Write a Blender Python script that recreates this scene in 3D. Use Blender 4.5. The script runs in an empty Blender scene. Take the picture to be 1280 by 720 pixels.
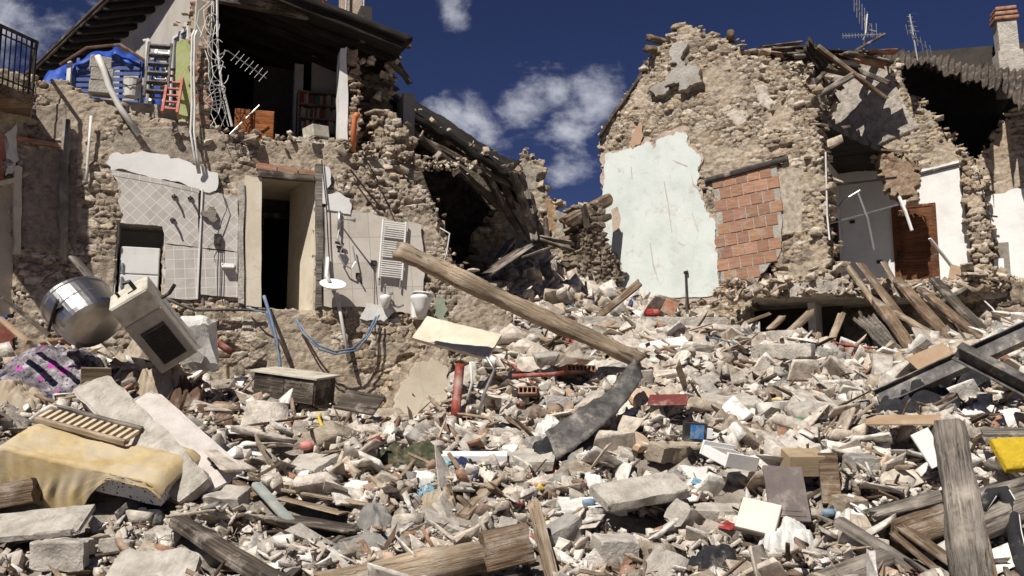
import bpy, bmesh, math, random
import numpy as np
from mathutils import Matrix, Vector
R = math.radians
random.seed(7); rng = np.random.default_rng(7)
S = bpy.context.scene
C = S.collection

# ------------------------------------------------------------------ camera
F = 1244.0; TILT = R(8.5); CZ = 1.7
cam = bpy.data.cameras.new('camera'); cam.sensor_width = 36; cam.lens = 36*F/1280
cam.clip_end = 6000; cam.clip_start = 0.1
co = bpy.data.objects.new('camera', cam); C.objects.link(co)
co.location = (0, 0, CZ); co.rotation_euler = (R(90)+TILT, 0, 0); S.camera = co

# ------------------------------------------------------------------ sky and sun
SUN_AZ = R(28); SUN_EL = R(50)          # sun stands behind the camera, to its left
sdir = Vector((-math.sin(SUN_AZ)*math.cos(SUN_EL), -math.cos(SUN_AZ)*math.cos(SUN_EL), math.sin(SUN_EL)))
W = bpy.data.worlds.new('World'); S.world = W; W.use_nodes = True
nt = W.node_tree; nt.nodes.clear()
def wn(t, **k):
    n = nt.nodes.new(t)
    for a, b in k.items(): setattr(n, a, b)
    return n
sky = wn('ShaderNodeTexSky', sky_type='NISHITA', sun_disc=False)
sky.sun_elevation = SUN_EL; sky.sun_rotation = math.atan2(sdir.x, sdir.y)
sky.air_density = 0.75; sky.dust_density = 0.15; sky.ozone_density = 5.0; sky.altitude = 900
hs = wn('ShaderNodeMix', data_type='RGBA', blend_type='MULTIPLY'); hs.inputs[0].default_value = 1
hs.inputs[7].default_value = (0.46, 0.40, 0.56, 1)
nt.links.new(sky.outputs[0], hs.inputs[6])
tc = wn('ShaderNodeTexCoord')
n1 = wn('ShaderNodeTexNoise'); n1.inputs['Scale'].default_value = 11.0; n1.inputs['Detail'].default_value = 10; n1.inputs['Roughness'].default_value = .6
n1.inputs['Distortion'].default_value = .25
mp = wn('ShaderNodeMapping'); mp.inputs['Scale'].default_value = (1, 1, 1.5)
nt.links.new(tc.outputs['Generated'], mp.inputs[0]); nt.links.new(mp.outputs[0], n1.inputs['Vector'])
def pxdir(px, py):
    v = Vector(((px-640)/F, 1.0, 0)); yy = (360-py)/F
    d = Vector(((px-640)/F, math.cos(TILT)-yy*math.sin(TILT), math.sin(TILT)+yy*math.cos(TILT)))
    return d.normalized()
# cloud banks: (centre px, centre py, angular radius, weight); they stand far off in fixed sky directions
acc = None
for (cx, cy, rad, wt) in ((10, 15, .17, .95), (95, -10, .14, .9), (-60, 70, .12, .8), (572, 150, .06, .78), (604, 175, .05, .6), (722, 172, .068, .95), (655, 130, .05, .95), (692, 122, .035, .7),
                          (745, 128, .045, .85), (715, 205, .03, .5), (565, 5, .035, .75), (-300, 100, .3, .8), (1700, 330, .25, .7), (300, -500, .35, .4)):
    d = pxdir(cx, cy)
    vd = wn('ShaderNodeVectorMath', operation='DISTANCE'); vd.inputs[1].default_value = d
    nt.links.new(tc.outputs['Generated'], vd.inputs[0])
    mr = wn('ShaderNodeMapRange', interpolation_type='SMOOTHSTEP'); mr.inputs[1].default_value = 0; mr.inputs[2].default_value = rad
    mr.inputs[3].default_value = wt; mr.inputs[4].default_value = 0
    nt.links.new(vd.outputs['Value'], mr.inputs[0])
    if acc is None: acc = mr.outputs[0]
    else:
        mx = wn('ShaderNodeMath', operation='MAXIMUM'); nt.links.new(acc, mx.inputs[0]); nt.links.new(mr.outputs[0], mx.inputs[1]); acc = mx.outputs[0]
m2 = wn('ShaderNodeMath', operation='MULTIPLY_ADD'); m2.inputs[1].default_value = 0.40; nt.links.new(acc, m2.inputs[0])
m3 = wn('ShaderNodeMath', operation='MULTIPLY'); m3.inputs[1].default_value = 1.5; nt.links.new(n1.outputs[0], m3.inputs[0]); nt.links.new(m3.outputs[0], m2.inputs[2])
cr = wn('ShaderNodeMapRange', interpolation_type='SMOOTHSTEP'); cr.inputs[1].default_value = .95; cr.inputs[2].default_value = 1.32
cr.inputs[3].default_value = 0; cr.inputs[4].default_value = .95
nt.links.new(m2.outputs[0], cr.inputs[0])
cmx = wn('ShaderNodeMix', data_type='RGBA'); cmx.inputs[7].default_value = (9.0, 9.2, 10.4, 1)
nt.links.new(cr.outputs[0], cmx.inputs[0]); nt.links.new(hs.outputs[2], cmx.inputs[6])
bg = wn('ShaderNodeBackground'); bg.inputs[1].default_value = 0.05
nt.links.new(cmx.outputs[2], bg.inputs[0])
wo = wn('ShaderNodeOutputWorld'); nt.links.new(bg.outputs[0], wo.inputs[0])
sl = bpy.data.lights.new('sun', 'SUN'); sl.energy = 5.0; sl.angle = R(0.5); sl.color = (1, .95, .87)
so = bpy.data.objects.new('sun', sl); C.objects.link(so); so.rotation_euler = sdir.to_track_quat('Z', 'Y').to_euler()
so.location = (-10, -10, 30)
S.view_settings.view_transform = 'Standard'; S.view_settings.look = 'None'; S.view_settings.gamma = 1
S.view_settings.use_curve_mapping = False; S.view_settings.exposure = 0.30
S.cycles.max_bounces = 6; S.cycles.diffuse_bounces = 3

# ------------------------------------------------------------------ pixel <-> place helpers
def raydir(px, py):
    yy = (360-py)/F
    return np.array([(px-640)/F, math.cos(TILT)-yy*math.sin(TILT), math.sin(TILT)+yy*math.cos(TILT)])
CO = np.array([0, 0, CZ])
def P(px, py, Y):
    d = raydir(px, py); return CO + d*(Y/d[1])
class Plane:
    """a vertical wall plane: U runs along it to the right, N faces the street"""
    def __init__(s, o, ang, lean=0):
        s.o = np.array(o, float); s.U = np.array([math.cos(ang), math.sin(ang), 0]); s.V = np.array([0, 0, 1.])
        s.N = np.array([math.sin(ang), -math.cos(ang), 0])
    def uv(s, px, py, w=0):
        d = raydir(px, py); o = s.o + s.N*w
        t = np.dot(o-CO, s.N)/np.dot(d, s.N); p = CO+d*t-s.o
        return np.array([np.dot(p, s.U), p[2]])
    def pt(s, u, v, w=0): return s.o + s.U*u + s.V*v + s.N*w
    def at(s, px, py, w=0):
        a = s.uv(px, py, w); return s.pt(a[0], a[1], w)
    def shift(s, w): q = Plane(s.o + s.N*w, 0); q.U = s.U; q.N = s.N; return q
    def M(s):
        m = Matrix.Identity(4)
        for i in range(3): m[i][0] = s.U[i]; m[i][1] = -s.N[i]; m[i][2] = s.V[i]; m[i][3] = s.o[i]
        return m
# ------------------------------------------------------------------ noise
def h2(i, j, s=0): 
    a = np.sin(i*127.1+j*311.7+s*74.7)*43758.5453
    return a-np.floor(a)
def vn(x, y, s=0):
    i = np.floor(x); j = np.floor(y); a = x-i; b = y-j; a = a*a*(3-2*a); b = b*b*(3-2*b)
    return (h2(i, j, s)*(1-a)+h2(i+1, j, s)*a)*(1-b)+(h2(i, j+1, s)*(1-a)+h2(i+1, j+1, s)*a)*b
def fbm(x, y, s=0, o=4):
    r = 0; t = 0; k = 1.
    for q in range(o): r = r+vn(x*2**q, y*2**q, s+q*13)*k; t += k; k *= .5
    return r/t
def n3(p, f, seed, k=9):
    g = np.random.default_rng(seed); d = g.normal(size=(k, 3)); ph = g.random(k)*6.28
    return np.sin(p@(d.T*f)+ph).sum(1)/k**.5
def voro(u, v, su, sv, seed=0, jit=.8):
    gx = u/su; gy = v/sv; i0 = np.floor(gx); j0 = np.floor(gy)
    F1 = np.full(u.shape, 9.); F2 = F1.copy(); cu = u*0; cv = u*0; idd = u*0
    for di in (-2, -1, 0, 1, 2):
        for dj in (-1, 0, 1):
            i = i0+di; j = j0+dj
            cx = i+.5+(h2(i, j, seed)-.5)*jit+.5*np.mod(j, 2); cy = j+.5+(h2(i, j, seed+5)-.5)*jit*.75
            sz = .75+.5*h2(i, j, seed+8)
            d = ((np.abs(gx-cx)/sz)**3+np.abs((gy-cy)/1.0)**3)**(1/3)
            m = d < F1
            F2 = np.where(m, F1, np.minimum(F2, d)); F1 = np.where(m, d, F1)
            cu = np.where(m, cx*su, cu); cv = np.where(m, cy*sv, cv); idd = np.where(m, h2(i, j, seed+11), idd)
    return F1, F2, idd, cu, cv
def inpoly(u, v, poly):
    r = np.zeros(u.shape, bool); n = len(poly)
    for i in range(n):
        x0, y0 = poly[i]; x1, y1 = poly[(i+1) % n]
        if y0 == y1: continue
        c = ((y0 > v) != (y1 > v)) & (u < (x1-x0)*(v-y0)/(y1-y0)+x0)
        r ^= c
    return r
# ------------------------------------------------------------------ objects
WM = {}
def tag(o, label=None, cat=None, group=None, kind=None):
    if label: o['label'] = label
    if cat: o['category'] = cat
    if group: o['group'] = group
    if kind: o['kind'] = kind
    return o
def mkmesh(name, v, f, smooth=False, col=None):
    me = bpy.data.meshes.new(name)
    if isinstance(f, np.ndarray):
        k = f.shape[1]; me.vertices.add(len(v)); me.vertices.foreach_set('co', np.asarray(v, np.float32).ravel())
        me.loops.add(f.size); me.loops.foreach_set('vertex_index', f.astype(np.int32).ravel())
        me.polygons.add(len(f)); me.polygons.foreach_set('loop_start', np.arange(0, f.size, k, dtype=np.int32))
        me.update(calc_edges=True)
    else:
        me.from_pydata([tuple(map(float, q)) for q in v], [], [tuple(map(int, q)) for q in f]); me.update()
    if col is not None:
        a = me.color_attributes.new('Col', 'FLOAT_COLOR', 'POINT')
        cc = np.ones((len(v), 4), np.float32); col = np.asarray(col); cc[:, 3] = 0; cc[:, :col.shape[1]] = col; a.data.foreach_set('color', cc.ravel())
    if smooth: me.polygons.foreach_set('use_smooth', np.ones(len(me.polygons), bool))
    return me
def link(name, me, mat, parent=None, M=None):
    o = bpy.data.objects.new(name, me); C.objects.link(o)
    if mat is not None and me is not None and not me.materials: me.materials.append(mat)
    if parent is not None:
        o.parent = parent; pm_ = WM[parent.name]
        if M is None: M = pm_.copy(); o.matrix_basis = Matrix.Identity(4)
        else: o.matrix_parent_inverse = pm_.inverted(); o.matrix_basis = M
    else:
        if M is None: M = Matrix.Identity(4)
        o.matrix_basis = M
    WM[o.name] = M.copy()
    return o
def obj(name, v, f, mat, parent=None, M=None, smooth=False, col=None):
    return link(name, mkmesh(name, v, f, smooth, col), mat, parent, M)
def empty(name, M, label, cat, group=None):
    if not isinstance(M, Matrix): M = Matrix.Translation(Vector([float(q) for q in M]))
    o = bpy.data.objects.new(name, None); C.objects.link(o); o.matrix_basis = M; WM[o.name] = M.copy()
    o.empty_display_size = .2
    return tag(o, label, cat, group)
def frame(p, x, z):
    """matrix at p, local x along x, local z near z"""
    x = Vector([float(q) for q in x]).normalized(); z = Vector([float(q) for q in z]); y = z.cross(x).normalized(); z = x.cross(y)
    m = Matrix.Identity(4)
    for i in range(3): m[i][0] = x[i]; m[i][1] = y[i]; m[i][2] = z[i]; m[i][3] = float(p[i])
    return m
class MB:
    def __init__(s): s.v = []; s.f = []
    def add(s, v, f):
        n = len(s.v); s.v += [tuple(map(float, q)) for q in v]; s.f += [tuple(int(i)+n for i in q) for q in f]; return s
    def box(s, x0, x1, y0, y1, z0, z1):
        return s.add([(x0, y0, z0), (x1, y0, z0), (x1, y1, z0), (x0, y1, z0), (x0, y0, z1), (x1, y0, z1), (x1, y1, z1), (x0, y1, z1)],
              [(0, 3, 2, 1), (4, 5, 6, 7), (0, 1, 5, 4), (1, 2, 6, 5), (2, 3, 7, 6), (3, 0, 4, 7)])
    def tube(s, pts, r, n=6, caps=True):
        pts = [Vector([float(c) for c in p]) for p in pts]; m = len(pts); rr = r if hasattr(r, '__len__') else [r]*m
        base = len(s.v); prev = None
        for i, p in enumerate(pts):
            t = (pts[min(i+1, m-1)]-pts[max(i-1, 0)]).normalized()
            if prev is None: a = t.orthogonal().normalized()
            else: a = (prev-t*prev.dot(t)).normalized()
            prev = a; b = t.cross(a)
            for k in range(n):
                q = p+(a*math.cos(6.2832*k/n)+b*math.sin(6.2832*k/n))*rr[i]; s.v.append(tuple(q))
        for i in range(m-1):
            for k in range(n):
                k2 = (k+1) % n; s.f.append((base+i*n+k, base+i*n+k2, base+(i+1)*n+k2, base+(i+1)*n+k))
        if caps: s.f.append(tuple(base+k for k in range(n))[::-1]); s.f.append(tuple(base+(m-1)*n+k for k in range(n)))
        return s
    def build(s, name, mat, parent=None, M=None, smooth=False, bevel=0):
        o = obj(name, s.v, s.f, mat, parent, M, smooth)
        if bevel:
            b = o.modifiers.new('bevel', 'BEVEL'); b.width = bevel; b.segments = 2; b.limit_method = 'ANGLE'
        return o
def orient(me):
    bm = bmesh.new(); bm.from_mesh(me); bmesh.ops.recalc_face_normals(bm, faces=bm.faces); bm.to_mesh(me); bm.free()
def sag(a, b, s, n=10, side=(0, 0, 0)):
    a = np.array(a, float); b = np.array(b, float); out = []
    for i in range(n+1):
        t = i/n; p = a*(1-t)+b*t; p = p+np.array([0, 0, -s*4*t*(1-t)])+np.array(side)*math.sin(t*6.28); out.append(p)
    return out
# ------------------------------------------------------------------ materials
MATS = {}
def pm(name, cols, rough=.9, sc=6., bump=.4, bsc=30., attr=False, stretch=(1, 1, 1), metal=0., dust=0., brick=None, rot=0., wood=False, streak=0., spec=.3, gen=False, info=False, tr=0, dist=.01):
    """three-tone noise material in object space; attr: multiplied into the mesh's own colours"""
    m = bpy.data.materials.new(name); m.use_nodes = True; t = m.node_tree; N = t.nodes; L = t.links
    b = N['Principled BSDF']; b.inputs['Roughness'].default_value = rough; b.inputs['Metallic'].default_value = metal
    b.inputs['Specular IOR Level'].default_value = spec
    tc = N.new('ShaderNodeTexCoord'); mp = N.new('ShaderNodeMapping'); mp.inputs['Scale'].default_value = stretch
    mp.inputs['Rotation'].default_value = (0, rot, 0)
    L.new(tc.outputs['Object'], mp.inputs[0]); vec = mp.outputs[0]
    if info:
        oi = N.new('ShaderNodeObjectInfo'); ad = N.new('ShaderNodeVectorMath'); ad.operation = 'ADD'; sc3 = N.new('ShaderNodeVectorMath'); sc3.operation = 'SCALE'
        sc3.inputs[0].default_value = (17, 31, 23); L.new(oi.outputs['Random'], sc3.inputs['Scale']); L.new(vec, ad.inputs[0]); L.new(sc3.outputs[0], ad.inputs[1]); vec = ad.outputs[0]
    no = N.new('ShaderNodeTexNoise'); no.inputs['Scale'].default_value = sc; no.inputs['Detail'].default_value = 7; no.inputs['Roughness'].default_value = .65
    L.new(vec, no.inputs['Vector'])
    rp = N.new('ShaderNodeValToRGB'); rp.color_ramp.elements[0].position = .33; rp.color_ramp.elements[1].position = .68
    cs = cols if isinstance(cols[0], tuple) else (cols, cols)
    rp.color_ramp.elements[0].color = (*cs[0], 1); rp.color_ramp.elements[1].color = (*cs[-1], 1)
    if len(cs) == 3: e = rp.color_ramp.elements.new(.5); e.color = (*cs[1], 1)
    L.new(no.outputs[0], rp.inputs[0]); col = rp.outputs[0]
    if attr:
        at = N.new('ShaderNodeAttribute'); at.attribute_name = 'Col'; mx = N.new('ShaderNodeMix'); mx.data_type = 'RGBA'; mx.blend_type = 'MULTIPLY'
        mx.inputs[0].default_value = 1; L.new(at.outputs['Color'], mx.inputs[6]); L.new(col, mx.inputs[7]); col = mx.outputs[2]
    n2 = N.new('ShaderNodeTexNoise'); n2.inputs['Scale'].default_value = bsc; n2.inputs['Detail'].default_value = 6; n2.inputs['Roughness'].default_value = .7
    L.new(vec, n2.inputs['Vector']); hgt = n2.outputs[0]
    if dust > 0:
        n4 = N.new('ShaderNodeTexNoise'); n4.inputs['Scale'].default_value = 3.1; n4.inputs['Detail'].default_value = 8; n4.inputs['Roughness'].default_value = .7
        L.new(tc.outputs['Object'], n4.inputs['Vector'])
        mr = N.new('ShaderNodeMapRange'); mr.inputs[1].default_value = .62-.3*dust; mr.inputs[2].default_value = .75; L.new(n4.outputs[0], mr.inputs[0])
        mx = N.new('ShaderNodeMix'); mx.data_type = 'RGBA'; mx.inputs[7].default_value = (.42, .37, .31, 1)
        L.new(mr.outputs[0], mx.inputs[0]); L.new(col, mx.inputs[6]); col = mx.outputs[2]
    if brick:
        bw, bh, off, msz, mcol = brick
        br = N.new('ShaderNodeTexBrick'); br.offset = off; br.inputs['Scale'].default_value = 1; br.inputs['Brick Width'].default_value = bw
        br.inputs['Row Height'].default_value = bh; br.inputs['Mortar Size'].default_value = msz; br.inputs['Mortar Smooth'].default_value = .1
        br.inputs['Color1'].default_value = (1, 1, 1, 1); br.inputs['Color2'].default_value = (.86, .86, .86, 1); br.inputs['Mortar'].default_value = (0, 0, 0, 1)
        sx = N.new('ShaderNodeSeparateXYZ'); cx = N.new('ShaderNodeCombineXYZ'); L.new(mp.outputs[0], sx.inputs[0]); L.new(sx.outputs[0], cx.inputs[0]); L.new(sx.outputs[2], cx.inputs[1])
        L.new(cx.outputs[0], br.inputs['Vector'])
        mu = N.new('ShaderNodeMix'); mu.data_type = 'RGBA'; mu.blend_type = 'MULTIPLY'; mu.inputs[0].default_value = 1; L.new(col, mu.inputs[6]); L.new(br.outputs['Color'], mu.inputs[7])
        mx = N.new('ShaderNodeMix'); mx.data_type = 'RGBA'; mx.inputs[7].default_value = (*mcol, 1)
        L.new(br.outputs['Fac'], mx.inputs[0]); L.new(mu.outputs[2], mx.inputs[6]); col = mx.outputs[2]
    if streak > 0:   # cracks / dirt veins that belong to the surface
        vo = N.new('ShaderNodeTexVoronoi'); vo.feature = 'DISTANCE_TO_EDGE'; vo.inputs['Scale'].default_value = 1.1
        nd = N.new('ShaderNodeTexNoise'); nd.inputs['Scale'].default_value = 2.; nd.inputs['Detail'].default_value = 5
        L.new(tc.outputs['Object'], nd.inputs['Vector']); mm = N.new('ShaderNodeVectorMath'); mm.operation = 'MULTIPLY_ADD'; mm.inputs[1].default_value = (.7, .7, .7)
        L.new(nd.outputs['Color'], mm.inputs[0]); L.new(tc.outputs['Object'], mm.inputs[2]); L.new(mm.outputs[0], vo.inputs['Vector'])
        lt = N.new('ShaderNodeMapRange'); lt.inputs[1].default_value = 0; lt.inputs[2].default_value = .012; lt.inputs[3].default_value = streak; lt.inputs[4].default_value = 0
        L.new(vo.outputs['Distance'], lt.inputs[0]); mx = N.new('ShaderNodeMix'); mx.data_type = 'RGBA'; mx.inputs[7].default_value = (.22, .18, .15, 1)
        L.new(lt.outputs[0], mx.inputs[0]); L.new(col, mx.inputs[6]); col = mx.outputs[2]
    L.new(col, b.inputs['Base Color'])
    bu = N.new('ShaderNodeBump'); bu.inputs['Strength'].default_value = bump; bu.inputs['Distance'].default_value = dist*1.6; L.new(hgt, bu.inputs['Height']); L.new(bu.outputs[0], b.inputs['Normal'])
    MATS[name] = m; return m
def wood(name, c0, c1, c2, dust=.3, sc=1.):
    m = pm(name, (c0, c1, c2), .88, 2.2*sc, 1., 5, stretch=(.8, 16, 16), dust=dust, info=True, dist=.016)
    t = m.node_tree; N = t.nodes; L = t.links; b = N['Principled BSDF']; old = b.inputs['Base Color'].links[0].from_socket
    tc = N.new('ShaderNodeTexCoord'); mp = N.new('ShaderNodeMapping'); mp.inputs['Scale'].default_value = (1.1, 22, 22); L.new(tc.outputs['Object'], mp.inputs[0])
    no = N.new('ShaderNodeTexNoise'); no.inputs['Scale'].default_value = 1.4; no.inputs['Detail'].default_value = 4; no.inputs['Distortion'].default_value = .4; L.new(mp.outputs[0], no.inputs['Vector'])
    mr = N.new('ShaderNodeMapRange'); mr.inputs[1].default_value = .60; mr.inputs[2].default_value = .68; mr.inputs[3].default_value = 0; mr.inputs[4].default_value = .8; L.new(no.outputs[0], mr.inputs[0])
    mx = N.new('ShaderNodeMix'); mx.data_type = 'RGBA'; mx.inputs[7].default_value = (*[q*.35 for q in c0], 1); L.new(mr.outputs[0], mx.inputs[0]); L.new(old, mx.inputs[6])
    n2 = N.new('ShaderNodeTexNoise'); n2.inputs['Scale'].default_value = 1.7; n2.inputs['Detail'].default_value = 6; L.new(tc.outputs['Object'], n2.inputs['Vector'])
    m2 = N.new('ShaderNodeMapRange'); m2.inputs[1].default_value = .35; m2.inputs[2].default_value = .7; m2.inputs[3].default_value = .55; m2.inputs[4].default_value = 1.3; L.new(n2.outputs[0], m2.inputs[0])
    m3 = N.new('ShaderNodeMix'); m3.data_type = 'RGBA'; m3.blend_type = 'MULTIPLY'; m3.inputs[0].default_value = 1; L.new(mx.outputs[2], m3.inputs[6]); L.new(m2.outputs[0], m3.inputs[7]); L.new(m3.outputs[2], b.inputs['Base Color'])
    return m
M_STONE = pm('stone masonry', ((.58, .55, .51), (1, .97, .93), (1.3, 1.25, 1.16)), .95, 11, 1., 34, attr=True, dist=.014)
def joints(m, sx, sz, wd, dk, dist):
    t = m.node_tree; N = t.nodes; L = t.links; b = N['Principled BSDF']; old = b.inputs['Base Color'].links[0].from_socket; obn = b.inputs['Normal'].links[0].from_node
    tc = N.new('ShaderNodeTexCoord'); mp = N.new('ShaderNodeMapping'); mp.inputs['Scale'].default_value = (sx, sx, sz)
    nd = N.new('ShaderNodeTexNoise'); nd.inputs['Scale'].default_value = 4; nd.inputs['Detail'].default_value = 4; L.new(tc.outputs['Object'], nd.inputs['Vector'])
    ma = N.new('ShaderNodeVectorMath'); ma.operation = 'MULTIPLY_ADD'; ma.inputs[1].default_value = (.16, .16, .10); L.new(nd.outputs['Color'], ma.inputs[0]); L.new(tc.outputs['Object'], ma.inputs[2]); L.new(ma.outputs[0], mp.inputs[0])
    vo = N.new('ShaderNodeTexVoronoi'); vo.feature = 'DISTANCE_TO_EDGE'; vo.inputs['Scale'].default_value = 1; vo.inputs['Randomness'].default_value = .85; L.new(mp.outputs[0], vo.inputs['Vector'])
    mr = N.new('ShaderNodeMapRange'); mr.inputs[1].default_value = 0; mr.inputs[2].default_value = wd; mr.inputs[3].default_value = dk; mr.inputs[4].default_value = 1; L.new(vo.outputs['Distance'], mr.inputs[0])
    at = N.new('ShaderNodeAttribute'); at.attribute_name = 'Col'; 
    mx = N.new('ShaderNodeMix'); mx.data_type = 'RGBA'; mx.blend_type = 'MULTIPLY'; L.new(at.outputs['Alpha'], mx.inputs[0]); L.new(old, mx.inputs[6]); L.new(mr.outputs[0], mx.inputs[7]); L.new(mx.outputs[2], b.inputs['Base Color'])
    bu = N.new('ShaderNodeBump'); L.new(at.outputs['Alpha'], bu.inputs['Strength']); bu.inputs['Distance'].default_value = dist; L.new(mr.outputs[0], bu.inputs['Height']); L.new(obn.outputs[0], bu.inputs['Normal']); L.new(bu.outputs[0], b.inputs['Normal'])
joints(M_STONE, 5.2, 11.5, .07, .58, .02)
M_RUB = pm('rubble stone', ((.55, .52, .49), (.98, .95, .92), (1.28, 1.26, 1.22)), .95, 8, 1., 26, attr=True, dist=.014)
M_GROUND = pm('rubble dust', ((.17, .145, .12), (.31, .27, .225), (.46, .41, .35)), 1, 3, 1, 14, dist=.05)
M_EARTH = pm('earth', ((.12, .10, .08), (.2, .17, .13)), 1, .5, .5, 8)
ROCKM = {
 'pale': pm('pale limestone', ((.30, .27, .235), (.45, .41, .36), (.58, .54, .485)), .95, 4, 1, 20, info=True, dist=.02),
 'tan': pm('tan sandstone', ((.22, .175, .13), (.36, .30, .23), (.47, .405, .32)), .95, 4, 1, 20, info=True, dist=.02),
 'grey': pm('grey mortar lump', ((.22, .205, .185), (.35, .33, .30), (.45, .43, .395)), .95, 4, 1, 24, info=True, dist=.025),
 'chalky': pm('chalky plaster lump', ((.42, .40, .37), (.60, .58, .54), (.72, .70, .66)), .9, 3, .8, 26, info=True, dist=.012)}
M_TERRA = pm('terracotta', ((.20, .09, .055), (.33, .15, .09), (.42, .24, .16)), .9, 7, .6, 40, dust=.45, info=True)
M_BRICK = pm('hollow brick', ((.27, .145, .09), (.36, .20, .13), (.42, .27, .19)), .9, 5, .7, 30, attr=True, stretch=(1, 1, 6), dust=.2)
M_TILE_D = pm('diagonal wall tiles', ((.43, .395, .36), (.51, .475, .435), (.56, .525, .485)), .45, 5, .1, 30, brick=(.135, .135, 0, .0045, (.68, .65, .60)), rot=R(45+4), dust=.15)
M_TILE_S = pm('square wall tiles', ((.43, .395, .36), (.51, .475, .435), (.56, .525, .485)), .45, 5, .1, 30, brick=(.15, .15, 0, .0045, (.68, .65, .60)), rot=R(5), dust=.15)
M_TILE_B = pm('large beige wall tiles', ((.50, .45, .385), (.57, .52, .455), (.62, .575, .52)), .4, 2, .12, 30, brick=(.33, .42, 0, .005, (.36, .32, .27)), rot=R(5), dust=.25)
M_WHITE = pm('white plaster', ((.60, .59, .57), (.70, .69, .67), (.76, .75, .73)), .85, 1.5, .25, 18, dust=.0, streak=.0)
M_WHITED = pm('worn white plaster', ((.48, .46, .43), (.62, .60, .57), (.70, .69, .66)), .9, 2.5, .5, 18, dust=.25)
M_MINT = pm('mint green plaster', ((.49, .525, .495), (.575, .615, .585), (.63, .66, .635)), .85, 1.1, .35, 14, dust=.22, streak=.12)
M_CREAM = pm('cream plaster', ((.50, .43, .33), (.60, .53, .42), (.66, .60, .49)), .9, 1.6, .3, 16, dust=.12, streak=.25)
M_RENDER = pm('old grey render', ((.19, .165, .14), (.27, .24, .205), (.35, .31, .265)), .97, 5, 1, 22, dist=.02)
M_RENDERP = pm('pinkish render', ((.34, .26, .20), (.45, .35, .28), (.52, .43, .36)), .97, 5, .9, 26, dist=.015)
M_LGREY = pm('pale grey render', ((.27, .24, .205), (.38, .35, .31), (.46, .43, .39)), .95, 3, 1, 20, dist=.02)
M_CONC = pm('concrete', ((.31, .275, .235), (.46, .42, .365), (.58, .54, .48)), .95, 6, 1., 22, dist=.022)
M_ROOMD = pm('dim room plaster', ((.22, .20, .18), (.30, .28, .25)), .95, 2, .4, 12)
M_SOOT = pm('room wall in painted shade', ((.035, .03, .027), (.07, .06, .052)), .95, 2, .4, 12)  # near-black wall: the shade inside the rooms is put into the colour
M_STUCCO = pm('sandy stucco', ((.33, .30, .26), (.42, .385, .34), (.47, .44, .39)), .95, 1.8, .5, 40)
M_RED = pm('faded red wall paint', ((.24, .07, .05), (.34, .12, .09), (.45, .33, .27)), .9, 3, .5, 25, dust=.25)
M_GREEN = pm('lime green wall paint', ((.30, .34, .12), (.40, .44, .19), (.45, .46, .27)), .9, 4, .5, 25, dust=.25)
M_YELLOW = pm('yellow wall paint', ((.45, .41, .18), (.55, .50, .25)), .9, 4, .4, 25)
M_WD = wood('dark weathered timber', (.035, .028, .022), (.09, .07, .055), (.19, .155, .125), .25)
M_WM = wood('brown timber', (.09, .055, .033), (.20, .135, .085), (.34, .255, .175), .3)
M_WL = wood('pale split timber', (.20, .14, .09), (.37, .28, .19), (.52, .43, .32), .3)
M_WG = wood('grey weathered timber', (.085, .07, .058), (.22, .19, .16), (.38, .34, .295), .35)
M_SHADEW = wood('dark shaded roof timber', (.010, .008, .007), (.022, .018, .015), (.045, .037, .031), 0)  # near-black timber: shade under roofs and ceiling put into the colour
M_DOOR = wood('varnished door wood', (.08, .028, .012), (.15, .06, .025), (.21, .095, .045), .05)
M_ORW = wood('orange veneer', (.22, .07, .02), (.34, .12, .04), (.44, .18, .07), .1)
M_IRON = pm('dark iron', ((.03, .027, .025), (.07, .06, .055)), .6, 8, .3, 30, metal=.6, dust=.15)
M_STEELD = pm('weathered steel', ((.04, .035, .033), (.10, .092, .088), (.19, .18, .17)), .65, 5, .6, 24, metal=.3, dust=.25)
M_INOX = pm('stainless steel', ((.36, .355, .35), (.50, .49, .48), (.60, .59, .58)), .33, 1.2, .3, 4, metal=1., dust=.45)
M_ALU = pm('dull aluminium', ((.35, .35, .35), (.5, .5, .5)), .4, 6, .2, 30, metal=.8, dust=.2)
M_ENAM = pm('white enamel', ((.62, .61, .58), (.74, .73, .70)), .3, 2, .1, 20, dust=.15, spec=.5)
M_CERAM = pm('white ceramic', ((.70, .69, .67), (.78, .77, .75)), .15, 2, .05, 20, dust=.1, spec=.5)
M_CREAMP = pm('cream painted metal', ((.30, .265, .21), (.50, .465, .39), (.62, .585, .51)), .6, 4, .4, 22, dust=.5)
M_BLACKP = pm('black plastic', ((.015, .015, .016), (.035, .034, .034)), .5, 5, .3, 30, dust=.25)
M_PVC = pm('pvc pipe', ((.52, .50, .46), (.64, .62, .58)), .5, 3, .2, 20, dust=.3)
M_CABLE = pm('white cable', ((.55, .54, .51), (.66, .65, .62)), .6, 3, .1, 20, dust=.2)
M_BCABLE = pm('blue conduit', ((.07, .11, .18), (.13, .19, .28)), .5, 6, .2, 20, dust=.4)
M_ORPIPE = pm('orange pipe', ((.46, .12, .04), (.55, .18, .07)), .5, 4, .2, 20, dust=.15)
M_REDP = pm('red painted metal', ((.13, .025, .02), (.24, .04, .03), (.30, .08, .06)), .6, 7, .5, 20, dust=.45)
M_GLASS = pm('dark glass', ((.02, .025, .03), (.05, .055, .06)), .1, 3, .02, 20, spec=.8)
M_TARP = pm('blue tarp', ((.01, .035, .20), (.02, .065, .34), (.05, .12, .45)), .5, 3, .5, 9, dust=.1)
M_CARD = pm('cardboard', ((.28, .19, .12), (.38, .27, .18)), .9, 4, .3, 20, dust=.2)
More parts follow.
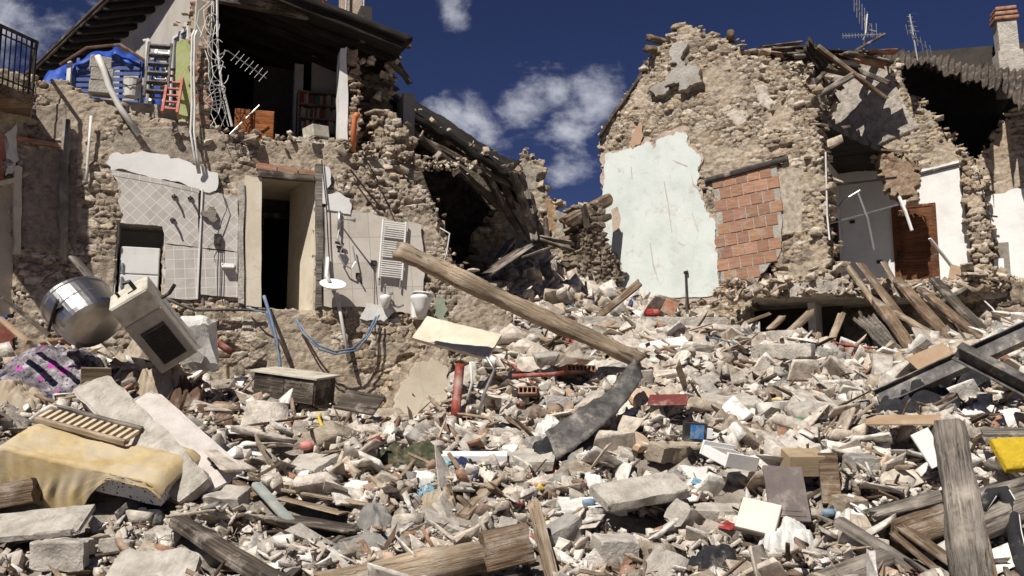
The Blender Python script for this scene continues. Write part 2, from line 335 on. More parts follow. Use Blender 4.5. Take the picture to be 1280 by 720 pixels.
def cloth(name, *cols, sc=5, dust=.2, bump=.5):
    return pm(name, cols if len(cols) > 1 else (tuple(q*.75 for q in cols[0]), cols[0]), .95, sc, bump, 60, dust=dust)
M_CY = cloth('ochre bedsheet', (.36, .26, .12), (.47, .36, .185), (.54, .44, .27), sc=2.5, dust=.6)
M_CP = cloth('pink cloth', (.50, .22, .30), (.62, .36, .42))
M_CB = cloth('black cloth', (.012, .012, .015), (.035, .034, .038), dust=.25)
M_CN = cloth('navy cloth', (.012, .018, .05), (.03, .04, .10), dust=.25)
M_CW = cloth('white cloth', (.55, .54, .51), (.72, .71, .68), dust=.3)
M_CT = cloth('tan cloth', (.30, .24, .17), (.42, .35, .26), dust=.3)
M_CBR = cloth('brown wool', (.08, .045, .03), (.17, .10, .07), dust=.3)
M_CR = cloth('red cloth', (.30, .02, .02), (.42, .05, .04), dust=.2)
M_CG = cloth('grey cloth', (.16, .15, .14), (.30, .29, .27), dust=.3)
M_CAMO = cloth('camouflage cloth', (.018, .02, .013), (.06, .065, .035), (.17, .13, .08), sc=11, dust=.1)
M_FLOR = cloth('flowered quilt', (.02, .018, .025), (.16, .14, .16), (.46, .42, .44), sc=6, dust=.05)
def patch(m, col, sc, lo, hi, vor=False):
    """adds blotches of another dye to a cloth material"""
    t = m.node_tree; N = t.nodes; L = t.links; b = N['Principled BSDF']; old = b.inputs['Base Color'].links[0].from_socket
    tc = N.new('ShaderNodeTexCoord'); n = N.new('ShaderNodeTexVoronoi' if vor else 'ShaderNodeTexNoise'); n.inputs['Scale'].default_value = sc; L.new(tc.outputs['Object'], n.inputs['Vector'])
    mr = N.new('ShaderNodeMapRange'); mr.inputs[1].default_value = lo; mr.inputs[2].default_value = hi; L.new(n.outputs[0], mr.inputs[0])
    mx = N.new('ShaderNodeMix'); mx.data_type = 'RGBA'; mx.inputs[7].default_value = (*col, 1); L.new(mr.outputs[0], mx.inputs[0]); L.new(old, mx.inputs[6]); L.new(mx.outputs[2], b.inputs['Base Color'])
patch(M_FLOR, (.42, .06, .30), 4.5, .60, .64)
patch(M_FLOR, (.02, .018, .02), 26, .60, .66)
M_STAR = cloth('white cloth with black stars', (.66, .65, .63), (.74, .73, .71), dust=.05)
patch(M_STAR, (.02, .02, .025), 26, .30, .26, True)
M_STRIPE = cloth('striped orange and cream ticking', (.50, .41, .31), (.60, .50, .39), dust=.35)
def stripes(m, col, sc, axis='X', th=.5):
    t = m.node_tree; N = t.nodes; L = t.links; b = N['Principled BSDF']; old = b.inputs['Base Color'].links[0].from_socket
    tc = N.new('ShaderNodeTexCoord'); n = N.new('ShaderNodeTexWave'); n.bands_direction = axis; n.inputs['Scale'].default_value = sc; n.inputs['Distortion'].default_value = .6; L.new(tc.outputs['Object'], n.inputs['Vector'])
    mr = N.new('ShaderNodeMapRange'); mr.inputs[1].default_value = th; mr.inputs[2].default_value = th+.1; L.new(n.outputs[1], mr.inputs[0])
    mx = N.new('ShaderNodeMix'); mx.data_type = 'RGBA'; mx.inputs[7].default_value = (*col, 1); L.new(mr.outputs[0], mx.inputs[0]); L.new(old, mx.inputs[6]); L.new(mx.outputs[2], b.inputs['Base Color'])
stripes(M_STRIPE, (.46, .29, .19), 9)
# ------------------------------------------------------------------ builders for walls
PAL_T = np.array([(.36, .30, .23), (.42, .36, .29), (.30, .25, .195), (.46, .41, .335), (.40, .33, .24), (.27, .225, .185), (.50, .45, .38), (.36, .29, .22)])
PAL_G = np.array([(.39, .33, .265), (.46, .40, .33), (.31, .26, .205), (.52, .47, .40), (.42, .35, .27), (.28, .235, .185), (.35, .30, .245)])
PAL_D = np.array([(.20, .165, .125), (.25, .21, .165), (.16, .13, .10), (.30, .26, .21), (.22, .18, .14)])  # darker stone tones for shaded walls, the shade painted in
MORT = np.array([.37, .315, .25])
def stone_wall(name, pl, outline, parent, holes=(), rholes=(), res=.02, thick=.5, st=(.26, .125), amp=.045, seed=1, pal=PAL_T, mort=MORT, cover=.45, sm=(), rag=.12, mat=None, flat=()):
    """rubble masonry: every stone swells out of its bed, the outline breaks stone by stone.
    outline/holes in photo pixels projected on the wall's own plane; sm: places smeared with render"""
    O = np.array([pl.uv(*q) for q in outline]); Hs = [np.array([pl.uv(*q) for q in h]) for h in holes]; Rh = [np.array([pl.uv(*q) for q in h]) for h in rholes]
    u0, v0 = O.min(0)-.2; u1, v1 = O.max(0)+.2
    nu = int((u1-u0)/res)+1; nv = int((v1-v0)/res)+1
    u, v = np.meshgrid(u0+np.arange(nu)*res, v0+np.arange(nv)*res)
    wu = u+(fbm(u*2.2, v*2.2, seed)-.5)*.22; wv = v+(fbm(u*2.2+9, v*2.2, seed+3)-.5)*.16
    F1, F2, idd, cu, cv = voro(wu, wv, st[0], st[1], seed)
    mixm = fbm(u*.9+5, v*.9, seed+40, 2) > .56     # patches of smaller rubble
    f1, f2, id2, cu2, cv2 = voro(wu, wv, st[0]*.55, st[1]*.72, seed+9)
    F1 = np.where(mixm, f1, F1); F2 = np.where(mixm, f2, F2); idd = np.where(mixm, id2, idd); cu = np.where(mixm, cu2, cu); cv = np.where(mixm, cv2, cv)
    cu = cu+(u-wu); cv = cv+(v-wv)
    edge = np.clip((F2-F1)/.13, 0, 1); dome = edge**.6
    tlt = ((u-cu-(u-wu))*(idd-.5)*.55+(v-cv)*(((idd*31) % 1)-.5)*.9)
    ct = (fbm(u*1.6, v*1.6, seed+21, 4)-cover)*6; ct = np.clip(ct, 0, 1)    # 1: stones stand bare
    h = dome*(amp*(.15+.95*((idd*7.3) % 1))+np.clip(tlt*.7, -.03, .03))-amp*.6*(1-edge)
    big = (fbm(u*.7, v*.7, seed+61, 4)-.5)*.12
    fine = (fbm(u*11, v*11, seed+7, 4)-.5)*.032
    h = (h*(.22+.78*ct)+fine)+big
    sx = fbm(u*8, v*8, seed+77, 3)
    pit = (idd > .93) & (ct > .3); h = np.where(pit, h-.09*edge, h)
    colr = pal[(idd*997 % len(pal)).astype(int)]*(.82+.36*((idd*57) % 1))[..., None]
    mo = mort*((.85+.35*sx)*(1-.38*ct))[..., None]
    k = (edge*(.25+.75*ct))[..., None]; k = np.clip(k*1.5, 0, 1)
    colr = colr*k+mo*(1-k)
    colr = colr*(.88+.3*fbm(u*.8+3, v*.8, seed+99, 3))[..., None]
    ru = u+(fbm(u*3, v*3, seed+31)-.5)*rag; rv = v+(fbm(u*3+7, v*3, seed+32)-.5)*rag
    alp = np.clip(ct*1.2, 0, 1)*.9
    for q in sm:
        pq = np.array([pl.uv(*a) for a in q[0]]); m = inpoly(ru, rv, pq); h = np.where(m, big*.5+fine*.8+q[2], h); colr = np.where(m[..., None], np.array(q[1])*(.82+.36*sx)[..., None], colr); alp = np.where(m, 0, alp)
    for q in flat:
        pq = np.array([pl.uv(*a) for a in q]); h = np.where(inpoly(u, v, pq), np.minimum(h, .025), h)
    ins = inpoly(cu+(ru-u)*.6, cv+(rv-v)*.6, O)
    for a in Hs: ins &= ~inpoly(u, v, a)
    for a in Rh: ins &= ~inpoly(cu, cv, a)
    colr = np.concatenate([colr, alp[..., None]], -1)
    X = np.stack([u, -h, v], -1).reshape(-1, 3)
    idx = np.arange(nu*nv).reshape(nv, nu)
    q = np.stack([idx[:-1, :-1], idx[:-1, 1:], idx[1:, 1:], idx[1:, :-1]], -1).reshape(-1, 4)
    keep = ins.reshape(-1)[q].all(1); q = q[keep]
    # open edges -> broken thickness
    e = np.concatenate([q[:, [0, 1]], q[:, [1, 2]], q[:, [2, 3]], q[:, [3, 0]]]); key = np.sort(e, 1); kk = key[:, 0].astype(np.int64)*(nu*nv)+key[:, 1]
    un, inv, cnt = np.unique(kk, return_inverse=True, return_counts=True); be = e[cnt[inv] == 1]
    used = np.unique(q); mp = -np.ones(nu*nv, int); mp[used] = np.arange(len(used)); V = [X[used]]; Cc = [colr.reshape(-1, 4)[used]]; n = len(used)
    q = mp[q]; be = mp[be]; Fs = [q]
    bv = np.unique(be); m2 = -np.ones(n, int); m2[bv] = np.arange(len(bv)); prev = bv; cen = V[0].mean(0)
    g = np.random.default_rng(seed)
    dep = [thick*.12, thick*.3, thick*.5, thick*.75, thick]
    P0 = V[0][bv]; off = n
    for di, d in enumerate(dep):
        pp = P0.copy(); pp[:, 1] = np.maximum(pp[:, 1], -.05)*0+d
        jx = (fbm(P0[:, 0]*9+d*31, P0[:, 2]*9+d*17, seed+5)-.5)*.16*(0 if di == len(dep)-1 else 1); jz = (fbm(P0[:, 0]*9+d*13+50, P0[:, 2]*9+d*29, seed+6)-.5)*.14*(0 if di == len(dep)-1 else 1)
        pp[:, 0] += jx; pp[:, 2] += jz
        V.append(pp); Cc.append(Cc[0][bv]*(.8+.4*fbm(P0[:, 0]*7+d*40, P0[:, 2]*7, seed+8)[:, None]))
        cur = off+np.arange(len(bv)); a = prev[m2[be[:, 0]]] if di else be[:, 0]; b = prev[m2[be[:, 1]]] if di else be[:, 1]
        Fs.append(np.stack([b, a, cur[m2[be[:, 0]]], cur[m2[be[:, 1]]]], -1)); prev = cur; off += len(bv)
    bk = V[0].copy(); bk[:, 1] = thick; V.append(bk); Cc.append(Cc[0]*.8); Fs.append(q[:, ::-1]+off)
    return obj(name, np.concatenate(V), np.concatenate(Fs), mat or M_STONE, parent, pl.M(), True, np.concatenate(Cc))
def fract(poly, rag, seed, step=.05):
    g = np.random.default_rng(seed); out = []
    n = len(poly)
    for i in range(n):
        a = np.array(poly[i]); b = np.array(poly[(i+1) % n]); L = np.linalg.norm(b-a); k = max(1, int(L/step)); nn = np.array([-(b-a)[1], (b-a)[0]])/max(L, 1e-6)
        w = np.zeros(k+1); x = np.linspace(0, 1, k+1)
        for o in (1, 2, 4, 9): w += np.interp(x*o*2, np.arange(o*2+1), g.normal(size=o*2+1))*min(rag, L*.15)/o**.8
        w *= np.minimum(1, np.minimum(x, 1-x)*6)
        for j in range(k): out.append(a+(b-a)*x[j]+nn*w[j])
    return out
def slab(name, pl, poly, mat, parent, w=.03, th=.03, rag=.03, seed=1, step=.05, px=True):
    """a sheet of plaster / render / tiles with a broken outline and real thickness, standing w proud of the wall"""
    uv = [pl.uv(*q, w) for q in poly] if px else poly
    pts = fract(uv, rag, seed, step) if rag > 0 else uv
    bm = bmesh.new(); vs = [bm.verts.new((p[0], -w, p[1])) for p in pts]
    f = bm.faces.new(vs); f.normal_update()
    if f.normal.y > 0: f.normal_flip()
    r = bmesh.ops.extrude_face_region(bm, geom=[f]); mv = [g for g in r['geom'] if isinstance(g, bmesh.types.BMVert)]
    bmesh.ops.translate(bm, verts=mv, vec=(0, -.0, 0)); 
    for v in vs: v.co.y += th
    bmesh.ops.triangulate(bm, faces=[x for x in bm.faces if len(x.verts) > 4])
    bmesh.ops.recalc_face_normals(bm, faces=bm.faces)
    me = bpy.data.meshes.new(name); bm.to_mesh(me); bm.free()
    return link(name, me, mat, parent, pl.M())
def box_on(name, pl, u0, u1, v0, v1, w0, w1, mat, parent, bevel=.006):
    m = MB().box(u0, u1, -w1, -w0, v0, v1)
    return m.build(name, mat, parent, pl.M(), bevel=bevel)
def bricks(name, pl, poly, parent, bw=.25, bh=.25, rot=0., w=.0, seed=3, gap=.012, th=.1):
    O = np.array([pl.uv(*q) for q in poly]); g = np.random.default_rng(seed); ca, sa = math.cos(rot), math.sin(rot)
    c = O.mean(0); R2 = (O-c)@np.array([[ca, -sa], [sa, ca]]); lo = R2.min(0); hi = R2.max(0); V = []; Fc = []; Cl = []
    j = 0; y = lo[1]
    while y < hi[1]:
        x = lo[0]-bw*(.5 if j % 2 else 0)-.02
        while x < hi[0]:
            cc = np.array([x+bw/2, y+bh/2]); wc = np.array([cc[0]*ca-cc[1]*sa, cc[0]*sa+cc[1]*ca])+c
            if inpoly(np.array([wc[0]]), np.array([wc[1]]), O)[0]:
                a = (bw-gap)/2; b = (bh-gap)/2; d = w+g.random()*.010; n = len(V); k = .005
                for (dx, dy, ww) in [(-a, -b, 0), (a, -b, 0), (a, b, 0), (-a, b, 0), (-a+k, -b+k, 1), (a-k, -b+k, 1), (a-k, b-k, 1), (-a+k, b-k, 1)]:
                    dx += g.normal()*.003; dy += g.normal()*.003
                    q = np.array([dx*ca-dy*sa, dx*sa+dy*ca])+wc; V.append((q[0], -(d if ww else -th), q[1]))
                Fc += [(n+4, n+5, n+6, n+7), (n, n+1, n+5, n+4), (n+1, n+2, n+6, n+5), (n+2, n+3, n+7, n+6), (n+3, n, n+4, n+7), (n+3, n+2, n+1, n)]
                cl = np.array([1, 1, 1])*(.78+.36*g.random()); cl = cl*np.array([1, .95+.1*g.random(), .95+.1*g.random()]); Cl += [cl]*8
            x += bw
        y += bh; j += 1
    return obj(name, V, Fc, M_BRICK, parent, pl.M(), False, np.array(Cl))
# ------------------------------------------------------------------ stones
def hull(seed, sub=0, rough=.06, pts=16, dims=(1, .74, .5), boxy=.6):
    g = np.random.default_rng(seed); p = g.normal(size=(pts, 3)); p /= np.linalg.norm(p, axis=1)[:, None]
    m = np.abs(p).max(1)[:, None]; p = p*(1-boxy)+p/m*boxy; p *= (.62+.2*g.random((pts, 1)))
    c8 = np.array([(x, y, z) for x in (-1, 1) for y in (-1, 1) for z in (-1, 1)], float); c8 *= (1-(.55-.35*boxy)*g.random((8, 3))); c8[:, 0] += c8[:, 2]*g.normal()*.22; c8[:, 1] += c8[:, 0]*g.normal()*.2
    if pts > 9: c8 = np.delete(c8, g.integers(0, 8), 0)
    p = np.concatenate([c8, p])
    bm = bmesh.new()
    for q in p: bm.verts.new(q)
    r = bmesh.ops.convex_hull(bm, input=bm.verts)
    bmesh.ops.delete(bm, geom=[v for v in bm.verts if not v.link_faces], context='VERTS')
    if sub:
        bmesh.ops.bevel(bm, geom=list(bm.edges), offset=.045, segments=1, affect='EDGES')
        bmesh.ops.triangulate(bm, faces=bm.faces)
        for k in range(sub):
            bmesh.ops.subdivide_edges(bm, edges=bm.edges, cuts=1, use_grid_fill=True)
            bmesh.ops.triangulate(bm, faces=bm.faces)
    bmesh.ops.triangulate(bm, faces=bm.faces); bmesh.ops.recalc_face_normals(bm, faces=bm.faces)
    bm.verts.ensure_lookup_table(); bm.verts.index_update()
    v = np.array([x.co[:] for x in bm.verts]); nn = np.array([x.normal[:] for x in bm.verts]); f = np.array([[x.index for x in q.verts] for q in bm.faces]); bm.free()
    if sub:
        v = v+nn*(n3(v, 2.2, seed)*rough+n3(v, 6, seed+1)*rough*.5+np.abs(n3(v, 13, seed+2))*rough*.35)[:, None]
    s = np.array(dims)*.5/np.abs(v).max(0)
    return v*s, f
LIB_S = [hull(100+i, 0, pts=9+(i % 5)*2, dims=(1, .45+.45*random.random(), .16+.45*random.random()), boxy=.5+.45*random.random()) for i in range(36)]
LIB_M = [hull(300+i, 1, .05, pts=10, dims=(1, .55+.35*random.random(), .22+.3*random.random()), boxy=.8) for i in range(24)]
def chunk(seed, dims, extra=0, jit=.42):
    g = np.random.default_rng(seed); c8 = np.array([(x, y, z) for x in (-1, 1) for y in (-1, 1) for z in (-1, 1)], float)
    c8 *= 1-jit*g.random((8, 3))*np.array([1, 1, .6]); c8[:, 0] += c8[:, 1]*g.normal()*.25
    k = g.integers(0, 3)
    if k: c8 = np.delete(c8, g.integers(0, 8), 0)
    if k > 1: c8 = np.delete(c8, g.integers(0, 7), 0)
    p = np.concatenate([c8, (g.random((extra, 3))*2-1)*.95])
    bm = bmesh.new()
    for q in p: bm.verts.new(q)
    bmesh.ops.convex_hull(bm, input=bm.verts); bmesh.ops.delete(bm, geom=[v for v in bm.verts if not v.link_faces], context='VERTS')
    bmesh.ops.bevel(bm, geom=list(bm.edges), offset=.035, segments=1, affect='EDGES'); bmesh.ops.triangulate(bm, faces=bm.faces)
    bmesh.ops.subdivide_edges(bm, edges=[e for e in bm.edges if e.calc_length() > .5], cuts=1); bmesh.ops.triangulate(bm, faces=bm.faces); bmesh.ops.recalc_face_normals(bm, faces=bm.faces)
    bm.verts.ensure_lookup_table(); bm.verts.index_update()
    v = np.array([x.co[:] for x in bm.verts]); f = np.array([[x.index for x in q.verts] for q in bm.faces]); bm.free()
    v = v+n3(v, 5, seed)[:, None]*v*.035
    return v*np.array(dims)*.5, f
LIB_A = [chunk(1500+i, (1, .5+.45*random.random(), .14+.5*random.random()**1.6), i % 4) for i in range(30)]
def rotm(g, n, tilt=.5):
    a = g.random(n)*6.283; t = g.normal(size=n)*tilt; p = g.normal(size=n)*tilt
    ca, sa, ct, stt, cp, sp = np.cos(a), np.sin(a), np.cos(t), np.sin(t), np.cos(p), np.sin(p); z = np.zeros(n); o = np.ones(n)
    A = np.stack([ca, -sa, z, sa, ca, z, z, z, o], -1).reshape(-1, 3, 3)
    B = np.stack([o, z, z, z, ct, -stt, z, stt, ct], -1).reshape(-1, 3, 3); D = np.stack([cp, z, sp, z, o, z, -sp, z, cp], -1).reshape(-1, 3, 3)
    return A@B@D
def scatter(name, lib, pos, size, rot, col, mat, parent=None, M=None, smooth=False, pick=None):
    V = []; Fc = []; Cl = []; off = 0; n = len(pos)
    if pick is None: pick = np.random.default_rng(5).integers(0, len(lib), n)
    for k, (v, f) in enumerate(lib):
        ix = np.nonzero(pick == k)[0]
        if not len(ix): continue
        sz = size[ix]; sz = sz[:, None, None] if sz.ndim == 1 else sz[:, None, :]
        vv = np.einsum('nij,nkj->nki', rot[ix], v[None]*sz)+pos[ix][:, None]
        V.append(vv.reshape(-1, 3)); Fc.append((f[None]+(off+np.arange(len(ix))*len(v))[:, None, None]).reshape(-1, 3)); off += len(ix)*len(v)
        Cl.append(np.repeat(col[ix], len(v), 0))
    return obj(name, np.concatenate(V), np.concatenate(Fc), mat, parent, M, smooth, np.concatenate(Cl))
def edge_stones(pl, line, n, s0, s1, parent, seed=1, pal=PAL_T, spread=.12, deep=.45, name='edge_stones', out=.06):
    """stones left sticking out of a broken wall edge, in the thickness of the wall"""
    g = np.random.default_rng(seed); L = np.array([pl.uv(*q) for q in line]); seg = np.linalg.norm(np.diff(L, axis=0), axis=1); cs = np.concatenate([[0], np.cumsum(seg)])
    t = g.random(n)*cs[-1]; uu = np.interp(t, cs, L[:, 0])+g.normal(size=n)*spread; vv = np.interp(t, cs, L[:, 1])+g.normal(size=n)*spread*.6
    n = int(n*.36); t = t[:n]; uu = uu[:n]; vv = vv[:n]; w = g.random(n)*deep-out+.055; pos = np.stack([uu, w, vv], -1); s = s0+(s1-s0)*g.random(n)**2.2
    rt = rotm(g, n, .16); c = pal[g.integers(0, len(pal), n)]*(.85+.35*g.random((n, 1)))*1.02
    return tag(scatter(name, LIB_A, pos, s*1.0, rt, c, M_STONE, parent, pl.M(), False), kind='stuff')
def pile(name, pts_w, n, s0, s1, parent, seed=1, pal=PAL_G, tilt=.6, mat=None, lib=None, power=2.):
    """loose stones spread between world points (a list of (point, spread xyz))"""
    g = np.random.default_rng(seed); k = g.integers(0, len(pts_w), n)
    c = np.array([pts_w[i][0] for i in k]); sp = np.array([pts_w[i][1] for i in k]); pos = c+(g.random((n, 3))-.5)*2*sp
    s = s0+(s1-s0)*g.random(n)**power
    cl = pal[g.integers(0, len(pal), n)]*(.85+.35*g.random((n, 1)))
    return tag(scatter(name, lib or LIB_A, pos, s, rotm(g, n, tilt), cl, mat or M_RUB, parent, Matrix.Identity(4), False), kind='stuff')
# ------------------------------------------------------------------ timber, sheets, cloth
def timber(name, p0, p1, w, h, mat, parent=None, seed=1, pw=6., bend=.012, taper=0., roll=0., rough=.03, up=(0, 0, 1), ends=.03, seg=.14, n=12):
    p0 = np.array(p0, float); p1 = np.array(p1, float); L = np.linalg.norm(p1-p0); x = (p1-p0)/L
    upv = np.array(up, float)
    if abs(np.dot(x, upv)) > .95: upv = np.array([0, -1., .0])
    M = frame(p0, x, upv) @ Matrix.Rotation(roll, 4, 'X')
    g = np.random.default_rng(seed); k = max(3, int(L/seg)); V = []; Fc = []
    if pw >= 5: n = 12
    th = np.arange(n)/n*2*math.pi+math.pi/n
    c = np.cos(th); s_ = np.sin(th)
    rr = 1/(np.abs(c)**pw+np.abs(s_)**pw)**(1/pw)
    xs = np.linspace(0, L, k+1); by = np.cumsum(g.normal(size=k+1))*bend*L/k; bz = np.cumsum(g.normal(size=k+1))*bend*L/k
    by -= np.linspace(by[0], by[-1], k+1); bz -= np.linspace(bz[0], bz[-1], k+1)
    lowf = g.normal(size=(n, 2))*rough*1.1
    for i in range(k+1):
        t = i/k; q = 1-taper*t; jit = 1+rough*g.normal(size=n)*(.5 if pw > 5 else .8)+rough*1.2*math.sin(i*.37+seed)+lowf[:, 0]*math.sin(i*.23+seed)+lowf[:, 1]*math.cos(i*.51)
        xx = xs[i]+(g.normal(size=n)*ends*min(w, h)*2 if i in (0, k) else 0)
        for a in range(n): V.append((xx if np.isscalar(xx) else xx[a], by[i]+c[a]*rr[a]*w/2*q*jit[a], bz[i]+s_[a]*rr[a]*h/2*q*jit[a]))
    for i in range(k):
        for a in range(n): b = (a+1) % n; Fc.append((i*n+a, i*n+b, (i+1)*n+b, (i+1)*n+a))
    for e, xx in ((0, 0), (k, L)):
        ci = len(V); V.append((xx+g.normal()*ends*min(w, h), by[e], bz[e]))
        for a in range(n):
            b = (a+1) % n; Fc.append((ci, e*n+b, e*n+a) if e == 0 else (ci, e*n+a, e*n+b))
    o = obj(name, V, Fc, mat, parent, M, pw < 5)
    return o
def sheet(name, c00, c10, c01, c11, mat, parent=None, waves=0, amp=.04, th=.02, rows=0, step=.03, nu=None, nv=None, noise=0., seed=1, smooth=False, sharp=False, M=None, ragend=0.):
    """a bilinear sheet between four world corners, optionally corrugated along u, laid in overlapping rows along v"""
    c00, c10, c01, c11 = [np.array(q, float) for q in (c00, c10, c01, c11)]
    nu = nu or max(4, waves*8); nv = nv or max(4, rows*4 if rows else 6)
    u, v = np.meshgrid(np.linspace(0, 1, nu+1), np.linspace(0, 1, nv+1)); ve = v+ragend*(vn(u*40, u*0, seed)-.5)*(np.abs(v-.5)*2)**6
    X = c00*((1-u)*(1-ve))[..., None]+c10*(u*(1-ve))[..., None]+c01*((1-u)*ve)[..., None]+c11*(u*ve)[..., None]
    N = np.cross(c10-c00, c01-c00); N /= np.linalg.norm(N)
    if N[2] < 0: N = -N
    h = u*0
    if waves: s_ = np.sin(u*waves*2*math.pi); h = h+amp*(s_ if not sharp else (np.abs(s_)**.6)*np.sign(s_))
    if rows: h = h+step*(1-np.mod(v*rows, 1))+step*.6*(vn(np.floor(u*waves*1.0)*3.1, np.floor(v*rows)*7.7, seed)-.5)
    if noise: h = h+noise*(fbm(u*7, v*7, seed)-.5)*2
    X = X+N*h[..., None]; Y = X-N*th
    idx = np.arange((nu+1)*(nv+1)).reshape(nv+1, nu+1); q = np.stack([idx[:-1, :-1], idx[:-1, 1:], idx[1:, 1:], idx[1:, :-1]], -1).reshape(-1, 4); n = idx.size
    rim = []
    for line in (idx[0], idx[-1][::-1], idx[:, 0][::-1], idx[:, -1]):
        rim.append(np.stack([line[1:], line[:-1], line[:-1]+n, line[1:]+n], -1))
    f = np.concatenate([q, q[:, ::-1]+n]+rim)
    org = c00; V = np.concatenate([X.reshape(-1, 3), Y.reshape(-1, 3)])
    if M is None: M = frame(org, c10-c00, N)
    Mi = np.array(M.inverted()); V = V@Mi[:3, :3].T+Mi[:3, 3]
    o = obj(name, V, f, mat, parent, M, smooth); orient(o.data); return o
# ------------------------------------------------------------------ ground and heap
g0 = np.random.default_rng(11)
mb = MB(); mb.add([(-1500, -60, -.02), (1500, -60, -.02), (1500, 3000, -.02), (-1500, 3000, -.02)], [(0, 1, 2, 3)])
tag(mb.build('ground', M_EARTH), kind='structure')
CT = []
YO = np.array([4., 5.9, 6.4, 8.2, 10, 11, 12, 13, 14, 30]); YN = np.array([6.6, 8.6, 9., 10, 11, 11.6, 12.2, 13, 14, 30])
def YM(Y): return float(np.interp(Y, YO, YN))
def ks(y): return float(y/np.interp(y, YN, YO))     # how much farther (and so larger) than in the first survey
for px in (-150, 100, 350, 640, 930, 1180, 1430):
    CT.append(P(px, 725, 9.0)); q = P(px, 725, 9.0); CT.append(np.array([q[0]*.8, 7.2, .12])); CT.append(np.array([q[0]*.5, 5, 0.]))
for px in (60, 250, 450, 640, 830, 1020, 1230): CT.append(P(px, 645, 10.0))
for px, py, Y in ((60, 575, 10.8), (250, 570, 11), (450, 575, 11.3), (640, 575, 11.5), (850, 570, 11.6), (1050, 575, 11.5), (1250, 560, 11.4), (1400, 560, 11.2),
  (30, 520, 11.4), (150, 505, 12), (280, 510, 12.7), (400, 532, 13.2), (500, 532, 13.8), (590, 524, 13.6), (-100, 450, 12.7), (40, 440, 12.8), (190, 452, 13.3), (250, 482, 14), (330, 504, 14.7), (430, 528, 15.4), (520, 540, 15.6), (560, 530, 16),
  (640, 480, 14), (700, 520, 12.9), (750, 460, 14.8), (820, 440, 16), (900, 470, 15), (1000, 480, 14.5), (1100, 485, 14), (1220, 480, 13.5), (1350, 460, 13),
  (600, 440, 16.2), (640, 420, 17.2), (700, 400, 18.6), (650, 355, 19.6), (620, 338, 20.6), (700, 338, 20.8), (690, 322, 22), (640, 318, 22.5), (760, 392, 19.8), (850, 405, 19), (930, 420, 18.4), (1000, 438, 18), (1080, 445, 17.8), (1180, 432, 17), (1280, 400, 16.6), (1400, 390, 16),
  (960, 450, 20), (1080, 455, 20.5), (1200, 440, 20), (1300, 400, 19.5), (1000, 455, 23), (1150, 450, 23)):
    CT.append(P(px, py, Y))
for x, y, z in ((-14, 16, 2.6), (-10, 20, 2.5), (-4, 20, 2.9), (-1, 24, 4.2), (3, 27, 4.6), (8, 27, 3.8), (14, 26, 3.6), (-14, 26, 2), (18, 16, 2.6), (18, 8, .2), (-16, 8, .1), (-15, 3, 0), (17, 3, 0), (0, 32, 3.5), (-18, 32, 1), (18, 32, 2)): CT.append(np.array([x, y, z], float))
CT = np.array(CT)
def rbf(Xc, Z):
    d = np.linalg.norm(Xc[:, None]-Xc[None], axis=-1)
    A = d.copy(); n = len(Xc); A = A+np.eye(n)*-.12
    Q = np.block([[A, np.ones((n, 1)), Xc], [np.ones((1, n)), np.zeros((1, 3))], [Xc.T, np.zeros((2, 3))]])
    return np.linalg.solve(Q, np.concatenate([Z, np.zeros(3)]))
RW = rbf(CT[:, :2], CT[:, 2])
def base_h(x, y):
    sh = x.shape; p = np.stack([x.ravel(), y.ravel()], -1); out = np.empty(len(p))
    for i in range(0, len(p), 20000):
        q = p[i:i+20000]; d = np.linalg.norm(q[:, None]-CT[None, :, :2], axis=-1); out[i:i+20000] = d@RW[:len(CT)]+RW[len(CT)]+q@RW[-2:]
    return out.reshape(sh)
HX0, HY0, HR = -16., 2.2, .06; HNX, HNY = 560, 460
gx, gy = np.meshgrid(HX0+np.arange(HNX)*HR, HY0+np.arange(HNY)*HR)
cx_, cy_ = np.meshgrid(HX0+np.arange(0, HNX+8, 8)*HR, HY0+np.arange(0, HNY+8, 8)*HR)
HC = base_h(cx_, cy_)
fi = np.arange(HNX)/8; fj = np.arange(HNY)/8; i0 = fi.astype(int); j0 = fj.astype(int); a = (fi-i0)[None]; b = (fj-j0)[:, None]
HM = (HC[j0][:, i0]*(1-a)+HC[j0][:, i0+1]*a)*(1-b)+(HC[j0+1][:, i0]*(1-a)+HC[j0+1][:, i0+1]*a)*b
HM = HM+((fbm(gx*.8, gy*.8, 3)-.5)*.6+(fbm(gx*2.2, gy*2.2, 8)-.5)*.36)*np.clip((HM-.05)*2, 0, 1)
HM = HM-.16*np.clip(HM*2, 0, 1)
HM = np.maximum(HM, .0); HB = HM.copy()
BLK = np.zeros_like(HM, bool)
def hz(x, y, H=None):
    H = HM if H is None else H
    i = np.clip(((np.asarray(x)-HX0)/HR).astype(int), 0, HNX-1); j = np.clip(((np.asarray(y)-HY0)/HR).astype(int), 0, HNY-1); return H[j, i]
def hit(px, py, lift=0.):
    """where the line of sight through a photo pixel meets the heap"""
    d = raydir(px, py); d = d/d[1]; Y = np.arange(3.5, 28, .02); p = CO+d*Y[:, None]
    z = hz(p[:, 0], p[:, 1]); k = np.nonzero(p[:, 2] < z+lift)[0]; k = k[0] if len(k) else -1
    q = p[k].copy(); return q
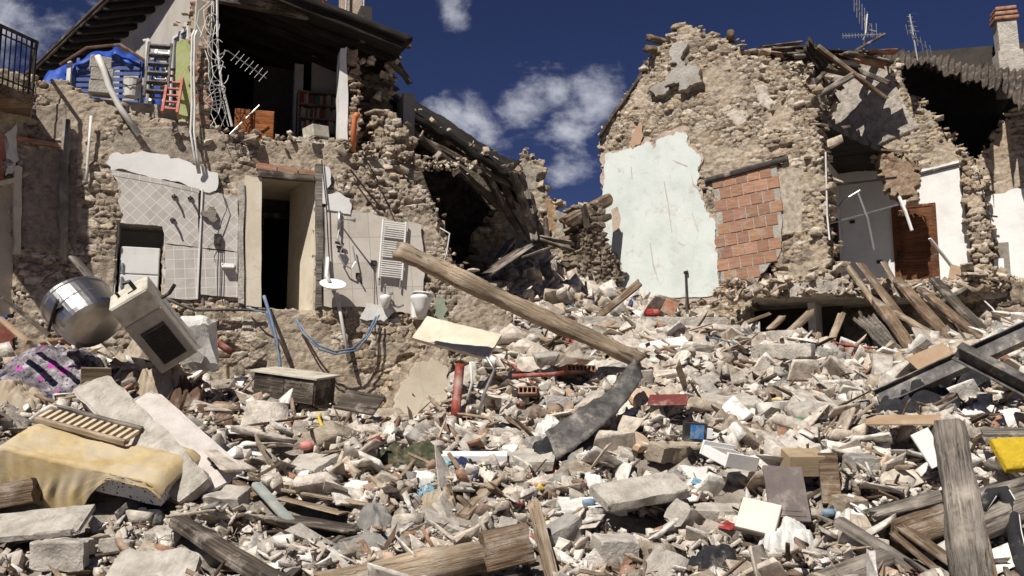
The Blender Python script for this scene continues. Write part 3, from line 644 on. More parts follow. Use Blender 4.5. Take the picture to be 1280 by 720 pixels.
def stamp(o, grow=0):
    """nothing small may be strewn where this thing lies"""
    def one(x):
        if x.type == 'MESH':
            M = np.array(WM[x.name]); me = x.data; n = len(me.vertices); v = np.empty(n*3, np.float32); me.vertices.foreach_get('co', v); v = v.reshape(-1, 3)@M[:3, :3].T+M[:3, 3]
            fs = [tuple(p.vertices) for p in me.polygons]
            for f in fs:
                q = v[list(f)]; L = max(np.ptp(q[:, 0]), np.ptp(q[:, 1])); k = int(L/HR/1.2)+2
                if k > 60: k = 60
                t = np.linspace(0, 1, k)
                for a in range(1, len(q)-1):
                    A, B = np.meshgrid(t, t); m = A+B <= 1.001; A = A[m]; B = B[m]
                    s = q[0]+(q[a]-q[0])*A[:, None]+(q[a+1]-q[0])*B[:, None]
                    i = ((s[:, 0]-HX0)/HR).astype(int); j = ((s[:, 1]-HY0)/HR).astype(int); ok = (i >= 0) & (i < HNX) & (j >= 0) & (j < HNY); i = i[ok]; j = j[ok]; zz = s[ok, 2]
                    lo = zz < HB[j, i]+1.2
                    BLK[j[lo], i[lo]] = True
        for c in x.children: one(c)
    one(o); return o

# ================================================================== LEFT HOUSE
A0 = P(200, 300, 15.0); PA = Plane((A0[0], A0[1], 0), R(18))
house = empty('ruined_house', A0*[1, 1, 0], 'ruined stone house on the left with tiled kitchen and bathroom walls open to the air', 'house')
FA = [(22, 420), (22, 130), (34, 98), (78, 100), (112, 118), (126, 126), (160, 138), (200, 150), (240, 150), (262, 158), (290, 176), (330, 180), (345, 176), (382, 176), (420, 180), (440, 190), (468, 206), (505, 222), (540, 238), (548, 268), (553, 292), (562, 308), (566, 330), (600, 350), (640, 395), (660, 530), (22, 560)]
door_h = [(326.5, 214), (393, 217), (393, 386), (326.5, 386)]
d0 = PA.uv(326.5, 216); d1 = PA.uv(393, 386)
du0, du1, dv0, dv1 = d0[0], PA.uv(393, 300)[0], PA.uv(360, 387)[1], PA.uv(360, 215)[1]
n0 = PA.uv(146, 320)[0]; n1 = PA.uv(204, 320)[0]; nv0 = PA.uv(175, 372)[1]; nv1 = PA.uv(175, 280)[1]
def uvrect(pl, u0, u1, v0, v1):
    out = []
    for u, v in ((u0, v0), (u1, v0), (u1, v1), (u0, v1)):
        p = pl.pt(u, v)-CO; # project back to pixels
        yy = p[1]*math.cos(TILT)+p[2]*math.sin(TILT); zz = -p[1]*math.sin(TILT)+p[2]*math.cos(TILT); out.append((640+F*p[0]/yy, 360-F*zz/yy))
    return out
def px_of(p):
    p = np.array(p)-CO; yy = p[1]*math.cos(TILT)+p[2]*math.sin(TILT); zz = -p[1]*math.sin(TILT)+p[2]*math.cos(TILT); return 640+F*p[0]/yy, 360-F*zz/yy
FLA = [[(134, 188), (272, 212), (300, 222), (330, 216), (330, 386), (200, 376), (203, 283), (146, 280), (140, 230)], [(393, 204), (412, 206), (438, 240), (530, 280), (530, 396), (393, 388)]]
wallA = stone_wall('stone_wall', PA, FA, house, holes=[uvrect(PA, du0, du1, dv0, dv1), uvrect(PA, n0, n1, nv0, nv1)], res=.018, st=(.21, .10), amp=.042, seed=4, pal=PAL_G, cover=.45, flat=FLA,
    sm=[([(30, 188), (74, 186), (76, 308), (62, 316), (27, 306)], (.27, .235, .195), .035), ([(84, 190), (96, 186), (98, 300), (86, 308)], (.25, .215, .18), .02), ([(45, 130), (80, 128), (82, 172), (50, 176)], (.30, .26, .215), .02),
        ([(140, 165), (230, 158), (262, 200), (240, 206), (180, 186), (138, 192)], (.33, .29, .245), .015)])
edge_stones(PA, [(24, 420), (24, 300), (24, 130), (38, 98)], 90, .08, .22, wallA, 2, PAL_G)
edge_stones(PA, [(126, 124), (200, 150), (262, 158), (330, 182), (420, 182), (468, 206), (540, 240)], 330, .05, .24, wallA, 3, PAL_G, spread=.10)
edge_stones(PA, [(540, 240), (548, 270), (553, 292), (566, 332), (605, 352), (645, 400)], 150, .08, .26, wallA, 4, PAL_T)
edge_stones(PA, [(100, 160), (118, 200), (120, 250), (110, 290), (128, 310), (135, 350), (60, 345), (55, 400)], 170, .06, .22, wallA, 5, PAL_G, spread=.13, deep=.1, out=.05)
edge_stones(PA, [(128, 190), (140, 260), (150, 275)], 50, .05, .13, wallA, 6, PAL_G, spread=.05, deep=.08, out=.05)
# ground floor wall below the sill stands a little forward, with the ledge of the broken floor
sillw = stone_wall('stone_wall', PA.shift(.10), [(228, 383), (300, 386), (420, 392), (540, 400), (580, 412), (640, 420), (660, 540), (200, 560), (205, 400)], house, res=.018, thick=.4, st=(.23, .12), amp=.035, seed=14, pal=PAL_T, cover=.35)
edge_stones(PA.shift(.12), [(205, 382), (300, 386), (420, 392), (540, 400), (600, 412)], 130, .05, .17, sillw, 7, PAL_G, spread=.05, deep=.2)
tag(sillw, None)
# arch of a fallen vault at the foot of the wall
PV = PA.shift(.32)
va = stone_wall('vault_stub', PV, [(478, 530), (482, 500), (492, 470), (505, 450), (522, 436), (542, 430), (560, 440), (566, 448), (560, 530)], house, res=.02, thick=.5, st=(.10, .16), amp=.05, seed=31, pal=PAL_T, cover=.45, rag=.08)
slab('plaster_patch', PV, [(487, 526), (492, 500), (500, 478), (518, 458), (540, 447), (550, 452), (558, 470), (563, 526)], M_CREAM, va, .075, .05, .03, 5)
# plaster and tiles of the torn open rooms
slab('plaster_patch', PA, [(137, 195), (158, 192), (180, 189), (210, 193), (238, 203), (272, 216), (270, 238), (262, 241), (247, 237), (196, 224), (138, 213)], M_WHITE, wallA, .065, .04, .02, 6)
td = slab('wall_tiles', PA, [(139, 213.5), (196, 224.5), (248, 237), (248, 309), (206, 304), (203, 283), (150, 278), (154, 268), (147, 252), (152, 240), (146, 226)], M_TILE_D, wallA, .062, .03, .008, 7)
slab('wall_tiles', PA, [(206, 304.5), (248, 309.5), (247, 374), (206, 372)], M_TILE_S, wallA, .06, .03, .006, 8)
slab('wall_tiles', PA, [(251.5, 236), (297, 247), (297, 315), (251.5, 310)], M_TILE_D, wallA, .045, .03, .01, 9)
slab('wall_tiles', PA, [(251.5, 310.5), (297, 315.5), (297, 372), (251, 368)], M_TILE_S, wallA, .043, .03, .006, 10)
slab('tile_border', PA, [(139, 212), (196, 223), (249, 236), (249, 241), (196, 229), (140, 219)], M_TILE_S, wallA, .067, .02, .0, 11)
box_on('edge_strip', PA, PA.uv(248.6, 300)[0], PA.uv(251, 300)[0], PA.uv(250, 375)[1], PA.uv(250, 237)[1], .0, .075, M_ENAM, wallA)
slab('jamb_post', PA, [(298, 226), (305, 228), (305, 380), (298, 378)], M_CONC, wallA, .11, .1, .012, 12)
slab('plaster_patch', PA, [(306, 219), (327, 222), (327, 384), (306, 382)], M_CREAM, wallA, .075, .05, .006, 13)
slab('jamb_post', PA, [(394, 205), (402, 205), (402.5, 383), (394.5, 386)], M_WG, wallA, .10, .1, .012, 14)
slab('wall_tiles', PA, [(403, 258), (428, 260), (474, 270), (527, 281), (529, 362), (522, 394), (480, 388), (430, 384), (403, 382)], M_TILE_B, wallA, .06, .04, .02, 15)
slab('plaster_patch', PA, [(398, 208), (411, 209), (413, 224), (408, 236), (409, 255), (400, 250)], M_WHITE, wallA, .09, .04, .015, 16)
slab('plaster_patch', PA, [(408, 242), (424, 240), (437, 248), (438, 268), (408, 262)], M_WHITE, wallA, .08, .04, .015, 17)
slab('plaster_patch', PA, [(458, 379), (478, 381), (492, 391), (480, 402), (450, 398)], M_WHITED, wallA, .16, .06, .02, 18)
slab('green_paint_patch', PA, [(545, 372), (557, 374), (560, 400), (552, 412), (544, 396)], pm('faded green paint', ((.22, .28, .20), (.34, .36, .28)), .9), wallA, .06, .03, .03, 19)
bricks('lintel_bricks', PA, [(322, 203), (390, 209), (390, 219), (322, 213)], wallA, .33, .13, R(-4), .06, 4)
timber('timber', PA.at(322, 217, .06), PA.at(392, 223, .06), .14, .12, M_WD, wallA, 9)
# the doorway: reveals, ceiling and a dark passage behind
def reveal(pl, u0, u1, v0, v1, dep, mats, parent, back=True):
    mL, mR, mT, mBk = mats
    b = .004
    for nm, bx, mt in (('reveal', (u0-.06, u0, b, dep, v0, v1), mL), ('reveal', (u1, u1+.06, b, dep, v0, v1), mR), ('ceiling', (u0-.06, u1+.06, b, dep, v1, v1+.08), mT), ('floor', (u0-.06, u1+.06, b, dep, v0-.1, v0), mT)):
        MB().box(*bx).build(nm, mt, parent, pl.M())
    if back: MB().box(u0-.1, u1+.1, dep, dep+.08, v0-.1, v1+.1).build('back_wall', mBk, parent, pl.M())
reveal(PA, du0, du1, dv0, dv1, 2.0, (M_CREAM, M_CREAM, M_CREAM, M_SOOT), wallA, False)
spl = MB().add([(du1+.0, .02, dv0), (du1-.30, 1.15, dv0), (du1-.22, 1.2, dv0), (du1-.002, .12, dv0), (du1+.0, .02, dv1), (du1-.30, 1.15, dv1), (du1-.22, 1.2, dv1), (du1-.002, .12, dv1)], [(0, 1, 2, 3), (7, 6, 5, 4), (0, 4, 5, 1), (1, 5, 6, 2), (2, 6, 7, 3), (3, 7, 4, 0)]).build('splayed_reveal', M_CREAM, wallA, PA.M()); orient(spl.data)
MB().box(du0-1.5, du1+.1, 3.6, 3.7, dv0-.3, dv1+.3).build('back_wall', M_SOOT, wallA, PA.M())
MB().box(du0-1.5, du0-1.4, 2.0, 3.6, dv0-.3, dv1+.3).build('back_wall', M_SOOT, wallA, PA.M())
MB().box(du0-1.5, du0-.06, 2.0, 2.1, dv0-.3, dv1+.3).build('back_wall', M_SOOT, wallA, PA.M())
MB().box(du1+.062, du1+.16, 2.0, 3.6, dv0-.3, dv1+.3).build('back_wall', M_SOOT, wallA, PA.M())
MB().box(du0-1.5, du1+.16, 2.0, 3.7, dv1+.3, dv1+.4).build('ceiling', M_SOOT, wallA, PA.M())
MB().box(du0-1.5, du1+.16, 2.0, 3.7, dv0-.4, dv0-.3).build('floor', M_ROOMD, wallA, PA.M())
b_ = MB().box(du0+.12, du0+.2, 2.0, 2.12, dv0, dv1-.25).box(du1-.14, du1-.06, 2.0, 2.12, dv0, dv1-.25).box(du0+.12, du1-.06, 2.0, 2.12, dv1-.33, dv1-.25); b_.build('door_frame', M_WD, wallA, PA.M())
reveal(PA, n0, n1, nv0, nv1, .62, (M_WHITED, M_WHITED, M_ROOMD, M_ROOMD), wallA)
# side wall of the house towards the street with its window and red paint
PB = Plane((PA.at(26, 300)[0], PA.at(26, 300)[1], 0), R(40))
wb = stone_wall('side_wall', PB, [(44, 100), (44, 420), (44, 560), (-160, 600), (-160, 60), (20, 90)], house, holes=[[(-6, 222), (18, 216), (18, 395), (-6, 400)]], res=.025, seed=22, pal=PAL_G, cover=.62, rag=.03)
slab('plaster_patch', PB, [(-60, 180), (0, 165), (8, 170), (6, 228), (-6, 232), (-60, 240)], M_RED, wb, .05, .03, .03, 3)
slab('plaster_patch', PB, [(-60, 400), (0, 402), (16, 405), (16, 430), (12, 470), (8, 540), (-60, 560)], M_RED, wb, .05, .03, .03, 4)
slab('plaster_patch', PB, [(6, 168), (22, 150), (24, 200), (18, 213), (7, 220)], M_WHITED, wb, .05, .03, .02, 5)
wf = slab('window_frame', PB, [(18, 208), (28, 209), (26, 318), (17, 316)], M_CREAM, wb, .07, .1, .01, 6)
slab('window_frame', PB, [(-8, 228), (18, 222), (18, 228), (-8, 234)], M_CREAM, wb, .068, .3, .0, 6)
pp = slab('window_board', PB, [(-8, 230), (17, 224), (16, 392), (-8, 396)], M_CREAM, wb, -.12, .05, 0, 7)

# upper storey: floor, stucco wall, piers, dark room, roof
FZ = PA.uv(345, 180)[1]-.05
u_a = PA.uv(30, 110)[0]; u_p = PA.uv(244, 100)[0]; u_r = PA.uv(452, 100)[0]
FZT = P(150, 132, 15.0)[2]+.12; u_g = PA.uv(250, 100)[0]
MB().box(u_g, u_r+.6, .1, 5.2, FZ-.28, FZ-.02).build('floor_slab', M_CONC, house, PA.M())
MB().box(u_a+.2, u_g-.01, .3, 4.2, FZ-.28, FZT-.02).build('floor_slab', M_CONC, house, PA.M())
# stucco wall, running back to the left from the brick pier
sF = P(252, 80, 14.9); Pst = Plane((sF[0], sF[1], 0), 0); dvec = np.array([-.66, .75, 0]); dvec /= np.linalg.norm(dvec)
Pst.U = -dvec; Pst.N = np.array([dvec[1]*-1, dvec[0], 0]); 
if np.dot(Pst.N, CO-Pst.o) < 0: Pst.N = -Pst.N
TOPZ = PA.uv(345, 180)[1]+2.35
MB().box(-6.5, -.3, 0, .3, FZ-.02, TOPZ+.42).build('stucco_wall', M_STUCCO, house, Pst.M())
MB().box(-2.1, -1.25, -.02, .0, FZT, FZT+.9).build('yellow_panel', M_YELLOW, house, Pst.M())
FZo = FZ; FZ = FZT-.2
wn_ = MB().box(-1.05, -.52, -.03, -.0, FZ+.3, FZ+1.45).build('window', M_GLASS, house, Pst.M())
MB().box(-1.10, -1.05, -.05, 0, FZ+.25, FZ+1.5).box(-.52, -.47, -.05, 0, FZ+.25, FZ+1.5).box(-.80, -.77, -.05, 0, FZ+.25, FZ+1.5).box(-1.05, -.80, -.05, -.031, FZ+1.45, FZ+1.5).box(-.77, -.52, -.05, -.031, FZ+1.45, FZ+1.5).box(-1.1, -.47, -.12, -.051, FZ+.22, FZ+.26).build('window_frame', M_ENAM, wn_, Pst.M())
FZ = FZo
gp = slab('green_pier', PA, [(221, 52), (239, 46), (240, 150), (221, 147)], M_GREEN, house, -.08, .45, .01, 3)
bp = stone_wall('brick_pier', PA.shift(-.05), [(236, 0), (262, -4), (263, 60), (258, 100), (262, 165), (240, 160)], house, res=.02, thick=.35, st=(.16, .07), amp=.03, seed=44, pal=np.array([(.34, .20, .14), (.40, .32, .25), (.30, .18, .13), (.42, .36, .30)]), cover=.45, rag=.06)
edge_stones(PA.shift(-.05), [(236, 10), (228, 35), (236, 55)], 26, .08, .2, bp, 8, PAL_G, spread=.06)
p2 = stone_wall('brick_pier', PA.shift(-.15), [(434, 60), (449, 62), (450, 100), (451, 196), (434, 194)], house, res=.02, thick=.35, st=(.16, .08), amp=.05, seed=45, pal=np.array([(.34, .24, .17), (.42, .36, .29), (.30, .22, .17)]), cover=.4, rag=.05)
slab('white_pillar', PA, [(426, 60), (434, 58), (435, 180), (424, 178)], M_WHITE, house, -.12, .35, .008, 3)
sh_ = stone_wall('stone_wall', PA.shift(-.9), [(449, 50), (492, 60), (500, 80), (488, 100), (484, 130), (490, 150), (505, 200), (505, 240), (449, 240)], house, res=.022, thick=.5, st=(.28, .13), amp=.06, seed=46, pal=PAL_D, cover=.35, rag=.2)  # dark stones carry the shadow of the roof in their colour
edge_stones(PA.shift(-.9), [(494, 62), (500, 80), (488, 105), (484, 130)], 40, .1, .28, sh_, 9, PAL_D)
blk = stone_wall('stone_wall', PA.shift(-.2), [(466, 140), (478, 134), (490, 139), (512, 152), (516, 170), (511, 196), (490, 208), (474, 200), (468, 180)], house, res=.02, thick=.6, st=(.32, .17), amp=.07, seed=47, pal=PAL_T, cover=.38, rag=.1)
edge_stones(PA.shift(-.2), [(468, 200), (466, 140), (490, 138), (514, 158), (510, 200)], 50, .1, .3, blk, 10, PAL_T, spread=.05)
# dark room shell
u2 = PA.uv(262, 100)[0]
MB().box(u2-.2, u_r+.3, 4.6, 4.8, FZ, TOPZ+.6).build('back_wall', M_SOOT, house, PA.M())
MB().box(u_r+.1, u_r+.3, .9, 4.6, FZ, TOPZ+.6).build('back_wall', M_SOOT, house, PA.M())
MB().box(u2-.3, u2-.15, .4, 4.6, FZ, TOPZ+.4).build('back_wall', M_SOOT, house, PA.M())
ub0 = PA.uv(362, 120)[0]+.25; ub1 = PA.uv(392, 120)[0]+.12
MB().box(ub0, ub0+.16, 2.0, 2.3, FZ, TOPZ-.2).build('white_pillar', M_WHITED, house, PA.M())
MB().box(ub1, u_r-.1, 1.5, 1.62, FZ, TOPZ+.2).build('partition', M_ROOMD, house, PA.M())
MB().box(u2+.8, ub0, 2.3, 2.42, FZ, TOPZ-.2).build('partition', M_SOOT, house, PA.M())
# rubble lying along the torn floor edge
pile('loose_stones', [(PA.pt(u_a+1.3+i*.35, FZ+(.02), -.25), (.3, .28, .09)) for i in range(17)], 700, .03, .15, wallA, 3, PAL_G)
pile('loose_stones', [(PA.pt(PA.uv(px, 175)[0], FZ+.12, -.3), (.3, .35, .12)) for px in (300, 350, 380, 400, 425, 450, 480)], 300, .04, .24, wallA, 4, PAL_G)

# roof of the left house
Rn = P(296, -40, 15.1); Er = P(517, 46, 15.6); El = P(150, -22, 16.2); Elf = P(30, 93, 20.0)
bk = np.array([-.42, .91, 0]); Rf = Rn+bk*6.5; Erf = Er+bk*6.5
roof = empty('roof', Rn, None, None); del WM[roof.name]; bpy.data.objects.remove(roof)
rr_ = sheet('roof', Rn, Er, Rf, Erf, M_SHADEW, house, waves=0, nu=30, nv=30, th=.10, noise=.02, seed=3)
sheet('roof', El, Rn, Elf, Rf, M_SHADEW, house, nu=30, nv=30, th=.10, noise=.02, seed=4)
rk = (Er-Rn)/np.linalg.norm(Er-Rn)
for i in range(24):       # tile ends along the torn verge and the left eave
    pass
tl = MB()
def coppo(mb, p, d, r, L, up=(0, 0, 1), n=7, th=.012):
    d = Vector([float(x) for x in d]).normalized(); up = Vector(up); s = d.cross(up).normalized(); upn = s.cross(d); p = Vector([float(x) for x in p]); v = []; f = []
    for j, (t, rr) in enumerate(((0, r), (L, r*.86))):
        for q in (1, 1-th/r):
            for i in range(n+1):
                a = math.pi*i/n; v.append(p+d*t+s*math.cos(a)*rr*q+upn*math.sin(a)*rr*q*.85)
    m = n+1
    for i in range(n): f += [(i, i+1, 2*m+i+1, 2*m+i), (m+i+1, m+i, 3*m+i, 3*m+i+1), (i+1, i, m+i, m+i+1), (2*m+i, 2*m+i+1, 3*m+i+1, 3*m+i)]
    f += [(0, 2*m, 3*m, m), (n, m+n, 3*m+n, 2*m+n)]
    mb.add(v, f)
Lr = np.linalg.norm(Er-Rn)
for i in range(int(Lr/.36)+1):
    for k in range(4):
        b0 = Rn+rk*(i*.36+.4*(k % 2)*.1)+np.array([0, 0, .05+random.random()*.04])+bk*(k*.24-.10); coppo(tl, b0+rk*.2, rk, .105, .44)
le = (Elf-El)/np.linalg.norm(Elf-El); li = (Rn-El)/np.linalg.norm(Rn-El)
for i in range(int(np.linalg.norm(Elf-El)/.22)+1):
    for k in range(3): coppo(tl, El+le*i*.22+li*(k*.38-.2)+np.array([0, 0, .05+random.random()*.02]), li, .10, .42)
tl.build('roof_tiles', M_TERRA, rr_, smooth=False)
for i in range(9):        # rafters under the right slope
    a = Rn+bk*(.12+i*.62)+np.array([0, 0, -.17]); b = Er+bk*(.12+i*.62)+np.array([0, 0, -.17])-rk*.15; timber('rafter', a, b, .09, .12, M_SHADEW, rr_, 60+i)
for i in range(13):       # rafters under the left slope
    t = i/12; a = El*(1-t)+Elf*t+np.array([0, 0, -.15])+li*.12; timber('rafter', a, a+(Rn-El)*.72, .08, .10, M_SHADEW, rr_, 80+i)
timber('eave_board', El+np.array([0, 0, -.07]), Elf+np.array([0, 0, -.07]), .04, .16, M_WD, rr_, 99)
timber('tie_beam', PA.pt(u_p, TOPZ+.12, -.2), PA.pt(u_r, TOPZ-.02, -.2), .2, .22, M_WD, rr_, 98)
# broken eave hanging at the right end of the roof
for i, (a, b, Y) in enumerate((((486, 62), (512, 104), 16.4), ((488, 78), (508, 96), 16.2), ((470, 66), (494, 100), 16.6), ((478, 100), (496, 112), 16.5), ((450, 52), (512, 58), 16.1), ((494, 60), (496, 86), 16.3))):
    timber('broken_rafter', P(*a, Y), P(*b, Y+.25), .13, .05, M_WD, rr_, 120+i, ends=.2)
pile('hanging_mortar', [(P(493, 78, 16.4), (.12, .15, .12)), (P(486, 96, 16.6), (.15, .15, .08)), (P(460, 76, 16.3), (.1, .1, .05)), (P(482, 118, 16.7), (.12, .15, .08))], 60, .05, .24, rr_, 9, PAL_G)
# chimney of the left house
chm = MB(); c0 = P(438, 30, 17.5)
m_ = frame(c0-np.array([0, 0, .6]), (1, .3, 0), (0, 0, 1))
ch = MB().box(-.2, .2, -.2, .2, 0, 1.5).build('chimney', M_RENDERP, rr_, m_)
ch.modifiers.new('b', 'BEVEL').width = .01
MB().tube([m_@Vector((-.12, -.3, .6)), m_@Vector((-.12, -.3, 2.2))], .02).build('mast', M_ALU, rr_, Matrix.Identity(4))
MB().tube([m_@Vector((.2, -.3, .3)), m_@Vector((.2, -.3, 2.2))], .015).build('mast', M_ALU, rr_, Matrix.Identity(4))

# ================================================================== RUIN BETWEEN THE HOUSES
ruin = empty('ruined_house', P(640, 340, 21)*[1, 1, 0], 'collapsed stone house in the gap with a fallen roof over a dark hole', 'house')
PM = Plane((P(640, 300, 21.5)[0], P(640, 300, 21.5)[1], 0), R(6))
rw = stone_wall('stone_wall', PM, [(560, 400), (585, 345), (592, 300), (606, 278), (622, 262), (636, 240), (640, 215), (650, 192), (664, 186), (672, 200), (673, 218), (680, 238), (694, 246), (702, 262), (716, 262), (722, 300), (724, 370), (700, 400)], ruin, res=.025, thick=.6, st=(.34, .17), amp=.08, seed=51, pal=PAL_T, cover=.42, rag=.25,
     sm=[([(628, 282), (664, 286), (668, 318), (640, 322)], (.40, .38, .345), .03), ([(654, 205), (672, 210), (674, 235), (655, 236)], (.33, .305, .265), .03), ([(696, 262), (716, 266), (716, 300), (700, 298)], (.38, .35, .31), .03), ([(682, 244), (694, 250), (696, 292), (684, 288)], (.36, .25, .15), .01)])
edge_stones(PM, [(606, 280), (636, 240), (640, 212), (652, 190), (668, 188), (674, 220), (690, 245), (716, 262), (722, 300)], 130, .1, .34, rw, 12, PAL_T, spread=.08)
PM2 = PM.shift(-1.2)
rw2 = stone_wall('stone_wall', PM2, [(470, 420), (480, 180), (520, 150), (600, 190), (640, 230), (640, 420)], ruin, res=.03, thick=.5, st=(.3, .15), amp=.06, seed=52, pal=PAL_D*.45, cover=.4, mort=MORT*.35)  # stone and mortar tones darkened so the hole looks unlit
# dark back room: side wall on the left
sd = MB(); a = PA.pt(PA.uv(545, 250)[0]-.3, 0, -.4)
Ps = Plane((a[0], a[1], 0), R(18)); Ps.U = np.array([-.31, .95, 0]); 
MB().box(-.2, 0, 0, 5.5, 2.0, 7.6).build('side_wall', M_ROOMD, ruin, frame((a[0], a[1], 0), (1, .32, 0), (0, 0, 1)))
# fallen roof: tiled sheet that slopes down to the right, dark below
ra = P(476, 118, 17.0); rb = P(640, 214, 18.4); rc = P(500, 116, 22.2); rd = P(650, 205, 21.0)
fr = sheet('fallen_roof', ra, rb, rc, rd, M_TERRA, ruin, nu=26, nv=20, th=.14, noise=.12, seed=7)
fr.data.materials[0] = M_SHADEW
rb2 = P(668, 292, 19.2); rd2 = P(672, 262, 20.2)
sheet('fallen_roof', rb, rb2, rd, rd2, M_WD, ruin, waves=0, nu=14, nv=12, th=.05, noise=.08, seed=8)
tl = MB(); ax = (rb-ra)/np.linalg.norm(rb-ra); Lr = np.linalg.norm(rb-ra); by = np.array([.05, 1, 0])
for i in range(int(Lr/.26)):
    for k in range(7):
        if random.random() < .12: continue
        p = ra+ax*(i*.26)+by*(k*.3)+np.array([0, 0, .10+random.random()*.08]); dd = ax+np.array([random.uniform(-.3, .3), random.uniform(-.4, .4), random.uniform(-.15, .15)]); coppo(tl, p, dd, .10, .42)
tl.build('roof_tiles', M_TERRA, fr)
for i, (q0, q1) in enumerate((((500, 150, 17.0), (628, 262, 18.9)), ((512, 168, 17.3), (640, 232, 18.7)), ((530, 160, 18), (650, 250, 19.4)), ((600, 205, 18.2), (658, 300, 19.3)), ((640, 215, 18.4), (668, 296, 19.1)), ((628, 220, 18.6), (640, 262, 19)))):
    timber('broken_rafter', P(*q0), P(*q1), .13, .12, M_WD, fr, 140+i, ends=.15, bend=.05)
pile('loose_stones', [(ra*(1-t)+rb*t+np.array([0, .35, .04]), (.3, .3, .05)) for t in (0, .15, .3, .45, .6, .75, .95)], 110, .06, .22, fr, 13, PAL_T)
for i, (q0, q1, w, h) in enumerate((((596, 350, 18.6), (648, 312, 19.2), .35, .04), ((606, 346, 18.5), (664, 306, 19.2), .3, .05), ((672, 296, 19.4), (716, 304, 19.2), .4, .05), ((676, 300, 19.2), (718, 314, 19.1), .3, .05), ((652, 322, 18.9), (686, 310, 19.1), .4, .04), ((620, 326, 19.2), (640, 300, 19.5), .2, .06), ((682, 274, 20), (684, 300, 19.8), .1, .1), ((658, 240, 19.3), (668, 300, 19), .15, .06))):
    timber('fallen_board', P(*q0), P(*q1), w, h, M_WG if i % 3 else M_WD, fr, 340+i, ends=.1)
# pier left of the mint wall, its shaded side put into the stone colours
PP = Plane((P(750, 300, 20.6)[0], P(750, 300, 20.6)[1], 0), R(30))
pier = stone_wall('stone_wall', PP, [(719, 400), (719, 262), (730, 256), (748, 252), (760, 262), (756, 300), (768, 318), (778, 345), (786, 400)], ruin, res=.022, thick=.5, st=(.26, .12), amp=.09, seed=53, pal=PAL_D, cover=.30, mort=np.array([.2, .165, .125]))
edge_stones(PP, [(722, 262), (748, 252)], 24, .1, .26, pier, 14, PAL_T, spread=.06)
tl = timber('roof_beam', P(706, 279, 20.0), P(760, 250, 21.2), .24, .26, M_WM, ruin, 150, ends=.1)
timber('roof_beam', P(729, 258, 20.3), P(734, 285, 20.4), .14, .16, M_WD, ruin, 151, ends=.1)

# ================================================================== RIGHT HOUSE
r0 = P(985, 300, 20.0); PR = Plane((r0[0], r0[1], 0), R(-28))
hr = empty('ruined_house', r0*[1, 1, 0], 'ruined stone house on the right with a mint green wall and a brown door', 'house')
mint = [(756, 194), (768, 191), (782, 187), (792, 183), (802, 182), (808, 176), (816, 186), (822, 174), (835, 169), (845, 164), (855, 162), (858, 178), (866, 187), (875, 194), (876, 204), (872, 212), (874, 222), (870, 234), (876, 246), (880, 258), (886, 266), (892, 274), (893, 303), (897, 323), (898, 352), (899, 367), (850, 372), (797, 380), (783, 378), (778, 345), (778, 330), (768, 314), (757, 303), (753, 280), (754, 250), (755, 230)]
def growp(poly, k, c=None):
    c = np.mean(poly, 0) if c is None else c; return [tuple(c+(np.array(q)-c)*k) for q in poly]
FR = [(749, 170), (768, 140), (788, 114), (800, 94), (808, 78), (814, 62), (836, 47), (842, 32), (858, 25), (872, 34), (882, 42), (900, 48), (917, 54), (930, 69), (960, 72), (979, 80), (998, 98), (1012, 116), (1018, 140), (1028, 170), (1030, 210), (1036, 250), (1034, 290), (1041, 330), (1040, 356), (1010, 352), (988, 350), (968, 340), (962, 318), (952, 338), (940, 352), (936, 368), (940, 425), (770, 425), (786, 388), (776, 345), (764, 318), (752, 300), (753, 240)]
wr = stone_wall('stone_wall', PR, FR, hr, res=.02, thick=.6, st=(.23, .105), amp=.042, seed=61, pal=PAL_T, cover=.40, rag=.10, flat=[growp(mint, 1.06), [(888, 224), (975, 200), (980, 345), (900, 375)], [(786, 150), (806, 150), (806, 186), (786, 190)]],
     sm=[([(945, 108), (956, 106), (966, 128), (962, 138), (950, 130)], (.52, .48, .43), .035), ([(912, 140), (930, 136), (934, 150), (922, 160), (914, 150)], (.50, .46, .41), .03), ([(974, 212), (1000, 208), (1003, 290), (976, 290)], (.40, .355, .30), .0)])
edge_stones(PR, [(750, 172), (790, 114), (808, 80), (838, 46), (846, 30), (870, 30), (916, 54), (960, 72), (998, 98), (1014, 116)], 260, .08, .30, wr, 21, PAL_T, spread=.09)
edge_stones(PR, [(975, 95), (1000, 120), (1012, 150), (1022, 200), (1026, 250), (1026, 300), (1034, 350)], 260, .10, .42, wr, 22, PAL_T, spread=.16)
edge_stones(PR, [(870, 60), (920, 90), (960, 105), (985, 150), (995, 190)], 70, .06, .24, wr, 23, PAL_T, spread=.22, deep=.06, out=.05)
edge_stones(PR, [(752, 200), (754, 250), (753, 300), (766, 325), (780, 360), (786, 390)], 90, .06, .2, wr, 24, PAL_T, spread=.05)
edge_stones(PR, [(940, 355), (965, 330), (990, 352), (1038, 356)], 60, .1, .32, wr, 25, PAL_T, spread=.08)
slab('render_patch', PR, growp(mint, 1.055), M_RENDERP, wr, .045, .04, .05, 5)
slab('plaster_patch', PR, mint, M_MINT, wr, .066, .025, .025, 6, .04)
M_SCR = pm('scratched plaster', ((.36, .35, .31), (.44, .40, .35), (.48, .47, .42)), .95)
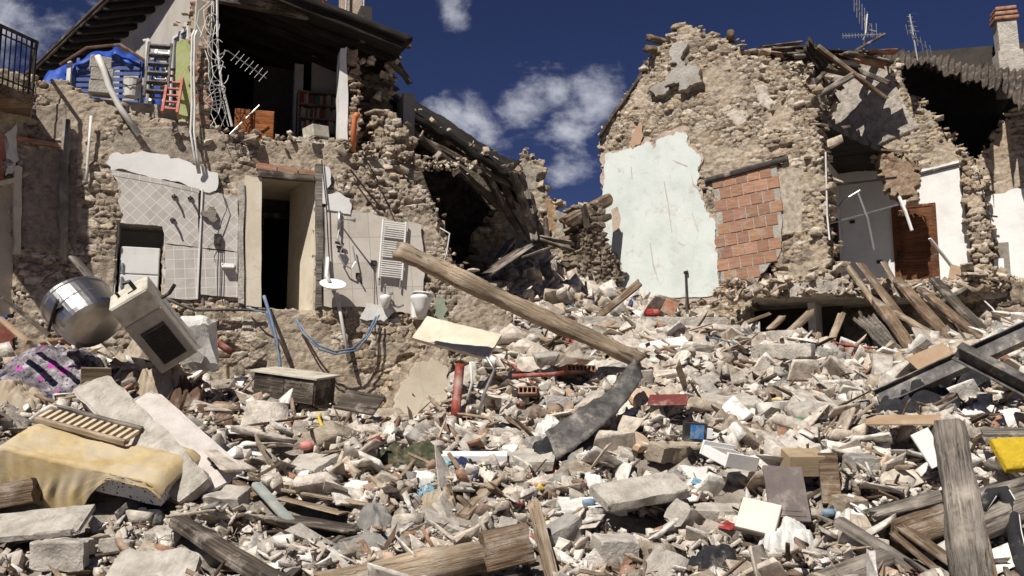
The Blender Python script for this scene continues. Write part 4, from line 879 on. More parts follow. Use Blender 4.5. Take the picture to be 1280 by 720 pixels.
for i, cr_ in enumerate(([(829, 228), (831, 226), (838, 262), (841, 292), (839, 290), (834, 258)], [(812, 304), (814, 304), (818, 330), (824, 352), (821, 350), (815, 332)], [(838, 200), (846, 201), (860, 207), (859, 209), (846, 204)], [(788, 208), (790, 208), (791, 222), (789, 224)], [(846, 302), (858, 306), (857, 308), (846, 305)], [(764, 262), (772, 258), (776, 274), (773, 290), (766, 288)], [(864, 266), (866, 266), (874, 290), (872, 290)], [(862, 214), (868, 230), (876, 236), (874, 238), (865, 232)])):
    slab('scratch', PR, [tuple(np.mean(cr_, 0)*(0 if i != 5 else 0)+np.array(q)) for q in cr_] if i == 5 else [(q[0]*.5+(sum(z[0] for z in sorted(cr_, key=lambda w: (w[1]-q[1])**2)[:2])/2)*.5, q[1]) for q in cr_], M_SCR if i != 5 else M_RENDERP, wr, .0685, .02, .003, 40+i)
slab('render_patch', PR, [(790, 168), (800, 152), (803, 156), (803, 172), (800, 180), (790, 186), (787, 178)], pm('salmon render', ((.38, .24, .16), (.46, .31, .22)), .95), wr, .075, .03, .02, 7)
slab('grey_render', PR, [(838, 49), (856, 50), (857, 78), (850, 82), (836, 80)], M_LGREY, wr, .14, .14, .04, 8)
slab('grey_render', PR, [(838, 84), (862, 80), (875, 86), (878, 101), (862, 106), (848, 114), (830, 104), (834, 94)], M_LGREY, wr, .2, .18, .05, 9)
slab('grey_render', PR, [(812, 106), (830, 100), (836, 112), (828, 118), (812, 118)], M_LGREY, wr, .16, .14, .05, 10)
bkp = bricks('brick_infill', PR, [(894, 226), (912, 218), (971, 204), (974, 250), (975, 304), (968, 326), (952, 342), (938, 364), (902, 368), (899, 300)], wr, .255, .255, R(5.5), .055, 5)
slab('mortar_bed', PR, [(892, 224), (970, 201), (977, 300), (972, 322), (955, 340), (940, 360), (901, 370), (897, 300)], M_LGREY, wr, .045, .04, .03, 11)
timber('lintel_beam', PR.at(881, 226, .06), PR.at(985, 198, .06), .10, .11, M_IRON, wr, 12, bend=0, rough=.01, ends=0)
# log ends sticking out of the gable
for i, (a, b) in enumerate((((811, 47, 21.2), (838, 55, 21.8)), ((808, 61, 21.1), (838, 64, 21.7)), ((913, 41, 20.35), (914, 62, 21.5)), ((778, 145, 21.8), (796, 116, 22.2)))):
    timber('roof_log', P(*a), P(*b), .17, .17, M_WM, wr, 160+i, pw=2, ends=.1)
# remains of the roof along the left gable slope
sheet('roof_edge', P(746, 170, 21.75), P(800, 92, 21.45), P(752, 168, 24), P(806, 88, 23.5), M_WD, hr, nu=10, nv=8, th=.08, noise=.05, seed=12)
sheet('roof_edge', P(770, 146, 21.9), P(806, 76, 21.6), P(782, 146, 24), P(818, 72, 23.5), M_WD, hr, nu=10, nv=8, th=.1, noise=.08, seed=13)
slab('slate_patch', PR, [(778, 140), (800, 96), (812, 76), (822, 72), (816, 96), (806, 112), (796, 130)], M_WD, wr, -.02, .2, .08, 12)

# the rooms behind: back wall with white plaster and brown door
w0 = P(1150, 300, 22.8); PW = Plane((w0[0], w0[1], 0), R(-28))
FW = [(1000, 90), (1030, 76), (1060, 72), (1110, 70), (1122, 84), (1128, 98), (1140, 118), (1152, 132), (1166, 146), (1176, 160), (1190, 178), (1204, 192), (1222, 210), (1232, 190), (1246, 160), (1262, 145), (1290, 112), (1330, 100), (1330, 440), (1000, 440)]
dd0 = PW.uv(1115, 262)[0]; dd1 = PW.uv(1170, 258)[0]
ww = stone_wall('stone_wall', PW, FW, hr, res=.022, thick=.55, st=(.25, .11), amp=.045, seed=71, pal=PAL_T, cover=.42, rag=.12, flat=[[(1030, 200), (1203, 196), (1222, 400), (1030, 405)], [(1230, 236), (1335, 225), (1335, 358), (1245, 360)]],
     sm=[([(1030, 150), (1045, 95), (1075, 80), (1104, 82), (1118, 100), (1130, 130), (1148, 160), (1100, 182), (1064, 184), (1036, 176)], (.40, .37, .335), .045), ([(1238, 170), (1262, 150), (1266, 190), (1240, 200)], (.36, .29, .215), .03)])
edge_stones(PW, [(1112, 72), (1128, 98), (1152, 132), (1176, 160), (1204, 192), (1222, 210), (1246, 160), (1290, 112)], 220, .08, .30, ww, 31, PAL_T, spread=.08)
slab('plaster_patch', PW, [(1036, 205), (1100, 214), (1146, 213), (1172, 208), (1199, 200), (1203, 240), (1212, 300), (1217, 345), (1218, 400), (1036, 400)], M_WHITE, ww, .065, .05, .015, 33)
timber('ring_beam', PW.at(1142, 219, .09), PW.at(1199, 205, .09), .05, .06, M_IRON, ww, 13, bend=0)
ps = stone_wall('stone_pier', PW.shift(.35), [(1202, 190), (1222, 205), (1230, 225), (1234, 262), (1243, 300), (1244, 345), (1240, 385), (1216, 385), (1218, 345), (1210, 290), (1203, 240)], hr, res=.022, thick=.5, st=(.24, .12), amp=.08, seed=72, pal=PAL_T, cover=.32, rag=.12)
edge_stones(PW.shift(.3), [(1212, 205), (1222, 240), (1226, 280), (1234, 320), (1232, 380)], 110, .08, .28, ps, 34, PAL_T, spread=.12)
w2 = slab('plaster_patch', PW, [(1232, 246), (1252, 242), (1276, 236), (1330, 228), (1330, 355), (1252, 356), (1244, 300)], M_WHITE, ww, .075, .05, .02, 35)
nu0, nu1 = PW.uv(1242, 320)[0], PW.uv(1262, 320)[0]; nz0, nz1 = PW.uv(1250, 347)[1], PW.uv(1250, 304)[1]
MB().box(nu0, nu1, -.078, -.0755, nz0, nz1).build('niche', M_RENDER, ww, PW.M())
MB().box(nu0-.0, nu0+.2, -.082, -.0785, nz0+.02, nz0+.42).build('niche_panel', M_WHITE, ww, PW.M())
MB().box(nu0-.06, nu1+.08, -.17, -.076, nz0-.05, nz0).build('window_sill', M_BLACKP, ww, PW.M())
edge_stones(PW, [(1260, 210), (1276, 215), (1290, 225), (1283, 300)], 40, .1, .3, ww, 36, PAL_T, spread=.1)
# brown door
dz1 = PW.uv(1143, 257)[1]; dz0 = dz1-2.15
DM = PW.M() @ Matrix.Translation((dd0, -.07, dz0)); dw = dd1-dd0
dr = MB().box(.07, dw-.07, -.045, 0, 0, 2.08).build('door', M_DOOR, ww, DM)
fr_ = MB().box(0, .07, -.06, 0, 0, 2.15).box(dw-.07, dw, -.06, 0, 0, 2.15).box(.07, dw-.07, -.06, -.001, 2.08, 2.15); fr_.build('door_frame', M_DOOR, dr, DM, bevel=.006)
def arch_panel(x0, x1, z0, z1, rise, sgn):
    m = MB(); n = 12; pts = [(x0, z0), (x1, z0)]
    if sgn > 0: pts = [(x0, z0), (x1, z0)]+[(x1-(x1-x0)*i/n, z1+rise*math.sin(math.pi*i/n)) for i in range(n+1)]
    else: pts = [(x0+(x1-x0)*i/n, z0+rise*math.sin(math.pi*i/n)) for i in range(n+1)]+[(x1, z1), (x0, z1)]
    c = np.mean(pts, 0); k = len(pts); L0 = [(p[0], -.046, p[1]) for p in pts]; L1 = [(c[0]+(p[0]-c[0])*.96, -.062, c[1]+(p[1]-c[1])*.975) for p in pts]; L2 = [(c[0]+(p[0]-c[0])*.88, -.05, c[1]+(p[1]-c[1])*.93) for p in pts]; L3 = [(c[0]+(p[0]-c[0])*.78, -.064, c[1]+(p[1]-c[1])*.87) for p in pts]
    V = L0+L1+L2+L3; f = []
    for r_ in range(3):
        for i in range(k): j = (i+1) % k; f.append((r_*k+i, r_*k+j, (r_+1)*k+j, (r_+1)*k+i))
    f.append(tuple(3*k+i for i in range(k))); m.add(V, f); return m
arch_panel(.17, dw-.17, .82, 1.82, .09, 1).build('door_panel', M_DOOR, dr, DM)
arch_panel(.17, dw-.17, .14, .70, .07, -1).build('door_panel', M_DOOR, dr, DM)
MB().box(.09, .13, -.07, -.045, .92, 1.08).tube([(.11, -.09, 1.03), (.22, -.1, 1.03)], .012).build('handle', M_IRON, dr, DM)
MB().box(PW.uv(1100, 328)[0]-.06, PW.uv(1100, 328)[0]+.06, -.085, -.066, PW.uv(1100, 328)[1]-.04, PW.uv(1100, 328)[1]+.04).build('wall_socket', M_BLACKP, ww, PW.M())
MB().box(PW.uv(1066, 278)[0]-.06, PW.uv(1066, 278)[0]+.06, -.085, -.066, PW.uv(1066, 278)[1]-.04, PW.uv(1066, 278)[1]+.04).build('wall_socket', M_BLACKP, ww, PW.M())
# floor and ceiling slabs of the open rooms (outline in plan, world metres)
def plan_slab(name, pts, z0, z1, mat, parent, rag=.08, seed=1):
    q = fract([np.array(p) for p in pts], rag, seed, .1); bm = bmesh.new(); vs = [bm.verts.new((p[0], p[1], z1)) for p in q]; f = bm.faces.new(vs)
    r = bmesh.ops.extrude_face_region(bm, geom=[f]); mv = [x for x in r['geom'] if isinstance(x, bmesh.types.BMVert)]; bmesh.ops.translate(bm, verts=mv, vec=(0, 0, z0-z1))
    for x in mv: x.co.x += random.uniform(-.04, .04); x.co.y += random.uniform(-.04, .04); x.co.z += random.uniform(-.03, .03)
    bmesh.ops.triangulate(bm, faces=[x for x in bm.faces if len(x.verts) > 4]); bmesh.ops.recalc_face_normals(bm, faces=bm.faces); me = bpy.data.meshes.new(name); bm.to_mesh(me); bm.free(); return link(name, me, mat, parent, Matrix.Identity(4))
fz = P(1040, 352, 19.3)[2]
e = [P(930, 360, 19.6), P(985, 352, 19.5), P(1040, 352, 19.2), P(1110, 362, 19.6), P(1190, 374, 19.8), P(1330, 372, 19.6)]; bkk = [PW.at(1330, 300, .02), PW.at(930, 300, .02)]
fs = plan_slab('floor_slab', [(p[0], p[1]) for p in e+bkk], fz-.26, fz, M_CONC, hr, .12, 4)
pile('loose_stones', [(np.array([p[0], p[1]+.15, fz+.0]), (.5, .25, .10)) for p in e for _ in range(1)]+[((np.array([(e[i][0]+e[i+1][0])/2, (e[i][1]+e[i+1][1])/2+.2, fz])), (.6, .3, .1)) for i in range(5)]+[(np.array([(e[i][0]), (e[i][1]), fz-.2]), (.6, .14, .08)) for i in range(5)], 700, .05, .24, fs, 41, PAL_T)
pile('loose_stones', [(P(1225, 352, 19.9), (.4, .4, .2)), (P(1260, 358, 19.9), (.6, .3, .15)), (P(1200, 360, 20), (.4, .3, .12))], 360, .06, .34, fs, 42, PAL_T)
cz_ = PW.uv(1100, 214)[1]+.02
ce = [PR.at(1030, 200, -.05), P(1056, 200, 20.4), P(1092, 215, 21.4), PW.at(1134, 214, .03), PW.at(1000, 214, .03)]
cz_f = cz_
plan_slab('ceiling_slab', [(p[0], p[1]) for p in ce], cz_, cz_+.16, M_SHADEW, hr, .03, 5)
sw = PR.pt(PR.uv(1034, 250)[0]-.45, 0, -.6); 
MB().box(-.15, 0, 0, 3.6, 3.2, cz_+.1).build('side_wall', M_WHITED, hr, frame((sw[0], sw[1], 0), (.883, -.469, 0), (0, 0, 1)))
MB().box(PR.uv(935, 340)[0]-.3, PR.uv(1036, 340)[0], 1.3, 1.4, 3.0, fz+1.6).build('back_wall', M_SOOT, hr, PR.M())  # dark backing added behind the gap, its shade in the colour
# below the floor: cellar wall, its shade put into dark stone colours
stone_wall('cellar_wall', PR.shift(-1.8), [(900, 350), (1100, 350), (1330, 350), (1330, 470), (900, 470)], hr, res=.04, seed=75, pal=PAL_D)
# vault fragment hanging from the ceiling
hv = stone_wall('hanging_vault', Plane(P(1125, 220, 21.6)*[1, 1, 0], R(-20)), [(1086, 188), (1118, 190), (1146, 202), (1152, 232), (1147, 256), (1136, 248), (1127, 270), (1112, 242), (1098, 214)], hr, res=.022, thick=.45, st=(.3, .2), amp=.08, seed=77, pal=np.array([(.22, .15, .10), (.28, .2, .14), (.34, .29, .23)]), cover=.5, rag=.3, mort=np.array([.24, .18, .13]))
timber('broken_batten', P(1036, 232, 20.3), P(1120, 262-40, 21.4), .04, .05, M_IRON, hr, 171)
# roof over the right part
ua = (P(1108, 78, 23.0), P(1300, 124, 20.3), P(1100, 66, 27), P(1300, 84, 26))
rs = sheet('corrugated_roof', *ua, M_WD, hr, waves=24, amp=.04, th=.03, noise=.30, seed=21, ragend=.35)
Yb = 26.5
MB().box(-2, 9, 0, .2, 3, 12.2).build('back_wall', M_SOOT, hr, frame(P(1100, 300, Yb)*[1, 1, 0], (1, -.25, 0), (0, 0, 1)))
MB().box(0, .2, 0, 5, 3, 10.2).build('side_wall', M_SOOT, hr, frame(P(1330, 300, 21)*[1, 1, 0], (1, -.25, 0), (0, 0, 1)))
tl = MB()
a, b = P(1040, 66, 22.9), P(1116, 62, 24.0); 
for i in range(15):
    for k in range(4):
        p = a+(b-a)*(i/14)+np.array([random.uniform(-.1, .1), .35*k+random.uniform(-.1, .1), .05+.11*k+random.random()*.08]); coppo(tl, p, (random.uniform(-.3, .9), -1, -.25), .10, .42)
for i in range(24):
    t = i/23; p = ua[2]*(1-t)+ua[3]*t+np.array([0, -.2, .08+.03*random.random()]); coppo(tl, p, ua[3]-ua[2], .13, .40)
for i in range(12):
    p = P(930+i*9, 64-i*.3, 22.4); coppo(tl, p+np.array([0, random.uniform(-.2, .3), random.uniform(-.02, .06)]), (random.uniform(-1, 1), -1, -.2), .1, .42)
tl.build('roof_tiles', M_TERRA, rs)
for i, (a, b, Y, w, h, m_) in enumerate((((932, 66), (1010, 60), 21.8, .3, .06, M_WD), ((940, 74), (1012, 66), 21.4, .25, .05, M_WD), ((962, 62), (1040, 70), 22, .3, .07, M_WD), ((975, 80), (1035, 75), 21.6, .2, .12, M_WD), ((1000, 78), (1060, 92), 22, .2, .12, M_WD), ((1030, 70), (1115, 78), 22.4, .3, .1, M_WD), ((1010, 96), (1052, 110), 21.9, .14, .12, M_WD), ((1018, 85), (1045, 130), 21.9, .25, .06, M_WD), ((950, 60), (1000, 54), 22.4, .25, .05, M_WD))):
    timber('roof_board', P(*a, Y), P(*b, Y+.3), w, h, m_, rs, 180+i, ends=.12)
sheet('roof_sheet', P(1004, 62, 20.9), P(1012, 46, 20.6), P(1024, 92, 21.0), P(1038, 78, 20.8), M_WD, rs, waves=3, amp=.04, th=.03)
pile('loose_stones', [(P(1000, 90, 21.2), (.3, .4, .15)), (P(1025, 115, 21.6), (.3, .3, .2)), (P(1040, 80, 22.3), (.4, .3, .1)), (P(1030, 150, 22.2), (.2, .3, .2))], 110, .08, .34, rs, 43, PAL_T)
g9 = np.random.default_rng(77)
for i in range(26):
    px = 935+g9.random()*140; py = 60+12*g9.random()+(px-935)*.03; an = g9.normal()*.22+.12; L_ = 18+32*g9.random(); Y_ = 21.3+1.4*g9.random()
    timber('roof_board', P(px, py, Y_), P(px+L_*math.cos(an), py+L_*math.sin(an), Y_+.5*g9.normal()), .12+.25*g9.random(), .03+.04*g9.random(), [M_WD, M_SHADEW, M_WG, M_TERRA][g9.integers(0, 4)], rs, 400+i, ends=.2)
for i, (a, b, w, h, m_) in enumerate((((1022, 58, 20.6), (1108, 124, 21.0), .12, .09, M_WM), ((1022, 120, 20.9), (1066, 94, 20.6), .17, .12, M_WG), ((1060, 83, 21.3), (1112, 104, 20.8), .14, .10, M_WD), ((1008, 112, 20.6), (1038, 84, 21), .10, .08, M_WD), ((980, 84, 20.3), (1020, 116, 20.2), .10, .05, M_WM), ((1016, 98, 20.2), (1036, 168, 20.4), .05, .05, M_WG), ((1032, 162, 20.6), (1062, 158, 20.9), .06, .06, M_WM), ((1070, 184, 21.8), (1134, 190, 21.6), .05, .05, M_WM))):
    timber('broken_beam', P(*a), P(*b), w, h, m_, rs, 190+i, ends=.1)
# ridge flashing and chimney
MB().box(0, 3.0, 0, .3, 0, .14).build('ridge_flashing', M_ALU, hr, frame(P(1190, 88, 26.4), P(1290, 86, 26)-P(1190, 88, 26.4), (0, 0, 1)), bevel=.02)
cm = frame(P(1263, 92, 25)-np.array([0, 0, .6]), (1, -.2, .03), (-.06, 0, 1)); k_ = 25/F
chb = MB().box(-.31, .31, -.28, .28, 0, 1.15).build('chimney', M_CONC, hr, cm, bevel=.015)
MB().box(-.24, .24, -.22, .22, 1.151, 2.0).build('chimney_shaft', M_CONC, chb, cm, bevel=.012)
for i in range(3): MB().box(-.30+.02*i, .30-.02*i, -.28, .28, 2.001+i*.13, 2.10+i*.13).build('cap_tile', M_TERRA, chb, cm, bevel=.03)
# ================================================================== THINGS ON THE LEFT HOUSE
def pa(px, py, w=0.): return PA.at(px, py, w)
def beamT(label, p0, p1, w, h, mat, cat='timber', name='timber', group=None, **k):
    o = timber(name, p0, p1, w, h, mat, None, **k); tag(o, label, cat, group); return o
# --- blue tarp shelter, blocks, pipe, bucket, ladders on the terrace
def terr(px, py, Y): return P(px, py, Y)
def tz(px, Y, up=0): 
    p = P(px, 200, Y); p[2] = FZT+up; return p
c = tz(122, 15.6)
t = empty('tarpaulin', Matrix.Translation(Vector([float(q) for q in c])) @ Matrix.Scale(1.3, 4), 'blue tarpaulin draped over slatted crates on the torn terrace', 'tarpaulin')
V = []; Fc = []; n = 36
for i in range(n+1):
    for j in range(n+1):
        a = (i/n-.5)*1.35; b = j/n; prof = [(-.0, 0.02), (-.02, .45), (.12, .78), (.35, .93), (.8, .80)]
        tt = b*(len(prof)-1); k = min(int(tt), len(prof)-2); f = tt-k; y = prof[k][0]*(1-f)+prof[k+1][0]*f; z = prof[k][1]*(1-f)+prof[k+1][1]*f
        z *= (1-.38*abs(a/.72)**2.2); 
        z += .05*math.sin(a*9+b*3)*b+.03*math.sin(a*23+b*11); y += .05*math.sin(a*15+z*3)+.03*math.sin(a*31+b*5)
        V.append((a*(1+.15*(1-b)), y, z))
keepf = []
for i in range(n):
    for j in range(n):
        if abs(i/n-.5) < .31 and j/n < .42: continue     # open front, crates show
        a = i*(n+1)+j; Fc.append((a, a+n+1, a+n+2, a+1))
o = obj('sheet', V, Fc, M_TARP, t, WM[t.name], True); o.modifiers.new('s', 'SOLIDIFY').thickness = .012
cr = MB()
for k in range(9): cr.box(-.38, .42, .10, .12, .05+k*.075, .095+k*.075)
for x in (-.38, -.1, .18, .42): cr.box(x-.02, x+.02, .12, .15, .02, .74)
cr.build('slatted_crate', pm('dull blue plastic', ((.04, .07, .20), (.08, .12, .30)), .5, dust=.2), t)
MB().box(-.47, -.42, .02, .06, 0, .66).build('post', M_WHITED, t)
MB().tube([(-.55, 0, .60), (-.2, -.06, .80), (.2, -.02, .86), (.58, .03, .62)], .02).build('edge_roll', M_CBR, t)
for i, (px, dz, s, lb) in enumerate(((121, 0, 1, 'lower grey concrete block beside the blue tarpaulin'), (121, .2, .95, 'middle grey concrete block of the short stack beside the blue tarpaulin'), (118, .4, .9, 'topmost grey concrete block of the short stack by the blue tarpaulin'))):
    M = frame(tz(px, 14.85)+np.array([0, 0, dz]), (1, .3+.1*i, 0), (0, 0, 1)); o = MB().box(-.17*s, .17*s, -.12, .12, 0, .195).build('concrete_block', M_LGREY, None, M, bevel=.012); tag(o, lb, 'block', 'blocks stacked on the terrace')
o = MB().tube([pa(122, 70, .0), pa(130, 88, .03), pa(136, 108, .06), pa(150, 135, .1), pa(174, 168, .13)], .048, 10).build('drain_pipe', M_PVC, smooth=True); tag(o, 'light grey pipe leaning from the terrace down over the wall edge', 'pipe')
orient(o.data)
b = empty('bucket', tz(160, 15.0, .02), 'white plastic bucket standing by the blue tarpaulin', 'bucket')
MB().tube([(0, 0, 0), (0, 0, .26), (0, 0, .28)], [.11, .14, .15], 16).build('body', M_PVC, b, smooth=False)
MB().tube([(-.14, 0, .26), (-.12, -.1, .18), (0, -.15, .13), (.12, -.1, .18), (.14, 0, .26)], .008).build('handle', M_IRON, b)
def ladder(label, base, top, wid, mat, rungs, flat=False, side=(1, .2, 0)):
    base = Vector([float(x) for x in base]); top = Vector([float(x) for x in top]); d = top-base; L = d.length; M = frame(base, side, d)
    e = empty('ladder', M, label, 'ladder')
    for s in (-1, 1): MB().box(s*wid/2-.02, s*wid/2+.02, -.03, .03, 0, L).build('rail', mat, e, bevel=.004)
    for k in range(rungs):
        z = L*(k+.6)/rungs; w2 = .055 if flat else .015
        MB().box(-wid/2+.021, wid/2-.021, -w2, w2, z-.014, z+.014).build('rung', mat, e)
    return e
M_PINKP = pm('faded red paint', ((.34, .09, .07), (.50, .18, .15)), .7, dust=.3)
ladder('grey aluminium step ladder leaning on the stucco wall', tz(190, 14.95), P(209, 55, 15.15), .34, M_STEELD, 6, True)
ladder('red painted ladder fallen aslant over the terrace edge', P(212, 141, 14.75), P(178, 88, 15.1), .22, M_PINKP, 7)
ladder('narrow silver ladder lying behind the red ladder', P(196, 128, 15.0), P(163, 68, 15.2), .20, M_ALU, 8)
o = MB().tube([P(180, 52, 15.5), P(184, 50, 15.5), P(185, 60, 15.5), P(184, 110, 15.5), tz(183, 15.5)], .042, 10).build('drain_pipe', M_PVC, smooth=True); tag(o, 'upright white drain pipe with a bent top on the stucco wall', 'pipe')
# conduits down from the brick pier, antenna and tangle of cables
for k, (off, lb) in enumerate(((0, 'left'), (3.5, 'right'))):
    pts = [pa(243+off, 38, .12), pa(240+off, 45, .14), pa(239+off, 90, .12), pa(240+off, 130, .12), pa(238+off*1.3, 165, .2), pa(243+off, 195, .22), pa(248+off*.6, 217, .12)]
    o = MB().tube(pts, .017, 8).build('conduit', M_CABLE, smooth=True); tag(o, lb+'hand white conduit of the pair running down the brick pier to the plaster', 'cable', 'conduits on the brick pier')
tg = MB(); g = np.random.default_rng(8)
for k in range(5):
    x = 268+g.normal()*5; pts = [pa(266+g.normal()*3, 2, .25)]
    for y in range(14, 160, 16): pts.append(pa(x+g.normal()*4.5+(y-60)*.1, y, .25+g.normal()*.05))
    tg.tube(pts, .006, 5)
for k in range(3):
    cx, cy = 270+g.normal()*5, 30+k*32; pts = [pa(cx+9*math.cos(a)*(1+.2*k), cy+13*math.sin(a), .3) for a in np.linspace(0, 5.5, 14)]; tg.tube(pts, .006, 5)
tg.tube([pa(271, -20, .25), pa(272, 60, .25), pa(276, 100, .25), pa(290, 158, .22)], .02, 6)
tag(tg.build('hanging_cables', M_CABLE), 'tangle of white cables hanging in front of the dark upper room', 'cable')
am = MB(); a, b = pa(284, 63, .4), pa(333, 98, .3); am.tube([a, b], .008); d = (b-a)/np.linalg.norm(b-a)
for k in range(7): q = a+(b-a)*(.2+.12*k); am.tube([q+np.array([.06, .02, .09]), q-np.array([.06, .02, .09])], .0035)
am.tube([a, pa(272, 70, .25)], .01)
tag(am.build('tv_antenna', M_ALU), 'broken television antenna hanging in front of the dark upper room', 'antenna')
am = MB(); a, b = pa(266, 100, .35), pa(272, 140, .3); am.tube([a, b], .01)
for k in range(8): q = a+(b-a)*(.05+.12*k); am.tube([q+np.array([.09, .02, .03]), q-np.array([.09, .02, .03])], .006)
tag(am.build('tv_antenna', M_ALU), 'small bent antenna caught among the white cables below the brick pier', 'antenna')
# cupboard, bookshelf, boxes in the upper room
cb = empty('cupboard', frame(PA.pt(PA.uv(320, 170)[0], FZ+.1, -.35), (1, .28, 0), (0.05, 0, 1)), 'orange veneered cupboard at the edge of the dark upper room', 'cupboard')
MB().box(-.33, .30, 0, .42, 0, .60).build('body', M_ORW, cb, bevel=.008); MB().box(-.32, -.02, -.02, -.001, .02, .58).box(.0, .29, -.02, -.001, .02, .58).build('door', M_ORW, cb, bevel=.004)
MB().tube([(-.4, -.15, .1), (.05, -.2, .62)], .012).build('rod', M_ALU, cb)
bs = empty('bookcase', frame(PA.pt(PA.uv(405, 120)[0]+.1, FZ+.45, -1.28), (1, .32, 0), (0, 0, 1)), 'dark wooden bookcase filled with books on the partition wall', 'bookcase')
sf = MB().box(-.40, -.37, -.0, .26, 0, 1.0).box(.37, .40, 0, .26, 0, 1.0)
for z in (0, .25, .5, .75, .98): sf.box(-.37, .37, 0, .26, z, z+.02)
sf.box(-.37, .37, .24, .26, .021, .979).build('frame', M_WM, bs)
g = np.random.default_rng(3); bcol = [(.4, .05, .04), (.5, .45, .35), (.05, .10, .2), (.45, .35, .2), (.1, .2, .12), (.6, .58, .52), (.25, .08, .05)]
bmats = [pm('book cover', (tuple(x*.35 for x in q), tuple(x*.5 for x in q)), .8) for q in bcol]
for z in (.021, .271, .521, .771):
    x = -.36
    while x < .33:
        w = .022+.03*g.random(); h = .15+.07*g.random()
        if g.random() < .93: MB().box(x, x+w-.002, .03, .18, z, z+h).build('book', bmats[g.integers(0, 7)], bs)
        x += w
for i, (px, up, w, h, m, lb, rz) in enumerate(((398, .02, .55, .16, M_CONC, 'flat grey slab lying on the broken floor below the bookcase', 8), (402, .22, .32, .20, M_CREAMP, 'pale box tipped on the flat slab below the bookcase', 30))):
    M = frame(PA.pt(PA.uv(px, 160)[0]-.05, FZ+up+.05, -.25), (1, .3, .12*i), (-.1, 0, 1)) @ Matrix.Rotation(R(rz), 4, 'Z'); tag(MB().box(-w/2, w/2, -.15, .15, 0, h).build('floor_slab' if i == 0 else 'storage_box', m, None, M, bevel=.01), lb, 'slab' if i == 0 else 'box')
o = MB().box(0, .38, 0, .3, 0, .32).build('wooden_box', M_WM, None, frame(PA.pt(PA.uv(408, 160)[0], FZ+.08, -.75), (1, .3, -.1), (0, 0, 1)), bevel=.01); tag(o, 'brown wooden box behind the rubble at the foot of the white pillar', 'box')
o = MB().tube([pa(441, 190, -.02), pa(443, 150, .02), pa(445, 146, .02), pa(447, 142, .06)], [.045, .045, .05, .05], 10).build('drain_pipe', M_ORPIPE, smooth=True); tag(o, 'orange plastic pipe rising at the right brick pier', 'pipe')
# old pipes on the left wall
o = MB().tube([pa(83, 150, .10), pa(82, 180, .11), pa(80, 215, .11), pa(80, 222, .11), pa(80, 270, .11), pa(79, 330, .11)], [.06, .06, .06, .075, .06, .058], 10).build('drain_pipe', pm('lead grey pipe', ((.12, .11, .10), (.2, .185, .17)), .7, dust=.4), smooth=True); tag(o, 'thick dark cast iron drain pipe on the bare left wall', 'pipe')
o = MB().tube([pa(114, 145, .12), pa(111, 185, .13), pa(109, 210, .12), pa(108, 228, .12)], .022, 8).build('drain_pipe', M_PVC, smooth=True); tag(o, 'thin white pipe in the broken wall left of the white plaster', 'pipe')
o = MB().box(-.32, .32, -.04, .04, -.03, .03).build('timber_lintel', M_TERRA, None, frame(pa(51, 178, .1), PA.U-PA.V*.1, (0, 0, 1)), bevel=.006); tag(o, 'short reddish lintel set in the left end of the wall', 'lintel')
# kitchen: taps, switches, meter
def thingat(nm, lb, cat, M=None): return empty(nm, M, lb, cat)
for px, py, lb in ((218, 246, 'left broken tap sticking out of the diagonal tiles'), (238, 248, 'right broken tap sticking out of the diagonal tiles'), (216, 275, 'small pipe stub low on the diagonal tiles')):
    p = pa(px, py, .06); tag(MB().tube([p, p+PA.N*.12, p+PA.N*.16-PA.V*.05], [.02, .018, .014]).tube([p+PA.N*.02-PA.U*.04, p+PA.N*.02+PA.U*.04], .018).build('tap', M_IRON), lb, 'tap')
e = empty('electric_box', frame(pa(272, 300, .05), PA.U, PA.V), 'small electric box with hanging wires on the narrow tiled strip', 'electric box')
MB().box(-.055, .055, -.06, 0, -.09, .09).build('box', M_IRON, e, bevel=.006)
MB().tube([(0, -.05, .09), (.05, -.06, .3), (.12, -.05, .5), (.04, -.04, .75)], .007).tube([(.02, -.05, -.09), (.02, -.06, -.5), (.03, -.05, -.9)], .008).tube([(.05, -.05, -.09), (.06, -.06, -.5), (.07, -.05, -.95)], .006).tube([(-.05, -.05, -.05), (-.13, -.08, -.12), (-.11, -.08, -.2)], .005).build('wire', M_BLACKP, e)
e = empty('soap_dish', frame(pa(285, 335, .05), PA.U, PA.V), 'white ceramic dish fixed on the narrow tiled strip', 'soap dish')
MB().box(-.09, .09, -.11, 0, -.015, .015).build('dish', M_CERAM, e, bevel=.01); MB().box(-.1, .1, -.02, 0, .016, .07).build('back_plate', M_CERAM, e, bevel=.008)
tag(slab('broken_masonry', PA, [(252, 262), (262, 258), (270, 262), (272, 274), (262, 276), (254, 270)], M_RENDER, None, .11, .1, .03, 3), 'lump of torn masonry stuck on the narrow tiled strip', 'masonry lump')
# bathroom: shower, radiator, basin, toilet
e = empty('shower_mixer', frame(pa(423, 300, .06), PA.U, PA.V), 'chrome shower column with a hose and arm on the beige tiles', 'shower')
MB().tube([(-.0, -.04, .15), (.0, -.04, .47)], .028, 10).build('column', M_ALU, e, smooth=True)
MB().tube([(.02, -.04, .28), (.05, -.2, .30), (.13, -.36, .27), (.19, -.42, .25)], [.012, .012, .014, .035]).build('shower_arm', M_ALU, e)
MB().tube([(0, -.06, .16), (-.03, -.08, .0), (.06, -.1, -.12), (.0, -.1, -.28), (.08, -.12, -.42), (.2, -.12, -.48), (.27, -.1, -.36), (.22, -.08, -.1)], .013).build('hose', M_ALU, e)
MB().tube([(-.06, -.06, -.05), (.08, -.06, -.08)], .022).tube([(-.04, -.08, -.12), (.06, -.08, -.14)], .02).tube([(-.02, -.08, -.2), (.07, -.08, -.2)], .02).build('valve', M_IRON, e)
